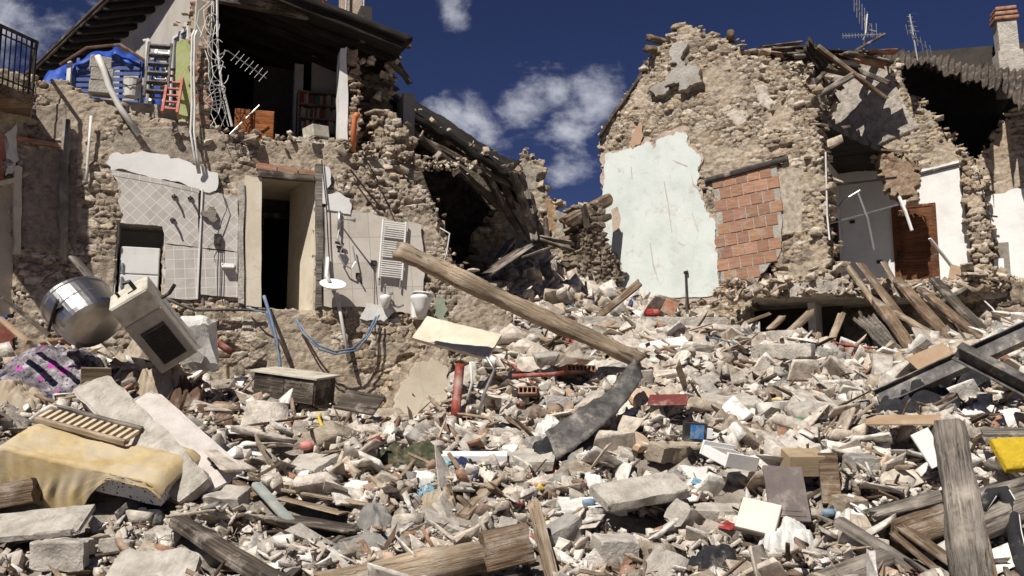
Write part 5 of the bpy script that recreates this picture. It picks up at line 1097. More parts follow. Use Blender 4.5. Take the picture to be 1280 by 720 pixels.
e = empty('towel_radiator', frame(pa(490, 312, .08), PA.U+PA.V*-.06, PA.V), 'white ladder towel radiator on the beige bathroom tiles', 'radiator')
for s in (-1, 1): MB().tube([(s*.19, -.05, -.50), (s*.19, -.05, .48)], .019, 8).build('rail', M_ENAM, e)
for k in range(26):
    if k in (8, 17): continue
    z = -.46+k*.036; MB().tube([(-.18, -.055, z), (.18, -.055, z)], .011, 6).build('bar', M_ENAM, e)
MB().tube([(-.17, -.03, -.5), (-.17, -.03, -.62)], .015).tube([(.17, -.03, -.5), (.17, -.03, -.64)], .015).build('valve', M_ALU, e)
tag(MB().box(-.045, .045, -.02, 0, -.045, .045).tube([(.0, -.02, -.04), (.02, -.05, -.5), (.03, -.08, -1.2)], .007).build('socket', M_BLACKP, None, frame(pa(467, 329, .06), PA.U, PA.V)), 'black wall socket with a hanging wire beside the towel radiator', 'socket')
tag(MB().tube([(0, 0, 0), (.04, -.08, -.05), (.08, -.06, -.12)], .012).box(-.02, .05, -.04, 0, -.02, .06).build('pipe_stub', M_IRON, None, frame(pa(446, 346, .06), PA.U, PA.V)), 'broken pipe stub on the beige tiles between shower and radiator', 'pipe stub')
def lathe(mb, prof, n=24, sx=1, sy=1, off=(0, 0, 0), M=None):
    b = len(mb.v)
    for r, z in prof:
        for k in range(n):
            a = 6.2832*k/n; q = Vector((r*math.cos(a)*sx+off[0], r*math.sin(a)*sy+off[1], z+off[2])); mb.v.append(tuple(M@q if M else q))
    for i in range(len(prof)-1):
        for k in range(n): k2 = (k+1) % n; mb.f.append((b+i*n+k, b+i*n+k2, b+(i+1)*n+k2, b+(i+1)*n+k))
    return mb
e = empty('wash_basin', frame(pa(416, 358, .30), PA.U, Vector((-.25, -.62, .7))), 'round white basin hanging tilted on the bathroom wall by its pipe', 'basin')
lathe(MB(), [(.001, -.02), (.13, -.01), (.20, .035), (.215, .05), (.20, .055), (.12, .02), (.001, .01)], 28, 1, .8).build('bowl', M_CERAM, e, smooth=True)
tag(MB().tube([pa(410, 322, .1), pa(408, 345, .2), pa(412, 352, .25)], .03, 8).build('basin_bracket', M_CERAM, None, None, True), 'white bracket above the tilted round basin', 'bracket')
tag(MB().tube([pa(421, 366, .22), pa(427, 400, .25), pa(436, 451, .30)], .028, 8).build('drain_pipe', M_PVC, smooth=True), 'straight white pipe hanging from the basin across the lower stone wall', 'pipe')
T = frame(pa(522, 376, .12), PA.U, PA.V)
e = empty('toilet', T, 'white wall hung toilet bowl with seat right of the radiator', 'toilet')
lathe(MB(), [(.001, -.30), (.09, -.29), (.13, -.16), (.20, -.02), (.21, .03), (.18, .05)], 26, .85, 1.2, (0, -.28, 0)).build('bowl', M_CERAM, e, smooth=True)
lathe(MB(), [(.001, .052), (.20, .055), (.22, .065), (.21, .08), (.001, .085)], 26, .85, 1.2, (0.02, -.29, 0), Matrix.Rotation(R(10), 4, 'Y')).build('seat', M_CERAM, e, smooth=True)
MB().box(-.12, .12, -.16, 0, -.32, .03).build('back_box', M_CERAM, e, bevel=.03)
e = empty('bidet_tap', frame(pa(480, 372, .1), PA.U, PA.V), 'small broken white bidet fixture left of the toilet', 'bidet')
lathe(MB(), [(.001, -.2), (.06, -.18), (.10, -.05), (.12, .0), (.09, .02)], 18, .8, 1.1, (0, -.13, 0)).build('bowl', M_CERAM, e, smooth=True)
MB().tube([(0, -.05, .02), (0, -.06, .16), (.0, -.12, .2)], .02).tube([(.05, -.05, -.1), (.22, -.12, -.16), (.3, -.1, -.12)], .02).tube([(-.03, -.1, .0), (.1, -.2, .05)], .025).build('fittings', M_ALU, e)
# blue conduits
for k, (pts, r, lb) in enumerate((
    ([pa(330, 370, .15), pa(338, 395, .35), pa(346, 425, .45), pa(350, 455, .5), pa(349, 498, .6)], .026, 'thick blue grey conduit hanging straight down from the doorway sill'),
    ([pa(308, 384, .2), pa(318, 388, .3), pa(332, 390, .35), pa(341, 415, .42), pa(350, 440, .5)], .014, 'thin blue conduit curling from the left of the doorway sill'),
    ([pa(371, 400, .2), pa(382, 415, .35), pa(398, 432, .42), pa(418, 439, .45), pa(440, 436, .42), pa(458, 420, .35), pa(470, 396, .2)], .017, 'blue conduit hanging in a long loop, the upper of two loops'),
    ([pa(368, 398, .22), pa(380, 418, .38), pa(400, 437, .45), pa(420, 443, .5), pa(446, 438, .45), pa(462, 418, .38), pa(474, 394, .24)], .014, 'blue conduit hanging in a long loop, the lower of two loops'),
    ([pa(345, 472, .6), pa(355, 482, .7), pa(372, 495, .8)], .012, 'short blue conduit end lying by the dark cabinet'),
    ([pa(300, 470, .7), pa(312, 474, .6), pa(330, 466, .5)], .012, 'faded blue conduit piece on the rubble left of the doorway'))):
    tag(MB().tube(pts, r, 8).build('conduit', M_BCABLE, smooth=True), lb, 'conduit', 'blue conduits under the doorway')
tag(MB().tube([pa(206, 372, .3), pa(225, 381, .35), pa(245, 388, .3), pa(280, 387, .25), pa(325, 388, .22)], .022, 8).build('pipe', M_STEELD, smooth=True), 'grey metal pipe running along the sill below the wall tiles', 'pipe')
tag(MB().tube([pa(438, 212, .12), pa(458, 238, .16), pa(482, 266, .1)], .016, 6).build('reinforcing_bar', M_IRON), 'dark iron bar slanting down to the top of the radiator', 'iron bar')
tag(MB().tube([pa(452, 190, .15), pa(470, 222, .15), pa(488, 262, .1)], .012, 6).build('reinforcing_bar', M_IRON), 'thin dark iron bar hanging beside the slanting bar above the radiator', 'iron bar')
tag(MB().tube([pa(402, 200, .14), pa(408, 255, .13), pa(410, 300, .12), pa(412, 330, .12)], .01, 6).build('cable', M_IRON), 'loose dark wire running down the left of the bathroom tiles', 'cable')
tag(MB().tube([pa(550, 285, .1), pa(562, 292, .2), pa(558, 318, .2), pa(552, 335, .1)], .012, 6).build('cable', M_CABLE), 'white wire on the broken right edge of the bathroom wall', 'cable')
# fridge in its niche
e = empty('fridge', PA.M() @ Matrix.Translation((n0+.04, .05, nv0-.02)), 'white fridge standing in the kitchen wall niche', 'fridge')
fh = PA.uv(172, 306)[1]-nv0
MB().box(0, n1-n0-.09, .04, .5, 0, fh).build('body', M_ENAM, e, bevel=.015)
MB().box(.006, n1-n0-.096, 0, .038, fh-.42, fh-.005).build('door', M_ENAM, e, bevel=.012); MB().box(.006, n1-n0-.096, 0, .038, .01, fh-.435).build('door', M_ENAM, e, bevel=.012)
MB().box(.03, .06, -.03, -.001, fh-.40, fh-.26).box(.03, .06, -.03, -.001, fh-.65, fh-.47).build('handle', M_ALU, e, bevel=.005)
# balcony at the far left
e = empty('balcony', P(20, 110, 13.2), 'wooden balcony with a dark iron railing at the upper left corner', 'balcony')
I4 = Matrix.Identity(4)
q = [P(-140, 50, 11.8), P(42, 112, 13.9), P(42, 112, 13.9)+np.array([-.5, .9, 0]), P(-140, 50, 11.8)+np.array([-.5, .9, 0])]
zb = 6.60
V = [(a[0], a[1], zz) for zz in (zb-.16, zb) for a in q]; V = [tuple(v) for v in V]
bl = MB().add(V, [(0, 3, 2, 1), (4, 5, 6, 7), (0, 1, 5, 4), (1, 2, 6, 5), (2, 3, 7, 6), (3, 0, 4, 7)]).build('deck', M_WM, e, I4)
bo = [P(2, 104, 13.2), P(43, 113, 13.8)]
rl = MB(); A_ = np.array([q[0][0], q[0][1], zb]); B_ = np.array([q[1][0], q[1][1], zb]); D_ = np.array([q[2][0], q[2][1], zb])
up = np.array([0, 0, .82])
rl.tube([A_+up, B_+up], .028).tube([A_+up*.86, B_+up*.86], .014).tube([B_+up, D_+up], .028).tube([A_+up*.1, B_+up*.1], .014); rl.build('hand_rail', M_IRON, e, I4)
for k in range(26):
    t_ = k/25; p = A_*(1-t_)+B_*t_; MB().tube([p, p+up], .011 if k % 6 else .02, 5).build('baluster', M_IRON, e, I4)
for k in range(1, 5):
    t_ = k/4; p = B_*(1-t_)+D_*t_; MB().tube([p, p+up], .011, 5).build('baluster', M_IRON, e, I4)
# ================================================================== THINGS ON THE RIGHT HOUSE
tag(MB().tube([PR.at(857, 340, .12), PR.at(858, 366, .14), PR.at(858, 396, .3)], .022, 8).tube([PR.at(855, 341, .12), PR.at(860, 340, .12)], .035).build('pipe', M_IRON), 'upright rusty iron pipe in front of the mint green wall', 'pipe')
tag(MB().tube([PW.at(1222, 215, .4), PW.at(1230, 245, .4), PW.at(1237, 270, .4)], .012).tube([PW.at(1226, 268, .4), PW.at(1247, 271, .4)], .02).tube([PW.at(1232, 262, .4), PW.at(1242, 277, .4)], .018).build('hanging_lamp', M_IRON), 'black broken lamp hanging on its wire by the right stone pier', 'lamp')
tag(MB().tube([P(1072, 240, 20.4), P(1084, 272, 20.4), P(1092, 312, 20.5)], .03).build('conduit', M_ALU), 'straight aluminium tube hanging in the open room left of the door', 'tube')
tag(MB().tube([P(1034, 280, 20.0), P(1080, 268, 20.5), P(1122, 256, 20.9)], .02).build('conduit', M_ALU), 'thin aluminium tube crossing the open room left of the door', 'tube')
tag(MB().tube([P(1036, 274, 20.2), P(1055, 250, 20.4), P(1075, 238, 20.4)], .022).build('conduit', M_ALU), 'bent aluminium tube at the left of the open room', 'tube')
tag(MB().tube([P(1124, 246, 21.2), P(1132, 264, 21.0), P(1140, 288, 20.9)], .035).build('conduit', M_CABLE), 'white tube end hanging in front of the brown door', 'tube')
tag(timber('batten', P(1162, 298, 20.8), P(1200, 346, 21.2), .07, .04, M_WHITED, None, 5, pw=8), 'white painted batten leaning right of the brown door', 'batten')
tag(MB().box(-.26, .26, -.02, .02, -.2, .2).build('board', M_CARD, None, frame(P(1203, 344, 20.4), (1, -.2, -.35), (.2, .5, 1)), bevel=.005), 'square tan board propped in the rubble right of the door', 'board')
tag(MB().tube([P(1213, 358, 20.2), P(1226, 372, 19.8), P(1240, 385, 19.2), P(1250, 398, 18.8), P(1264, 409, 18.4)], .016).build('cable', M_CABLE), 'white cable sagging from the floor edge towards the steel beam', 'cable')
tag(MB().tube([P(1032, 190, 19.5), P(1034, 270, 19.5), P(1037, 300, 19.4)], .018).build('cable', M_CABLE), 'pale wire along the broken end of the stone wall', 'cable')
tag(timber('plank', P(1060, 158, 20.5), P(1066, 160, 20.5), .05, .05, M_WM, None, 5), None)
bpy.data.objects.remove(bpy.data.objects[-1]) if False else None
for o_ in [x for x in C.objects if x.name.startswith('plank')]: bpy.data.objects.remove(o_)
# television antennas on the right roof
def antenna(label, base, top, booms):
    e = empty('tv_antenna', base, label, 'antenna'); I = Matrix.Identity(4)
    MB().tube([base, top], .028, 6).build('mast', M_ALU, e, I)
    for (o_, d, n_, l, ed) in booms:
        o_ = np.array(o_); d = np.array(d, float); ed = np.array(ed, float); m = MB().tube([o_-d*.5, o_+d*.5], .016)
        for k in range(n_): q = o_-d*.48+d*(.96*k/(n_-1)); m.tube([q-ed*l*(.6+.4*k/n_), q+ed*l*(.6+.4*k/n_)], .010, 5)
        m.build('aerial', M_ALU, e, I)
antenna('tall television antenna with several aerials above the broken right roof', P(1080, 62, 23.4), P(1084, 18, 23.4), ((P(1076, 18, 23.3), (.45, .4, -.5), 6, .42, (.05, 0, 1)), (P(1079, 44, 23.3), (-1.0, .1, .0), 14, .07, (0, 0, 1)), (P(1083, 40, 23.4), (.3, .3, .55), 5, .2, (.3, 0, -.3)), (P(1090, 38, 23.5), (.2, -.1, -.1), 3, .25, (0, 0, 1))))
antenna('slim television antenna with one aerial left of the chimney', P(1147, 76, 24.5), P(1137, 18, 24.5), ((P(1149, 52, 24.5), (.75, .3, -.55), 6, .24, (-.15, 0, 1)), (P(1140, 30, 24.5), (.1, .0, -.4), 4, .14, (1, 0, -.1))))
# ================================================================== THINGS LYING ON THE HEAP
P0 = P
def P(px, py, Y):
    Y = YM(Y) if Y < 14 else Y; h = hit(px, py)[1]
    return P0(px, py, h-.12 if h-.12 < Y and h > 5 else Y)
def onheap(px, py, lift=0): p = hit(px, py); p[2] += lift; return p
def lay(label, a, b, w, h, mat, la=.06, lb=.06, cat='plank', name='wooden_plank', group='timbers lying in the heap', Ya=None, Yb=None, **k):
    p0 = P(*a, Ya) if Ya else onheap(*a, la); p1 = P(*b, Yb) if Yb else onheap(*b, lb)
    q = ks((p0[1]+p1[1])/2); w, h = w*q, h*q
    o = timber(name, p0, p1, w, h, mat, None, **k); tag(o, label, cat, group); stamp(o); LM.append((label_short(label), p0*.5+p1*.5)); return o
LM = []
def label_short(s): return s
def mark(txt, px, py, p=None): LM.append((txt, hit(px, py) if p is None else np.array(p)))
# --- big beams
bigb = lay('long pale roof beam lying aslant from the bathroom wall down to the middle of the heap', (497, 313), (800, 452), .25, .25, M_WL, Ya=13.6, Yb=14.2, cat='beam', name='roof_beam', seed=3, pw=3.6, bend=.06, rough=.055, seg=.08, n=16, ends=.08, taper=.08)
lay('thick split log lying across the bottom edge of the photo', (395, 738), (655, 684), .21, .21, M_WL, Ya=6.35, Yb=6.9, cat='log', name='log', seed=4, pw=2.4, bend=.03, rough=.05, seg=.08, n=16, ends=.1)
lay('big grey weathered post standing up in the right foreground', (1222, 760), (1187, 535), .235, .22, M_WG, Ya=5.9, Yb=7.3, cat='post', name='timber_post', seed=5, pw=2.3, bend=.03, rough=.045, seg=.08, n=16, ends=.025, taper=.10)
lay('small square beam sticking up in front of the mint green wall', (748, 396), (800, 353), .14, .14, M_WM, Ya=18.8, Yb=18.6, cat='beam', name='beam_end', seed=6)
lay('red painted iron post standing upright at the foot of the wall', (569, 522), (575, 456), .13, .13, M_REDP, Ya=13.6, Yb=13.9, cat='post', name='iron_post', seed=7, pw=2, rough=.01, ends=.02)
lay('red pipe end behind the white sack', (262, 422), (291, 441), .10, .10, M_REDP, Ya=13.7, Yb=13.8, cat='pipe', name='pipe', seed=8, pw=2, rough=.01)
lay('long red bar lying by the dark tilted panel', (425, 513), (480, 520), .07, .06, M_REDP, .1, .1, cat='bar', name='iron_bar', seed=9, pw=2, rough=.02)
# leaning planks below the right rooms (pixel ends, depth near the floor edge and on the heap)
for i, (a, b, Ya, Yb, w, h, m, lb) in enumerate((
 ((1075, 330), (1128, 398), 18.9, 18.2, .26, .07, M_WM, 'short broad board leaning on the broken floor, its top split to a point'),
 ((1060, 333), (1098, 385), 19.1, 18.6, .12, .08, M_WL, 'pale narrow lath at the left end of the leaning timbers'),
 ((1094, 372), (1150, 450), 18.8, 17.6, .22, .14, M_WM, 'heavy brown beam leaning over the corrugated sheet'),
 ((1104, 328), (1130, 372), 19.2, 18.9, .16, .06, M_WL, 'split pale board sticking up highest among the leaning timbers'),
 ((1120, 350), (1195, 432), 19.1, 17.8, .20, .12, M_WM, 'long brown beam leaning in the middle of the leaning timbers'),
 ((1118, 390), (1200, 438), 18.2, 17.4, .13, .07, M_WL, 'pale plank crossing low in front of the leaning timbers'),
 ((1150, 362), (1228, 424), 19.1, 17.8, .16, .10, M_WM, 'brown plank leaning towards the steel beam, second from the right'),
 ((1168, 350), (1236, 420), 19.2, 18, .22, .10, M_WD, 'dark wide plank leaning at the right end of the leaning timbers'),
 ((1176, 378), (1206, 360), 18.8, 19, .08, .06, M_WG, 'grey lath crossing the top of the leaning timbers'),
 ((1098, 352), (1120, 352), 19.3, 19.3, .1, .08, M_WL, 'short pale block of wood on the broken floor edge'),
 ((1130, 395), (1160, 440), 18.7, 18, .05, .05, M_WD, 'thin dark stick between the leaning timbers'),
 ((1160, 400), (1180, 440), 18.7, 18, .05, .04, M_WG, 'thin grey stick behind the crossing pale plank'),
 ((1185, 396), (1214, 430), 18.6, 18, .09, .05, M_WM, 'short brown lath under the leaning timbers'),
 ((1205, 385), (1248, 425), 19.0, 18.2, .12, .06, M_WG, 'grey lath leaning behind the dark wide plank'),
 ((1052, 392), (1040, 425), 18.6, 18.2, .14, .05, M_WL, 'pointed pale board standing in the rubble before the dark cellar'),
 ((1014, 390), (982, 420), 18.4, 18.0, .16, .10, M_WL, 'pale square timber sticking out of the rubble before the dark cellar'),
 ((978, 396), (962, 412), 18.6, 18.3, .14, .08, M_WL, 'short pale timber end left of the dark cellar'),
 ((962, 392), (930, 404), 18.7, 18.5, .06, .06, M_WL, 'thin pale stick on the ledge right of the concrete strip'),
 ((1075, 390), (1090, 432), 18.8, 18.2, .06, .04, M_WD, 'thin dark stick beside the corrugated sheet'))):
    lay(lb, a, b, w, h, m, Ya=Ya, Yb=Yb, seed=200+i, ends=.15, group='timbers leaning under the right house', bend=.02)
cs = sheet('corrugated_sheet', P(1066, 398, 18.6), P(1108, 392, 18.8), P(1118, 450, 17.2), P(1152, 442, 17.3), M_WG, None, waves=7, amp=.045, th=.012, noise=.05, seed=5); tag(cs, 'grey corrugated roofing sheet leaning beside the timbers', 'sheet'); stamp(cs)
# steel beams
def ibeam(label, a, b, h, w, mat, up=(0, 0, 1), roll=0):
    a = np.array(a); b = np.array(b); L = float(np.linalg.norm(b-a)); M = frame(a, b-a, up) @ Matrix.Rotation(roll, 4, 'X'); t = .018
    m = MB().box(0, L, -w/2, w/2, h/2-t, h/2).box(0, L, -w/2, w/2, -h/2, -h/2+t).box(0, L, -t/2, t/2, -h/2+t, h/2-t)
    o = m.build('steel_beam', mat, None, M, bevel=.004); tag(o, label, 'beam'); stamp(o); return o
ibeam('long grey steel beam lying aslant at the right edge, below the leaning timbers', P(1098, 500, 13.0), P(1300, 408, 12.2), .25, .15, M_STEELD, roll=R(-25)); mark('the long grey steel beam', 0, 0, P(1190, 455, 12.8))
ibeam('short dark steel beam crossing over the long grey one', P(1196, 438, 12.1), P(1300, 492, 11.3), .20, .16, M_STEELD, roll=R(30))
lay('white painted lath lying on the end of the steel beam', (1185, 452), (1240, 432), .07, .03, M_WHITED, Ya=13.0, Yb=13.2, seed=230)
# foreground right
lay('thick plank lying flat left of the big grey post', (1088, 645), (1180, 620), .34, .09, M_WG, Ya=8.0, Yb=7.9, cat='plank', seed=231, ends=.1)
lay('thick plank lying flat right of the big grey post', (1200, 628), (1300, 600), .28, .09, M_WG, Ya=7.6, Yb=7.4, cat='plank', seed=232)
lay('round grey log lying under the plank at the right edge', (1196, 668), (1310, 622), .19, .19, M_WG, Ya=7.1, Yb=6.9, cat='log', name='log', seed=233, pw=2.2, rough=.04)
lay('sawn log showing its brown round end left of the grey post', (1120, 672), (1215, 640), .24, .22, M_WM, Ya=7.15, Yb=7.5, cat='log', name='log', seed=234, pw=2.3, rough=.05)
lay('narrow square timber running down to the lower right corner', (1048, 652), (1160, 722), .11, .07, M_WG, Ya=7.4, Yb=6.5, seed=235)
lay('split brown board stuck between the log and the grey post', (1130, 660), (1198, 708), .12, .05, M_WM, Ya=7.0, Yb=6.6, seed=236, ends=.25)
lay('second split brown lath beside the split board', (1118, 668), (1176, 716), .06, .03, M_WM, Ya=6.95, Yb=6.6, seed=336, ends=.25)
lay('grey round timber along the bottom right', (1015, 735), (1105, 700), .19, .16, M_WG, Ya=6.35, Yb=6.5, cat='log', name='log', seed=237, pw=2.4)
lay('pale upright splinter at the bottom right', (1097, 730), (1101, 690), .05, .03, M_WL, Ya=6.3, Yb=6.5, seed=238)
lay('brown timber leaning against the foot of the grey post', (1240, 740), (1222, 655), .09, .09, M_WM, Ya=6.2, Yb=6.9, seed=239)
lay('long crooked dry branch on the rubble right of the cream tile', (925, 706), (1100, 608), .035, .035, M_WD, .06, .05, cat='branch', name='branch', seed=240, pw=2, bend=.22, rough=.1)
lay('short dry branch beside the dark carved panel', (940, 684), (1010, 668), .03, .03, M_WD, .05, .05, cat='branch', name='branch', seed=241, pw=2, bend=.2, rough=.1)
# foreground left and middle
lay('thick dark timber at the left edge under the mattress', (-40, 628), (46, 612), .27, .22, M_WM, Ya=8.4, Yb=8.6, cat='beam', name='beam_end', seed=242)
lay('charred plank running down towards the split log', (222, 652), (362, 738), .15, .09, M_WD, Ya=7.6, Yb=6.5, seed=243)
lay('rotten pale lath right of the mattress', (204, 626), (300, 664), .11, .04, M_WL, .06, .06, seed=244, ends=.3)
lay('brown plank crossing beside the charred plank', (275, 593), (322, 628), .12, .05, M_WM, .05, .05, seed=245)
lay('slim pale lath beside the square stone', (268, 600), (306, 626), .07, .04, M_WL, .05, .06, seed=246)
lay('grey green painted lath lying steeply left of the plaster block', (320, 618), (382, 684), .09, .05, pm('grey green paint', ((.22, .25, .23), (.33, .36, .34)), .6, dust=.3), .10, .08, cat='lath', name='painted_lath', seed=247, rough=.01, ends=.02)
lay('dark broad board lying in the middle foreground', (352, 660), (452, 672), .38, .03, M_WD, .10, .06, seed=248, rough=.01)
lay('tan veneer board above the dark broad board', (352, 635), (430, 652), .22, .02, M_WL, .10, .08, seed=249, ends=.2)
lay('long thin pale lath above the tan veneer board', (352, 632), (460, 643), .05, .03, M_WL, .16, .10, seed=250)
lay('orange brown plank slanting up in the middle foreground', (578, 652), (620, 618), .13, .05, M_WL, .05, .16, seed=251)
lay('tall pale splintered stick standing in the middle foreground', (690, 722), (668, 632), .09, .05, M_WL, Ya=6.6, Yb=7.6, seed=252, ends=.3)
lay('brown block of timber at the right end of the split log', (603, 690), (660, 676), .24, .24, M_WM, Ya=6.6, Yb=6.75, cat='beam', name='beam_end', seed=253)
lay('pale plank lying under the long beam', (650, 430), (742, 458), .10, .06, M_WL, .25, .12, seed=254)
lay('square piece of board under the end of the long beam', (752, 456), (775, 452), .28, .05, M_WL, .18, .2, seed=255)
lay('thin pale lath in front of the bent metal sheet', (635, 530), (690, 565), .08, .05, M_WM, .08, .08, seed=256)
lay('white lath left of the bent metal sheet', (595, 522), (650, 552), .06, .04, M_WHITED, .1, .08, seed=257)
lay('grey plank lying flat right under the bent metal sheet', (685, 562), (758, 552), .16, .03, M_WG, .10, .10, seed=258, rough=.01)
lay('white batten lying at the bent metal sheet', (678, 556), (735, 546), .05, .04, M_WHITED, .12, .12, seed=259)
lay('brown splintered board near the red iron post', (520, 528), (540, 508), .14, .04, M_WM, .1, .2, seed=260)
lay('brown stud standing beside the red iron post', (541, 526), (552, 508), .12, .06, M_WM, .08, .22, seed=261)
lay('thin brown stick near the vault stub', (468, 606), (508, 574), .10, .04, M_WM, .06, .10, seed=262)
lay('pale lath slanting down the right middle of the heap', (895, 444), (925, 478), .13, .04, M_WL, .15, .12, seed=263)
lay('brown lath near the broken concrete beam', (925, 462), (962, 452), .06, .04, M_WD, .1, .1, seed=264)
lay('dark iron rod right of the broken concrete beam', (962, 498), (988, 470), .05, .05, M_IRON, .1, .2, cat='rod', name='iron_rod', seed=265, pw=2)
lay('bundle of pale laths right of the rubble stones', (1140, 540), (1166, 580), .05, .03, M_WL, .12, .08, seed=266)
lay('second pale lath of the bundle beside the white triangular board', (1146, 539), (1172, 580), .05, .03, M_WL, .12, .08, seed=267)
lay('dark plank standing on edge in the right middle of the heap', (912, 520), (950, 552), .24, .04, M_WM, .16, .08, seed=268, rough=.01, up=(0, -1, .6))
lay('grey round timber lying right of the charred beam ends', (360, 520), (415, 512), .10, .10, M_WG, .08, .08, seed=269)
for i, (a, b, w, h, m, lb) in enumerate((
 ((4, 372), (62, 420), .05, .05, M_WD, 'thin dark rod leaning left of the flowered quilt'), ((60, 415), (72, 375), .04, .04, M_IRON, 'iron rod standing left of the steel drum'),
 ((92, 322), (150, 390), .20, .05, M_WG, 'grey board leaning behind the steel drum'), ((0, 398), (36, 428), .07, .05, M_CARD, 'tan lath at the left edge behind the quilt'))):
    lay(lb, a, b, w, h, m, Ya=11.8 if i != 2 else 12.9, Yb=11.4 if i != 2 else 12.7, seed=280+i)
# metal chute / bent sheet in the middle
V = []; Fc = []; n = 26
cl = [(P(688, 552, 11.4), .34), (P(712, 536, 11.7), .36), (P(742, 514, 12.0), .33), (P(764, 500, 12.3), .28), (P(784, 474, 12.7), .30), (P(798, 456, 13.0), .26)]
for i in range(n+1):
    t = i/n*(len(cl)-1); k = min(int(t), len(cl)-2); f = t-k; c = cl[k][0]*(1-f)+cl[k+1][0]*f; w = cl[k][1]*(1-f)+cl[k+1][1]*f
    for j in range(11):
        s = j/10-.5; V.append(c+np.array([.35*s*w, -s*w*.75, -s*w*.95-.30*w*abs(s)+.012*math.sin(i*1.7+j)]))
for i in range(n):
    for j in range(10): a = i*11+j; Fc.append((a, a+1, a+12, a+11))
o = obj('metal_sheet', V, Fc, M_STEELD, smooth=True); o.modifiers.new('s', 'SOLIDIFY').thickness = .012; tag(o, 'long bent dark metal sheet below the end of the pale roof beam', 'metal sheet'); stamp(o); mark('the bent metal sheet', 740, 500)
# slabs of concrete / plaster / wall pieces: (px,py centre, size x,y,z, rotation z, tilt x, tilt y)
def block(label, px, py, sx, sy, sz, rz, tx, ty, mat, cat='slab', name='wall_fragment', lift=.1, rough=.035, seed=1, Y=None, grp=None, ab=None, up=(0, -.4, .9)):
    if ab: A_, B_ = (onheap(*ab[0], lift), onheap(*ab[1], lift)) if not Y else (P(*ab[0], Y), P(*ab[1], Y if len(ab) < 3 else ab[2])); q_ = ks((A_[1]+B_[1])/2); sx = float(np.linalg.norm(B_-A_)); sy *= q_; sz *= q_
    else: lift -= .05; q_ = .88*ks((P(px, py, Y) if Y else onheap(px, py, lift))[1]); sx, sy, sz = sx*q_, sy*q_, sz*q_
    g = np.random.default_rng(seed); nx = max(2, int(sx/.05)); ny = max(2, int(sy/.05)); nz = max(2, int(sz/.05))
    bm = bmesh.new(); bmesh.ops.create_cube(bm, size=1)
    bmesh.ops.subdivide_edges(bm, edges=bm.edges, cuts=13, use_grid_fill=True)
    v = np.array([x.co[:] for x in bm.verts]); q = v*np.array([sx, sy, sz])
    e1 = n3(v*np.array([sx, sy, sz]), 4, seed); e2 = n3(q, 11, seed+1); e3 = n3(q, 24, seed+2)
    corner = np.sum(np.abs(v) > .47, 1)
    d = v/np.maximum(np.linalg.norm(v, axis=1), .1)[:, None]
    q = q-d*np.array([min(sx, sy)]*3)*(.045*(corner >= 2)*np.clip(.5+e2+.6*e3, 0, 2.5)+.05*(corner == 3))[:, None]
    q[:, :2] += (np.stack([e1, -e2], 1)*rough*min(sx, sy)*1.6); q[:, 2] += (e2*.6+e3*.5)*rough*min(sz, .3)*2
    for x, c in zip(bm.verts, q): x.co = c
    me = bpy.data.meshes.new(name); bm.to_mesh(me); bm.free(); orient(me)
    p = P(px, py, Y) if Y else onheap(px, py, lift)
    M = Matrix.Translation(Vector([float(a) for a in p])) @ Matrix.Rotation(R(rz), 4, 'Z') @ Matrix.Rotation(R(tx), 4, 'X') @ Matrix.Rotation(R(ty), 4, 'Y')
    if ab: M = frame((A_+B_)/2, B_-A_, up)
    o = link(name, me, mat, None, M); tag(o, label, cat, grp); stamp(o); return o, M
block('long flat concrete ledge lying in front of the mint green wall', 818, 403, 3.0, .5, .2, 2, 2, 0, M_CONC, lift=0, Y=18.3, seed=2, rough=.01)
o, M = block('long wall slab with a mouldering edge lying from the quilt down to the mattress', 178, 542, 1.9, .36, .12, 0, 0, 0, M_CONC, Y=10.6, seed=3, ab=((112, 478), (246, 616), 9.0), up=(-.35, -.55, .75))
block('pinkish plaster board lying against the long wall slab', 232, 560, 1.7, .50, .04, 0, 0, 0, pm('pinkish dusty board', ((.42, .37, .34), (.52, .47, .44), (.58, .54, .50)), .9, 4, .8), Y=10.9, seed=4, rough=.008, ab=((168, 500), (282, 606), 9.4), up=(.1, -.65, .72)); mark('the long wall slab', 180, 540)
block('large pale wall slab lying flat in the centre right of the heap', 800, 614, .95, .42, .10, 24, 24, -8, M_CONC, Y=8.9, seed=5, rough=.012); mark('the large pale wall slab', 800, 614)
block('flat plaster slab left of the large pale wall slab', 735, 634, .7, .5, .08, 10, 12, 0, M_WHITED, lift=.06, seed=6)
block('plaster and lath fragment with an orange edge in the left middle of the heap', 378, 592, .95, .42, .18, -40, 25, 0, M_CONC, lift=.12, seed=7); mark('the plaster and lath fragment', 378, 592)
block('squarish pale building stone beside the charred plank', 284, 637, .42, .3, .26, -18, 20, 0, M_CONC, lift=.12, seed=8); mark('the squarish pale building stone', 284, 637)
block('broken concrete beam lying above the square tan stones', 978, 440, 1.1, .28, .26, -35, 0, 0, M_CONC, lift=.12, seed=9, Y=15.9); mark('the broken concrete beam', 978, 440)
block('large square tan stone below the broken concrete beam', 1005, 478, .48, .40, .34, 20, 15, 10, ROCKM['tan'], 'stone', 'building_stone', .14, seed=10); mark('the large square tan stone', 1005, 478)
block('large grey mortar lump right of the square tan stone', 1040, 460, .62, .5, .45, -10, 0, 15, ROCKM['grey'], 'stone', 'mortar_lump', .14, seed=11)
block('thick wall piece lying above the cream tile at the right', 905, 512, 1.1, .5, .24, 8, 22, 0, M_CONC, lift=.1, seed=12); mark('the thick wall piece', 905, 512)
block('long tan wall piece lying slanted right of the striped cushion', 845, 570, .8, .3, .2, 40, 15, 0, ROCKM['tan'], lift=.1, seed=13)
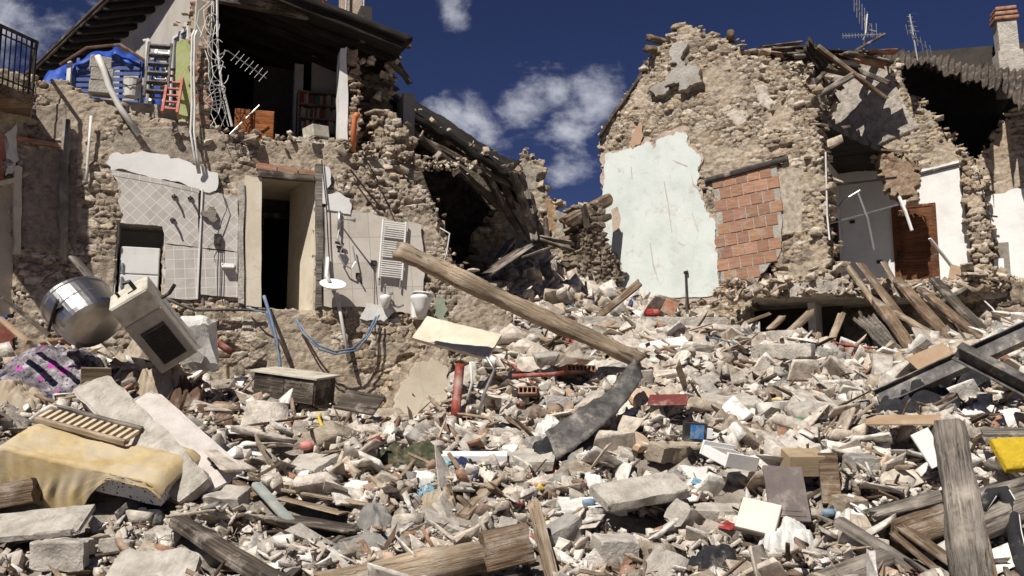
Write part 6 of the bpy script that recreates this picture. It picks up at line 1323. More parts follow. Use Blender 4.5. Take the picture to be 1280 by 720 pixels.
block('pinkish flat slab right of the striped cushion pieces', 880, 600, .5, .34, .05, 25, 35, 0, M_WHITED, lift=.1, seed=14)
block('flat marble slab lying at the left edge of the photo', 48, 655, .80, .48, .05, 8, 22, -6, M_CONC, Y=7.6, seed=15, rough=.012); mark('the flat marble slab', 50, 655)
block('wide pale slab at the bottom left with a white strip', 195, 718, .62, .4, .10, -6, 40, 0, M_CONC, Y=6.6, seed=16)
block('big squared pale stone in the bottom middle', 768, 700, .34, .28, .26, 14, 10, 0, ROCKM['pale'], 'stone', 'building_stone', .12, seed=17); mark('the big squared pale stone', 768, 700)
block('big rounded pale stone right of the bottom middle', 858, 662, .34, .28, .26, 34, 20, 30, ROCKM['pale'], 'stone', 'building_stone', .14, seed=18)
block('big flat triangular stone above the split log', 565, 665, .62, .34, .18, 12, 15, 20, ROCKM['pale'], 'stone', 'building_stone', .06, seed=19)
block('large flat pale stone in the middle of the foreground', 535, 690-30, .4, .3, .14, 40, 10, 0, ROCKM['pale'], 'stone', 'building_stone', .08, seed=20)
block('large pale slab behind the tall splintered stick', 660, 580, .75, .5, .14, -12, 18, 0, M_CONC, lift=.1, seed=21)
block('white painted plank slab in the centre of the heap', 560, 578, 1.5, .22, .08, -3, 15, 0, M_WHITE, lift=.12, seed=22, rough=.006)
block('tan slab leaning on the stone wall left of the vault stub', 412, 472, .5, .06, .7, -20, -22, 20, M_CREAM, lift=.15, seed=23)
block('flat wall piece left of the standing vault stub', 640, 560-12, .6, .42, .12, 15, 12, 0, M_CONC, lift=.1, seed=24)
block('tabletop slab fallen against the wall below the toilet', 566, 424, 1.35, .55, .06, 0, 0, 0, M_CREAM, Y=14.9, seed=25, rough=.008, ab=((524, 410), (618, 434), 14.6), up=(.2, -.75, .62))
block('rounded boulder at the bottom left corner', 78, 693, .40, .28, .22, 5, 0, 0, ROCKM['pale'], 'stone', 'boulder', .08, seed=26, Y=6.9)
block('smooth oval stone in front of the flat marble slab', 146, 688, .26, .17, .13, 0, 0, 5, ROCKM['pale'], 'stone', 'boulder', .08, seed=27)
block('rough square stone right of the smooth oval stone', 205, 680, .30, .22, .2, -10, 10, 0, ROCKM['pale'], 'stone', 'building_stone', .08, seed=28)
block('pale stone wedge at the bottom left beside the charred plank', 270, 700, .34, .24, .16, 15, 10, 0, ROCKM['pale'], 'stone', 'building_stone', .06, seed=29)
block('tall slanted stone left of the tall splintered stick', 640, 660+15, .36, .2, .2, 60, 10, 30, ROCKM['pale'], 'stone', 'building_stone', .1, seed=30)
block('pale leaning stone right of the tall splintered stick', 700, 676, .42, .2, .18, 35, 10, -25, ROCKM['grey'], 'stone', 'building_stone', .12, seed=31)
block('pinkish stone block at the right of the dark carved panel', 1060, 640, .3, .24, .2, 25, 15, 0, ROCKM['tan'], 'stone', 'building_stone', .1, seed=32)
block('grey speckled stone above the laths at the right', 1076, 588, .34, .28, .24, 10, 10, 0, ROCKM['grey'], 'stone', 'building_stone', .1, seed=33)
block('large flat stone left of the dark carved panel', 935, 605, .5, .4, .16, 12, 25, 0, ROCKM['pale'], 'stone', 'building_stone', .08, seed=34)
block('long pale stone right of the large pale wall slab', 895, 645, .44, .24, .14, -15, 15, 0, ROCKM['pale'], 'stone', 'building_stone', .08, seed=35)
# furniture
e = empty('mattress', P(100, 600, 8.3), 'mattress wrapped in an ochre bedsheet with a star patterned underside at the left', 'mattress'); 
def pillowbox(name, M, sx, sy, sz, mat, parent, fold=.02, n=28, seed=1, droop=None, rnd=.5, cuts=22, flat=False):
    bm = bmesh.new(); bmesh.ops.create_cube(bm, size=1); bmesh.ops.subdivide_edges(bm, edges=bm.edges, cuts=cuts, use_grid_fill=True)
    v = np.array([x.co[:] for x in bm.verts]); r = np.abs(v*2); 
    q = v*np.array([sx, sy, sz]); edge = (1-(r[:, 0]**6))*(1-(r[:, 1]**6)); q[:, 2] *= (1-rnd)+rnd*np.clip(edge, 0, 1)**.5
    q[:, 2] += fold*(n3(q*np.array([1, 2.2, 1]), 5, seed, 6)+.6*np.abs(n3(q*np.array([2, 1, 1]), 9, seed+1, 6)))*.6; q[:, 0] += fold*.5*n3(q, 7, seed+2); q[:, 1] += fold*.5*n3(q, 8, seed+3)
    if droop: q = droop(q)
    for x, c in zip(bm.verts, q): x.co = c
    if flat: bmesh.ops.triangulate(bm, faces=bm.faces)
    bmesh.ops.recalc_face_normals(bm, faces=bm.faces)
    me = bpy.data.meshes.new(name); bm.to_mesh(me); bm.free(); me.polygons.foreach_set('use_smooth', np.ones(len(me.polygons), bool)*(not flat)); return link(name, me, mat, parent, M)
ma = P(-6, 566, 8.9); mb_ = P(206, 618, 8.6); xd = mb_-ma; Lm = float(np.linalg.norm(xd))
MMt = frame((ma+mb_)/2, xd, (.0, -.42, .90)); mk = Lm/1.75
pillowbox('star_mattress', MMt @ Matrix.Translation((0, .36*mk, -.05)), Lm*.97, .74*mk, .24*mk, M_STAR, e, .008, seed=3, rnd=.3)
V = []; Fc = []; nx_, ny_ = 90, 60
for j in range(ny_+1):
    for i in range(nx_+1):
        a = i/nx_; b = j/ny_; x = (a-.5)*Lm*1.02; y = .74*mk-b*1.37*mk; hang = 1.0 if a < .50 else max(.10, 1-(a-.50)*5)
        z = .115*mk+.03*(float(abs(vn(np.float64(x*5+y*2), np.float64(y*9-x*2), 3)-.5))+.6*float(abs(vn(np.float64(x*13-y*5), np.float64(y*17+x*3), 5)-.5)))
        if y < -.02:
            d = (-.02-y)*hang; y = -.06-.04*d*math.sin(x*19+1)-.03*d*math.sin(x*43)-.16*d; z -= d*.98; x = x*(1-.10*d)+.02*math.sin(d*14+x*5)
        ed = max(0, abs(a-.5)-.40)*10; z -= .10*mk*ed**2.4+.03*math.sin(a*5)*(y > 0); z -= .05*mk*max(0, y/mk-.45)*4
        V.append((x, y, z))
for j in range(ny_):
    for i in range(nx_): a = j*(nx_+1)+i; Fc.append((a, a+nx_+1, a+nx_+2, a+1))
o = obj('bedsheet', V, Fc, M_CY, e, MMt, True); orient(o.data); o.modifiers.new('s', 'SOLIDIFY').thickness = .012; stamp(e); mark('the ochre mattress', 0, 0, (ma+mb_)/2)
# slatted bed base
e = empty('bed_base', P(110, 535, 10), 'slatted wooden bed base above the ochre mattress', 'bed base')
a, b = P(57, 517, 10.0), P(168, 546, 9.5); sM = frame(a, b-a, (0, -.45, .9)) @ Matrix.Scale(1.0, 4); L = np.linalg.norm(b-a)
MB().box(0, L, .10, .16, -.02, .05).build('rail', M_WG, e, sM, bevel=.006); MB().box(0, L, -.17, -.12, -.03, .03).build('rail', M_WL, e, sM, bevel=.006)
for k in range(13): x = .03+k*(L-.06)/12; MB().box(x-.022, x+.022, -.119, .099, -.01, .03).build('slat', pm('birch slat', ((.48, .38, .25), (.60, .50, .36)), .7) if k == 0 else MATS['birch slat'], e, sM, bevel=.004)
stamp(e)
# steel drum and boiler
dM = frame(P(103, 372, 11.6), (1, .25, -.75), (.75, -.3, .5)); 
e = empty('steel_drum', dM, 'dented stainless steel washing drum lying on its side at the left', 'drum')
mm = MB(); lathe(mm, [(.001, .0), (.05, .0), (.36, .01), (.40, .03), (.42, .06), (.42, .10), (.405, .11), (.40, .5), (.38, .56), (.30, .58), (.001, .585)], 44, 1.05, .9)
V = np.array(mm.v); V += (n3(V, 3.3, 5)*.022)[:, None]*V/np.maximum(np.linalg.norm(V, axis=1), .1)[:, None]; mm.v = [tuple(q) for q in V]
dM2 = frame(P(92, 374, 12.3), (.5, .75, .1), (.62, -.40, -.58))
mm.build('drum_body', M_INOX, e, dM2, smooth=False); mm2 = MB(); lathe(mm2, [(.405, .30), (.418, .305), (.418, .325), (.405, .33)], 44, 1.06, .91); mm2.build('rim_band', M_INOX, e, dM2)
stamp(e); mark('the stainless steel drum', 0, 0, P(120, 440, 11.4))
bz_ = Vector((-.50, -.69, .80)).normalized(); bn_ = Vector((.30, -.80, -.50)).normalized(); bM = frame(P(190, 402, 12.0), bz_.cross(bn_), bz_)
e = empty('boiler', bM, 'battered cream boiler cabinet lying tipped against the house wall', 'boiler')
MB().box(-.26, .26, -.21, .21, -.58, .48).build('casing', M_CREAMP, e, bevel=.02)
MB().box(-.25, .25, -.226, -.211, -.56, .18).build('front_panel', pm('greyed enamel', ((.30, .27, .23), (.42, .385, .335)), .5, dust=.3), e, bevel=.006)
gr = MB().box(-.15, .17, -.236, -.227, -.48, .02).build('grille', M_BLACKP, e, bevel=.004)
gg = MB(); 
for k in range(12): gg.box(-.14, .16, -.246, -.237, -.46+k*.039, -.44+k*.039)
gg.build('louvre', M_IRON, gr, bM)
MB().box(-.24, .24, -.225, -.211, .20, .46).build('control_panel', M_CREAMP, e, bevel=.006)
for q_, r_ in (([(.1, -.05, .48), (.1, -.05, .60), (.02, -.05, .62)], .03), ([(.27, 0, .2), (.38, 0, .2), (.5, -.04, .27)], .025), ([(-.12, .0, .48), (-.12, 0, .55)], .02)): MB().tube(q_, r_).build('pipe_stub', M_IRON, e)
stamp(e); mark('the cream boiler cabinet', 0, 0, P(200, 450, 11.6))
# dark cabinet, tilted panels
def boxi(label, cat, name, px, py, sx, sy, sz, rz, tx, ty, mat, lift=.1, Y=None, bevel=.008, extra=None, lm=None):
    p = P(px, py, Y) if Y else onheap(px, py, lift)
    M = Matrix.Translation(Vector([float(a) for a in p])) @ Matrix.Rotation(R(rz), 4, 'Z') @ Matrix.Rotation(R(tx), 4, 'X') @ Matrix.Rotation(R(ty), 4, 'Y') @ Matrix.Scale(ks(p[1]), 4)
    if extra:
        e = empty(name, M, label, cat); MB().box(-sx/2, sx/2, -sy/2, sy/2, -sz/2, sz/2).build('body', mat, e, bevel=bevel)
        for nm, bx, mt in extra: MB().box(*bx).build(nm, mt, e, bevel=.004)
    else: e = MB().box(-sx/2, sx/2, -sy/2, sy/2, -sz/2, sz/2).build(name, mat, None, M, bevel=bevel); tag(e, label, cat)
    stamp(e)
    if lm: mark(lm, 0, 0, p)
    return e
boxi('dark wooden cabinet half buried under the doorway', 'cabinet', 'cabinet', 368, 484, 1.0, .5, .36, -22, 8, 8, M_WD, Y=13.9, extra=[('door', (-.48, .0, -.27, -.251, -.16, .16), M_WD), ('door', (.01, .48, -.27, -.251, -.16, .16), M_WD), ('top_board', (-.54, .54, -.3, .3, .181, .21), M_CREAMP)], lm='the dark wooden cabinet')
boxi('dark thin panel tilted beside the red bar', 'panel', 'tilted_panel', 450, 503, .55, .45, .03, -18, 34, 12, M_WD, Y=13.2)
boxi('dark brown carved cupboard door lying upright on the stones at the right', 'panel', 'carved_panel', 983, 617, .33, .03, .50, 4, -32, 4, pm('dusty dark brown wood', ((.09, .07, .065), (.15, .12, .11), (.21, .18, .165)), .8, 5, .5, 20, dust=.2), Y=8.25, extra=[('inner_frame', (-.13, .13, -.021, -.0155, -.21, .21), pm('dusty dark brown wood', ((.11, .09, .085), (.17, .14, .13)), .8, dust=.3)), ('field', (-.10, .10, -.026, -.0215, -.17, .17), MATS['dusty dark brown wood'])], lm='the dark carved panel')
boxi('square cream coloured tile block lying left of the dark carved panel', 'tile', 'cream_tile_block', 948, 646, .30, .04, .27, -16, -36, 14, pm('glazed cream tile', ((.50, .48, .40), (.60, .58, .50)), .5, 4, .1, dust=.1), Y=7.75, extra=[('backing', (-.15, .15, .0205, .05, -.135, .135), M_TERRA)], lm='the square cream tile block')
boxi('white open drawer lying on the rubble in the right middle', 'drawer', 'drawer', 911, 572, .40, .34, .10, 28, 18, 8, M_WHITE, Y=9.8, extra=[('rim', (-.2, .2, -.171, -.20, -.05, .09), M_WHITE), ('rim', (-.2, .2, .171, .20, -.05, .09), M_WHITE), ('inner_tray', (-.15, .15, -.12, .12, .0505, .055), M_LGREY)], lm='the white drawer')
boxi('black box with a bright blue label in the right middle', 'box', 'labelled_box', 868, 540, .24, .12, .20, 4, 6, 4, M_BLACKP, Y=10.8, extra=[('label', (-.06, .09, -.066, -.0605, -.07, .08), pm('bright blue print', ((.02, .11, .28), (.04, .18, .40)), .5, dust=.3)), ('side_card', (.1205, .19, -.05, .05, -.06, .05), M_WHITE)], lm='the box with a blue label')
boxi('brown cardboard panel leaning on the long grey steel beam', 'cardboard', 'cardboard_panel', 1168, 450, .62, .02, .42, -8, -40, -28, M_CARD, Y=13.6)
boxi('brown cardboard tray edge below the black sack', 'cardboard', 'cardboard_panel', 1128, 525, .75, .30, .02, -22, 20, 0, M_CARD, Y=10.9, bevel=.003)
boxi('white triangular board beside the pale laths', 'board', 'white_board', 1162, 560, .20, .02, .34, 8, -20, -22, M_WHITE, Y=9.1, bevel=.003)
boxi('pale wooden box board by the quilt', 'board', 'pale_board', 120, 470, .3, .02, .2, 20, 30, 0, M_WL, Y=10.5)
boxi('small terracotta board standing behind the concrete ledge', 'board', 'terracotta_board', 837, 384, .26, .02, .32, 8, -10, 30, M_TERRA, Y=18.9)
boxi('red cloth bundle behind the concrete ledge', 'bundle', 'red_bundle', 815, 391, .28, .2, .14, 8, 0, 0, M_CR, Y=18.9, bevel=.05)
boxi('white square paper board in the lower left rubble', 'board', 'white_board', 300, 550, .34, .26, .02, 14, 20, 0, M_WHITED, lift=.12)
boxi('brown cut plank end standing near the dark carved panel', 'plank', 'plank_end', 1037, 598, .17, .05, .46, -6, -14, 0, M_WM, Y=9.1)
boxi('small wicker edged crate right of the dark carved panel', 'crate', 'small_crate', 1003, 578, .34, .24, .20, 4, 18, 0, pm('straw weave', ((.26, .19, .12), (.40, .31, .20)), .9, stretch=(1, 1, 12)), Y=9.4)
boxi('dark brown square board behind the long metal sheet', 'board', 'brown_board', 835, 500, .5, .02, .22, -20, -50, 0, pm('maroon lacquer', ((.10, .02, .02), (.18, .05, .04)), .5, dust=.3), Y=12.6)
boxi('tan chipped board at the right edge above the yellow cushion', 'board', 'pale_board', 1262, 540, .5, .3, .03, -20, 12, 0, M_WG, Y=9.8)
# yellow quilted cushion
e = pillowbox('yellow_cushion', frame(P(1278, 568, 8.6), (1, .05, .05), (.1, -.75, .65)), .52, .40, .12, pm('yellow quilted fabric', ((.50, .34, .02), (.62, .44, .03)), .8, 14, 1., 26, dist=.02), None, .006, rnd=.5); tag(e, 'bright yellow quilted cushion at the right edge', 'cushion'); stamp(e); mark('the yellow cushion', 0, 0, P(1265, 568, 8.6))
for i, (px, py, rz, s, lb) in enumerate(((805, 512, 30, 1.0, 'striped orange and cream cushion folded near the metal sheet'), (797, 568, 50, .8, 'smaller striped cushion lying before the black clothes'))):
    p = onheap(px, py, .14); s *= ks(p[1]); e = pillowbox('striped_cushion', Matrix.Translation(Vector([float(a) for a in p])) @ Matrix.Rotation(R(rz), 4, 'Z') @ Matrix.Rotation(R(35), 4, 'X'), .46*s, .40*s, .12, M_STRIPE, None, .02, seed=20+i, rnd=.6); tag(e, lb, 'cushion'); stamp(e); mark('the striped cushion', px, py)
# black hose with white stripes, lower right
e = empty('striped_hose', P(1250, 660, 6.8), 'black strap with two white stripes looped over the log at the lower right', 'strap')
hp = [P(1226, 640, 7.0), P(1240, 618, 7.1), P(1254, 615, 7.0), P(1264, 632, 6.9), P(1268, 664, 6.8), P(1276, 700, 6.6), P(1284, 740, 6.4)]
MB().tube(hp, .07, 10).build('strap_body', M_CB, e, Matrix.Identity(4), True)
for k in (-.022, .022): MB().tube([q+np.array([k+.012, -.052, .018]) for q in hp], .008, 5).build('white_stripe', M_WHITE, e, Matrix.Identity(4))
# wires and rods in the middle
for i, (pts, r, m, lb, cat) in enumerate((
    ([(598, 520), (606, 490), (618, 462), (608, 446)], .022, M_ALU, 'bent aluminium tube right of the red iron post', 'tube'), ([(584, 500), (590, 478), (588, 452)], .018, M_CABLE, 'white rod close beside the red iron post', 'rod'),
    ([(545, 492), (556, 508), (572, 520), (590, 534)], .03, M_PVC, 'white curved pipe at the foot of the red iron post', 'pipe'), ([(604, 455), (640, 476), (668, 500)], .018, M_REDP, 'thin red rod lying right of the red iron post', 'rod'),
    ([(640, 470), (690, 468), (705, 466)], .03, M_REDP, 'red rusty bar in the rubble below the long beam', 'bar'), ([(600, 432), (640, 446), (600, 424)], .02, M_REDP, 'dark red rod ends near the tabletop slab', 'rod'),
    ([(1016, 428), (1060, 440), (1100, 458), (1118, 470)], .03, M_REDP, 'red iron bar lying above the grey mortar lump', 'bar'), ([(1010, 424), (1050, 448), (1092, 452)], .02, M_REDP, 'thin red iron bar behind the grey mortar lump', 'bar'),
    ([(400, 500), (404, 520), (398, 545), (402, 560)], .02, pm('yellow cord', ((.5, .36, .03), (.6, .45, .05)), .7), 'yellow cord hanging over the rubble near the dark cabinet', 'cord'),
    ([(1002, 424), (1003, 440), (1000, 455)], .03, M_IRON, 'short dark iron bar by the broken concrete beam', 'bar'), ([(935, 402), (945, 396), (958, 400), (962, 412), (950, 420)], .03, pm('orange strap', ((.5, .26, .03), (.6, .34, .06)), .8), 'orange strap curled on the clothes right of the concrete ledge', 'strap'),
    ([(925, 412), (932, 400), (945, 392)], .025, M_BCABLE, 'blue strap on the clothes right of the concrete ledge', 'strap'), ([(878, 436), (905, 444), (925, 448)], .015, M_BCABLE, 'thin blue cord on the rubble below the concrete ledge', 'cord'),
    ([(1060, 655), (1072, 665), (1085, 672)], .012, M_CABLE, 'white string near the blue bottle', 'string'), ([(235, 465), (262, 464), (286, 464)], .03, M_STEELD, 'grey steel tube lying below the white sack', 'tube'),
    ([(2, 415), (30, 418), (60, 417), (75, 420)], .035, M_REDP, 'red tube behind the flowered quilt', 'tube'))):
    w = [onheap(a, b, .22+.03*(k % 2)) for k, (a, b) in enumerate(pts)]
    if i in (0, 1, 4): w = [P(a, b, 13.6-.0*k) for k, (a, b) in enumerate(pts)]
    o = MB().tube(w, r, 8).build({'rod': 'iron_rod', 'bar': 'iron_bar'}.get(cat, cat), m, smooth=True); tag(o, lb, cat)
# terracotta pieces with ribs (hollow tile) near the centre
def hollow(label, px, py, sx, n, rz, lift, Y=None):
    p = P(px, py, Y) if Y else onheap(px, py, lift); M = Matrix.Translation(Vector([float(a) for a in p])) @ Matrix.Rotation(R(rz), 4, 'Z') @ Matrix.Rotation(R(-10), 4, 'X'); m = MB().box(-sx/2, sx/2, -.12, .12, -.05, -.036).box(-sx/2, sx/2, -.12, .12, .036, .05)
    for k in range(n+1): x = -sx/2+k*(sx-.012)/n; m.box(x, x+.012, -.12, .12, -.0355, .0355)
    o = m.build('hollow_brick', M_TERRA, None, M); tag(o, label, 'brick'); stamp(o)
hollow('long hollow terracotta brick lying right of the red iron post', 578, 538, .62, 10, 0, .12); hollow('hollow brick fragment with square holes above the bent metal sheet', 722, 488, .5, 7, 30, .3); hollow('hollow brick standing in the rubble under the long beam', 661, 508, .25, 4, -10, .2)
# round crumpled plastic and paper
# ================================================================== LOOSE STONES, ONE BY ONE
def smooth_h(H, k=2):
    A = H.copy()
    for _ in range(k): A = (A+np.roll(A, 1, 0)+np.roll(A, -1, 0)+np.roll(A, 1, 1)+np.roll(A, -1, 1))/5
    return A
def in_view(x, y, z, m=40):
    p = np.array([x, y, z])-CO; yy = p[1]*math.cos(TILT)+p[2]*math.sin(TILT)
    if yy < 1: return None
    zz = -p[1]*math.sin(TILT)+p[2]*math.cos(TILT); a, b = 640+F*p[0]/yy, 360-F*zz/yy
    return (a, b) if -m < a < 1280+m and 330 < b < 760 else None
def behind_house(x, y):
    # no strewn stones inside the standing walls
    a = (np.array([x, y, 0])-PA.o)@PA.N; 
    if x < -.6 and a < .25: return True
    b = (np.array([x, y, 0])-PR.o)@PR.N
    if x > 2.0 and x < 4.8 and b < .3: return True
    return False
def bump_h(x, y, r, top):
    i0, i1 = int((x-r-HX0)/HR), int((x+r-HX0)/HR)+1; j0, j1 = int((y-r-HY0)/HR), int((y+r-HY0)/HR)+1
    i0 = max(i0, 0); j0 = max(j0, 0); sub = HM[j0:j1, i0:i1]; xs = HX0+np.arange(i0, i0+sub.shape[1])*HR; ys = HY0+np.arange(j0, j0+sub.shape[0])*HR
    d = ((xs[None]-x)**2+(ys[:, None]-y)**2)/r**2; k = np.clip(1-d, 0, 1)**.35
    HM[j0:j1, i0:i1] = np.where(d < 1, np.maximum(sub, sub+(top-sub)*k), sub)
g = np.random.default_rng(21)
BIG = []
for i in range(18):
    v, f = hull(500+i, 2, .03, pts=11 if i % 3 else 9, dims=(1, .62+.3*g.random(), [.3, .45, .62][i % 3]+.1*g.random()), boxy=.75 if i % 3 else .45)
    BIG.append((v, f, ['flat', 'angular', 'blocky'][i % 3] if i % 3 else 'flat'))
meshes = {}
def rockmesh(k, m):
    if (k, m) not in meshes: me = mkmesh('building_stone', BIG[k][0], BIG[k][1], False); me.materials.append(ROCKM[m]); meshes[(k, m)] = me
    return meshes[(k, m)]
REL_USED = {}
SIDE = [('left of', 'right of'), ('in front of', 'behind')]
mark('the split log at the bottom edge', 540, 705); mark('the big grey post', 0, 0, P(1200, 640, 6.6)); mark('the red iron post', 0, 0, P(571, 515, 13.6)); mark('the vault stub', 0, 0, PV.at(525, 500))
mark('the pale roof beam end', 0, 0, P(770, 440, 14)); mark('the concrete ledge', 0, 0, P(820, 405, 18.3)); mark('the corrugated sheet', 0, 0, P(1110, 430, 17.8)); mark('the yellow cord', 402, 530); mark('the charred plank', 290, 690); mark('the tall splintered stick', 680, 680)
mark('the camouflage jacket', 515, 592); mark('the black clothes', 725, 575); mark('the white sack', 250, 470); mark('the flowered quilt', 70, 490); mark('the black sack', 1130, 520); mark('the dark board in the foreground', 400, 665)
def pxs(p): return px_of(p)
def describe(p, size, colour, shape, noun):
    a = px_of(p); best = sorted(LM, key=lambda q: (px_of(q[1])[0]-a[0])**2+((px_of(q[1])[1]-a[1])*1.6)**2)[:6]
    sz = 'very large' if size > .48 else 'large' if size > .36 else 'medium' if size > .27 else 'small'
    for q in best:
        b = px_of(q[1]); dx, dy = a[0]-b[0], a[1]-b[1]; ds = math.hypot(dx, dy)
        how = ('close ' if ds < 45 else 'farther ' if ds > 110 else '')
        if abs(dx) > abs(dy)*1.7: r = how+('right of' if dx > 0 else 'left of')
        elif abs(dy) > abs(dx)*1.7: r = how+('below' if dy > 0 else 'above')
        else: r = how+('below and ' if dy > 0 else 'above and ')+('right of' if dx > 0 else 'left of')
        s = f"{sz} {colour} {shape} {noun} {r} {q[0].split(' lying')[0]}"
        if s not in REL_USED: REL_USED[s] = 1; break
    else:
        q2 = best[1]; s = s+' and near '+q2[0].split(' lying')[0]
    w = s.split(); return ' '.join(w[:16])
LM2 = []
for t_, p_ in LM:
    w = t_.split()
    if t_.startswith('the '): LM2.append((t_, p_))
LM[:] = LM2
def dil(B, k):
    B = B.copy()
    for _ in range(k): B = B | np.roll(B, 1, 0) | np.roll(B, -1, 0) | np.roll(B, 1, 1) | np.roll(B, -1, 1)
    return B
BD3 = dil(BLK, 4); BD1 = dil(BLK, 2)
n_big = 0; tries = 0; spots = []
for (n_want, s0, s1) in ((44, .42, .70), (96, .30, .42), (160, .20, .30)):
    c = 0
    while c < n_want and tries < 60000:
        tries += 1
        y = 8.5+(19.5-8.5)*g.random()**1.7; x = (g.random()-.5)*2*(.56*y+.5)
        z = float(hz(x, y)); v = in_view(x, y, z, 20)
        if v is None or behind_house(x, y) or bool(hz(x, y, BD3)): continue
        s = s0+(s1-s0)*g.random()
        if any((x-a)**2+(y-b)**2 < ((s+r)*.42)**2 for a, b, r in spots): continue
        if y > 15 and s < .30: continue
        i = g.integers(0, 18); cn = ['pale', 'pale', 'tan', 'grey', 'pale', 'chalky', 'tan'][g.integers(0, 7)]
        sh = BIG[i][2]; th = BIG[i][0][:, 2].max()*2*s
        o = bpy.data.objects.new('building_stone' if cn in ('pale', 'tan') else 'mortar_lump', rockmesh(i, cn)); C.objects.link(o)
        A = rotm(g, 1, .5)[0]; M = Matrix.Identity(4)
        for a in range(3):
            for b in range(3): M[a][b] = A[a, b]*s
        M[0][3] = x; M[1][3] = y; M[2][3] = z+th*.22; o.matrix_basis = M; WM[o.name] = M
        tag(o, describe((x, y, z+.1), s, {'pale': 'pale cream', 'tan': 'tan', 'grey': 'grey', 'chalky': 'chalky white'}[cn], sh, 'stone' if cn in ('pale', 'tan') else 'mortar lump'), 'stone' if cn in ('pale', 'tan') else 'mortar lump', 'building stones strewn over the heap' if cn in ('pale', 'tan') else 'mortar lumps strewn over the heap')
        spots.append((x, y, s)); bump_h(x, y, s*.42, z+th*.55); c += 1
        rr0 = s*.30; BLK |= ((gx-x)**2+(gy-y)**2 < rr0*rr0)
    n_big += c
# ------------------------------------------------------------------ random lesser timbers, tile and brick fragments (own objects)
def in_box(px, py): return 0 < px < 1280 and 400 < py < 720
c = 0; tries = 0
while c < 150 and tries < 20000:
    tries += 1; y = 8.8+(19-8.8)*g.random()**1.3; x = (g.random()-.5)*2*(.54*y); z = float(hz(x, y))
    if in_view(x, y, z, 0) is None or behind_house(x, y) or bool(hz(x, y, BLK)): continue
    L = .3+1.3*g.random()**1.8; a = g.random()*6.283; dx, dy = math.cos(a)*L/2, math.sin(a)*L/2
    if behind_house(x+dx, y+dy) or behind_house(x-dx, y-dy): continue
    z0 = float(hz(x-dx, y-dy)); z1 = float(hz(x+dx, y+dy)); 
    if abs(z0-z1) > .5*L: continue
    mt, cn = [(M_WM, 'brown'), (M_WG, 'grey'), (M_WL, 'pale'), (M_WD, 'dark'), (M_WM, 'brown')][g.integers(0, 5)]
    w = .03+.07*g.random(); o = timber('wood_piece', (x-dx, y-dy, z0+.04+.1*g.random()*L), (x+dx, y+dy, z1+.04), w, .02+.03*g.random(), mt, None, 700+c, pw=6, ends=.3, n=12, seg=.2)
    tag(o, describe((x, y, z), L*.5, cn, 'splintered', 'lath'), 'wood piece', 'splintered laths strewn over the heap'); c += 1
c = 0; tries = 0; TL = [hull(800+i, 0, pts=9, dims=(1, .7, .14), boxy=.9) for i in range(5)]; tms = []
for v, f in TL: me = mkmesh('terracotta_fragment', v, f); me.materials.append(M_TERRA); tms.append(me)
while c < 90 and tries < 20000:
    tries += 1; y = 8.8+(18-8.8)*g.random()**1.4; x = (g.random()-.5)*2*(.54*y); z = float(hz(x, y))
    if in_view(x, y, z, 0) is None or behind_house(x, y) or bool(hz(x, y, BLK)): continue
    s = .12+.16*g.random(); o = bpy.data.objects.new('terracotta_fragment', tms[g.integers(0, 5)]); C.objects.link(o); A = rotm(g, 1, .6)[0]; M = Matrix.Identity(4)
    for a in range(3):
        for b in range(3): M[a][b] = A[a, b]*s
    M[0][3] = x; M[1][3] = y; M[2][3] = z+.03; o.matrix_basis = M; WM[o.name] = M
    tag(o, describe((x, y, z), s, 'reddish', 'thin', 'terracotta fragment'), 'terracotta fragment', 'terracotta fragments strewn over the heap'); c += 1
# ------------------------------------------------------------------ cloth lying over the heap
HS = smooth_h(HM, 14)
def rag(label, px, py, sx, sy, rot, mat, seed=1, mound=.05, fold=.05, name='cloth', cat='cloth', lift=.05, n=46, rag_=.25, block=True):
    p = hit(px, py); q_ = ks(p[1]); sx *= q_; sy *= q_*1.15; g = np.random.default_rng(seed); ca, sa = math.cos(R(rot)), math.sin(R(rot))
    u, v = np.meshgrid(np.linspace(-1, 1, n+1), np.linspace(-1, 1, n+1)); a = np.arctan2(v, u); m = np.maximum(np.abs(u), np.abs(v)); rr = 1-rag_*fbm(np.cos(a)*1.6+seed, np.sin(a)*1.6+seed, seed, 3)*1.4
    cr = np.hypot(u, v); sq = np.where(cr > 0, m/np.maximum(cr, 1e-6), 1); k = .45+.55*sq
    X = u*k*rr*sx/2; Y = v*k*rr*sy/2; x = p[0]+X*ca-Y*sa; y = p[1]+X*sa+Y*ca
    # pull into folds
    sc_ = 1.0/max(.35, min(sx, sy)); fold = fold*min(1, min(sx, sy)/.55)*1.1; mound = mound*min(1, min(sx, sy)/.45)
    wq = fbm(X*2*sc_+3, Y*2*sc_, seed+8, 2); w = fbm(X*2.6*sc_+seed+wq*2, Y*1.1*sc_, seed, 2); w2 = fbm(X*1.3*sc_+9, Y*3.5*sc_+seed+wq*2, seed+4, 3)
    fo = (np.abs(w-.5)*2)**.8*fold*2.2+(np.abs(w2-.5)*2)*fold*1.4
    z = hz(x, y, HS); zm = z; ed = np.clip((1-m)*5, 0, 1)
    z = zm+lift+fo*ed*1.2+mound*(1-m**2)-.07*(1-ed)
    V = np.stack([x, y, z], -1).reshape(-1, 3); idx = np.arange((n+1)**2).reshape(n+1, n+1); q = np.stack([idx[:-1, :-1], idx[:-1, 1:], idx[1:, 1:], idx[1:, :-1]], -1).reshape(-1, 4)
    M = Matrix.Translation(Vector([float(c) for c in p])); o = obj(name, V-p, q, mat, None, M, True); s = o.modifiers.new('s', 'SOLIDIFY'); s.thickness = .012
    tag(o, label, cat); 
    if block: stamp(o)
    return o
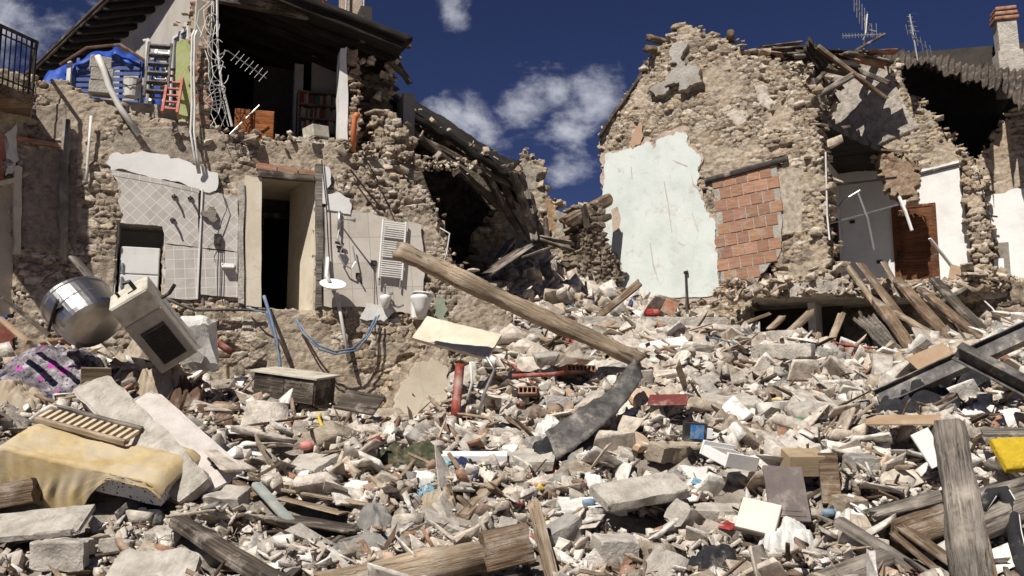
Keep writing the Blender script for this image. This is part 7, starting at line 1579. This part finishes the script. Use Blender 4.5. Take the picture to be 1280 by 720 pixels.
RG = [
 ('flowered purple and black quilt heaped in front of the steel drum', 66, 478, 1.65, 1.15, 8, M_FLOR, .30, .10, 'quilt', 'quilt'),
 ('pale blanket bundled on top of the flowered quilt', 96, 414+24, .55, .4, 10, M_CT, .28, .07, 'blanket', 'blanket'),
 ('tan blanket folded over the top corner of the ochre mattress', 26, 512, .75, .5, -5, M_CT, .14, .06, 'blanket', 'blanket'),
 ('pink sheet showing between the slatted base and the ochre mattress', 158, 556, .75, .22, -28, M_CP, .08, .05, 'sheet', 'sheet'),
 ('dark blue cloth behind the tan blanket', 70, 500, .3, .2, 0, M_CN, .05, .04, 'cloth', 'cloth'),
 ('tan trousers crumpled below the cream boiler', 205, 492, .8, .45, 15, M_CT, .16, .08, 'trousers', 'clothes'),
 ('brown woollen heap in the rubble below the white sack', 236, 508, .55, .35, 0, M_CBR, .12, .10, 'wool_heap', 'wool'),
 ('brown cloth twisted right of the brown woollen heap', 262, 526, .75, .25, -10, M_CBR, .10, .06, 'cloth', 'cloth'),
 ('black torn bag lying on the end of the long wall slab', 268, 596, .32, .22, 60, M_CB, .10, .06, 'plastic_bag', 'bag'),
 ('clear plastic bag lying left of the plaster and lath fragment', 311, 568, .34, .22, 0, M_CW, .10, .05, 'plastic_bag', 'bag'),
 ('camouflage jacket crumpled in the centre of the heap', 515, 588, .95, .42, 5, M_CAMO, .10, .05, 'jacket', 'clothes'),
 ('navy printed cloth right of the camouflage jacket', 580, 594, .38, .28, -10, M_CN, .08, .05, 'cloth', 'cloth'),
 ('white paper bag below the camouflage jacket', 530, 602, .36, .22, 5, M_CW, .05, .05, 'paper', 'paper'),
 ('white paper sheet lying left of the camouflage jacket', 478, 574, .34, .24, 40, M_CW, .04, .04, 'paper', 'paper'),
 ('white sheet of paper in the left middle of the heap', 446, 620, .34, .22, 10, M_CW, .02, .02, 'paper', 'paper'),
 ('black clothes lying before the grey flat plank, the left heap', 690, 576, .62, .40, 10, M_CB, .12, .08, 'clothes', 'clothes'),
 ('black clothes twisted right of the left black heap', 757, 566, .75, .22, 25, M_CB, .10, .06, 'clothes', 'clothes'),
 ('grey cap between the two heaps of black clothes', 712, 582, .30, .22, 0, M_CG, .12, .04, 'cap', 'cap'),
 ('blue and white scarf beside the grey cap', 732, 574, .30, .14, 20, M_CW, .06, .03, 'scarf', 'scarf'),
 ('red scrap of cloth left of the grey cap', 690, 585, .10, .10, 0, M_CR, .05, .02, 'cloth', 'cloth'),
 ('white plastic sheet spread at the lower end of the bent metal sheet', 686, 540, .42, .40, 20, M_CW, .08, .05, 'plastic_sheet', 'plastic'),
 ('black jacket spread below the long steel beam', 1150, 524, 1.5, .50, 10, M_CB, .18, .09, 'jacket', 'clothes'),
 ('black leather bag under the crossing steel beams', 1216, 495, .65, .45, 0, M_CB, .28, .05, 'bag', 'bag'),
 ('white bedsheet heaped below the black leather bag', 1226, 528, .80, .32, -10, M_CW, .12, .06, 'bedsheet', 'sheet'),
 ('second white cloth at the right edge above the yellow cushion', 1262, 530, .45, .26, -15, M_CW, .10, .05, 'cloth', 'cloth'),
 ('crumpled white cloth right of the dark carved panel', 1068, 650, .34, .34, 40, M_CW, .08, .06, 'cloth', 'cloth'),
 ('crumpled pale cloth at the bottom right of the heap', 985, 690, .55, .34, 10, M_CW, .10, .07, 'cloth', 'cloth'),
 ('black plastic sheet at the bottom right corner of the heap', 885, 710, .55, .22, 5, M_CB, .10, .07, 'plastic_sheet', 'plastic'),
 ('grey trousers lying above the split log', 450, 700-12, .62, .16, 8, M_CG, .06, .06, 'trousers', 'clothes'),
 ('grey crumpled shirt above the grey trousers', 470, 660, .34, .30, 60, M_CG, .08, .08, 'shirt', 'clothes'),
 ('tan shirt lying in the middle foreground', 548, 632+10, .42, .22, 10, M_CT, .08, .07, 'shirt', 'clothes'),
 ('dark rag at the left foot of the charred plank', 190, 640+10, .36, .2, 0, M_CB, .08, .06, 'cloth', 'cloth'),
 ('white crumpled cloth by the pale wall slab in the middle', 745, 608-2, .32, .22, 20, M_CW, .08, .05, 'cloth', 'cloth'),
 ('white cloth below the dark cabinet', 335, 540, .55, .3, 0, M_CW, .08, .06, 'cloth', 'cloth'),
 ('coloured clothes lying at the end of the concrete ledge', 925, 420, .8, .35, -20, M_CP, .14, .08, 'clothes', 'clothes'),
 ('black cloth at the right end of the concrete ledge', 890, 425, .6, .3, 10, M_CB, .10, .06, 'clothes', 'clothes'),
 ('red cloth hanging among the bars above the grey mortar lump', 1078, 452, .5, .26, -15, M_CR, .10, .06, 'cloth', 'cloth'),
 ('white pale cloth below the red cloth at the right', 1096, 472, .55, .26, -10, M_CW, .08, .05, 'cloth', 'cloth'),
 ('yellow and red wrapping paper in the right middle of the heap', 975, 508, .36, .22, 30, cloth('yellow print paper', (.50, .38, .12), (.58, .5, .28)), .06, .05, 'paper', 'paper'),
 ('dark blue wrapper left of the yellow paper', 945, 510, .3, .18, 30, M_CN, .05, .04, 'paper', 'paper'),
 ('maroon cloth lying under the bottom right stones', 760, 690, .30, .14, 10, M_CBR, .05, .04, 'cloth', 'cloth')]
for i, (lb, px, py, sx, sy, rt, m, mo, fo, nm, ct) in enumerate(RG): rag(lb, px, py, sx, sy, rt, m, 30+i, mo, fo, nm, ct)
# white sack standing against the wall
sk = pillowbox('sack', frame(P(247, 430, 12.9), (1, .2, .12), (.1, -.35, .9)), .42, .22, .62, M_CW, None, .10, seed=9, rnd=.2, cuts=6, flat=True); tag(sk, 'upright white plastic sack below the kitchen wall', 'sack')
# smaller cans and bottles
def can(label, nm, cat, px, py, r, L, mat, d=(1, .3, .1), tp=None):
    p = onheap(px, py, r+.05); M = frame(p, d, (0, 0, 1)) @ Matrix.Rotation(R(90), 4, 'Y'); m = MB(); prof = tp or [(.001, -.5), (.9, -.5), (1, -.46), (1, .46), (.9, .5), (.001, .5)]
    lathe(m, [(a*r, b*L) for a, b in prof], 16); o = m.build(nm, mat, None, M, True); tag(o, label, cat); return o
BT = [(.001, -.5), (.9, -.5), (1, -.44), (1, .1), (.8, .26), (.35, .36), (.33, .5), (.001, .5)]
M_BLUEB = pm('blue plastic', ((.04, .13, .28), (.14, .28, .42)), .4, dust=.35); M_GRB = pm('green plastic', ((.02, .18, .08), (.05, .26, .12)), .3)
can('small red can lying left of the camouflage jacket', 'can', 'can', 466, 566, .06, .22, M_REDP, (.6, .3, .5))
can('pink plastic bottle near the plaster and lath fragment', 'bottle', 'bottle', 384, 568, .05, .16, pm('pink plastic', ((.5, .16, .16), (.6, .25, .22)), .5), tp=BT)
can('blue plastic bottle in the middle foreground', 'bottle', 'bottle', 738, 638, .035, .16, M_BLUEB, tp=BT)
can('light blue plastic bottle right of the camouflage jacket', 'bottle', 'bottle', 556, 592, .05, .15, pm('pale blue plastic', ((.2, .45, .55), (.35, .6, .68)), .4), tp=BT)
can('blue and white bottle near the crumpled white cloth at the right', 'bottle', 'bottle', 1038, 652, .04, .16, M_BLUEB, tp=BT)
can('small green bottle in the right middle of the heap', 'bottle', 'bottle', 1002, 534, .04, .12, M_GRB, tp=BT)
can('blue cap lying under the plaster and lath fragment', 'bottle', 'bottle', 385, 630, .03, .12, M_BLUEB, tp=BT)
can('yellow plastic packet by the plaster and lath fragment', 'bottle', 'bottle', 408, 586, .06, .2, pm('yellow plastic', ((.55, .42, .04), (.65, .55, .12)), .5), tp=BT)
can('clear bottle at the lower end of the long wall slab', 'bottle', 'bottle', 254, 588, .04, .12, pm('clear bottle', ((.4, .42, .45), (.6, .62, .64)), .2), tp=BT)
can('blue bottle right below the steel beam at the right', 'bottle', 'bottle', 1108, 464, .06, .2, M_BLUEB, tp=BT)
# ================================================================== THE FINE RUBBLE
HB2 = HM.copy()
vs = np.stack([gx, gy, HB2-.02], -1).reshape(-1, 3); idx = np.arange(HNX*HNY).reshape(HNY, HNX); q = np.stack([idx[:-1, :-1], idx[:-1, 1:], idx[1:, 1:], idx[1:, :-1]], -1).reshape(-1, 4)
HT = HB+(fbm(gx*5, gy*5, 91)-.5)*.10-.02; vs[:, 2] = HT.ravel(); skirt = (gx < HX0+.2) | (gx > HX0+(HNX-3)*HR) | (gy > HY0+(HNY-3)*HR)
vs[:, 2] = np.where(skirt.ravel(), -.1, vs[:, 2])
tag(obj('rubble_ground', vs, q, M_GROUND, smooth=True), kind='structure')
def strew(name, n, s0, s1, pw, lib, pal, mat, seed, dims=None, tilt=.7, ymin=7.6, ymax=22.5, yp=1.0, emb=.18, kindlabel=None, jit=.03, patch_=None, sm=False, raise_=False):
    g = np.random.default_rng(seed); ly0, ly1 = math.log(ymin), math.log(ymax)
    y = np.exp(ly0+(ly1-ly0)*g.random(n*2)**yp); x = (g.random(n*2)-.5)*2*(.53*y+.6)
    H = np.maximum(hz(x, y), hz(x, y, HM)); a = (x*PA.N[0]+y*PA.N[1]-PA.o@PA.N); bad = (x < -.5) & (a < .22)
    b = (x*PR.N[0]+y*PR.N[1]-PR.o@PR.N); bad |= (x > 2.) & (x < 4.85) & (b < .1); bad |= hz(x, y, dil(BLK, 2) if s1 > .3 and len(lib) > 12 else BLK)
    pz = H-CZ; rng_ = y*math.cos(TILT)+pz*math.sin(TILT); py = 360-F*(-y*math.sin(TILT)+pz*math.cos(TILT))/rng_; bad |= (py > 770)
    if patch_ is not None: bad |= fbm(x*1.3, y*1.3, patch_) < .52
    k = np.nonzero(~bad)[0][:n]; x, y, H = x[k], y[k], H[k]; n = len(k)
    far = np.clip((y-5)/12, 0, 1); s = (s0+(s1-s0)*g.random(n)**pw)*(.75+.75*far)
    rt = rotm(g, n, tilt); sz = s if dims is None else s[:, None]*np.array(dims)[None]*(.7+.6*g.random((n, 3)))
    pos = np.stack([x, y, H+s*.5*emb+g.random(n)*jit], -1)
    col = pal[g.integers(0, len(pal), n)]*(.82+.36*g.random((n, 1)))
    if raise_:
        for dx in range(-2, 3):
            for dy in range(-2, 3):
                q = (dx*dx+dy*dy)**.5*HR; ok = q < s*.36; ii = ((pos[ok, 0]-HX0)/HR).astype(int)+dx; jj = ((pos[ok, 1]-HY0)/HR).astype(int)+dy; m_ = (ii >= 0) & (ii < HNX) & (jj >= 0) & (jj < HNY)
                np.maximum.at(HM, (jj[m_], ii[m_]), (pos[ok, 2]-s[ok]*.02)[m_])
    o = scatter(name, lib, pos, sz, rt, col, mat, None, Matrix.Identity(4), sm); tag(o, kindlabel, kind='stuff'); return o
PAL_R = np.array([(.52, .475, .42), (.46, .415, .36), (.59, .55, .495), (.38, .34, .29), (.50, .47, .43), (.29, .255, .215), (.65, .62, .575), (.43, .37, .295), (.52, .455, .38), (.35, .33, .305)])
PAL_X = np.array([(.34, .20, .14), (.62, .60, .56), (.70, .69, .66), (.56, .52, .46), (.30, .29, .27), (.46, .34, .26), (.64, .61, .56), (.24, .18, .14), (.52, .48, .42), (.60, .55, .48)])
strew('rubble', 10500, .12, .46, 2.0, LIB_A, PAL_R, M_RUB, 31, tilt=.55, emb=.25, raise_=True, kindlabel='broken stone rubble covering the whole heap')
HM2 = HM
strew('rubble', 17000, .05, .18, 1.9, LIB_A, PAL_R, M_RUB, 32, jit=.07, kindlabel='small broken stone chips between the larger rubble')
strew('rubble_grit', 24000, .02, .06, 1.5, LIB_S[:12], PAL_R*1.05, M_RUB, 36, jit=.10, ymax=14, kindlabel='fine grit and mortar crumbs on the heap')
FL = [hull(900+i, 0, pts=8, dims=(1, .6, .10), boxy=.95) for i in range(10)]
strew('rubble_shards', 4200, .07, .34, 2.2, FL, PAL_X, M_RUB, 33, tilt=.8, jit=.10, kindlabel='flat shards of tile and plaster strewn over the heap')
PL_ = [chunk(1700+i, (1, .5+.4*random.random(), .06+.08*random.random()), 2, .5) for i in range(12)]
PAL_P = np.array([(.60, .57, .52), (.66, .64, .60), (.52, .47, .41), (.48, .44, .39), (.70, .68, .65), (.44, .38, .31)])
strew('plaster_slabs', 1000, .18, .60, 2.2, PL_, PAL_P, M_RUB, 41, tilt=.55, jit=.08, emb=.25, kindlabel='flat broken plaster and mortar slabs lying all over the heap')
SP = [chunk(2950+i, (1, .05+.05*random.random(), .025+.03*random.random()), 0, .35) for i in range(12)]
PAL_W = np.array([(.15, .105, .07), (.30, .24, .18), (.08, .06, .045), (.40, .34, .27), (.20, .15, .11)])
strew('splinters', 1700, .12, .65, 1.8, SP, PAL_W, M_RUB, 34, tilt=.45, jit=.13, kindlabel='small wood splinters strewn over the heap')
CL = [hull(980+i, 1, .12, pts=14, dims=(1, .7, .3), boxy=.3) for i in range(8)]
strew('splinters', 130, .4, .95, 1.6, SP, PAL_W, M_RUB, 44, tilt=.35, jit=.15, kindlabel='long thin broken laths tangled in the heap')
PAL_C = np.array([(.03, .03, .035), (.7, .69, .66), (.05, .06, .14), (.35, .05, .05), (.68, .66, .62), (.10, .08, .07), (.16, .30, .42), (.5, .38, .1), (.45, .3, .3)])
strew('litter', 700, .06, .26, 1.5, CL, PAL_C, M_RUB, 35, tilt=.4, jit=.1, kindlabel='scraps of paper, cloth and plastic strewn over the heap', patch_=17, sm=True)
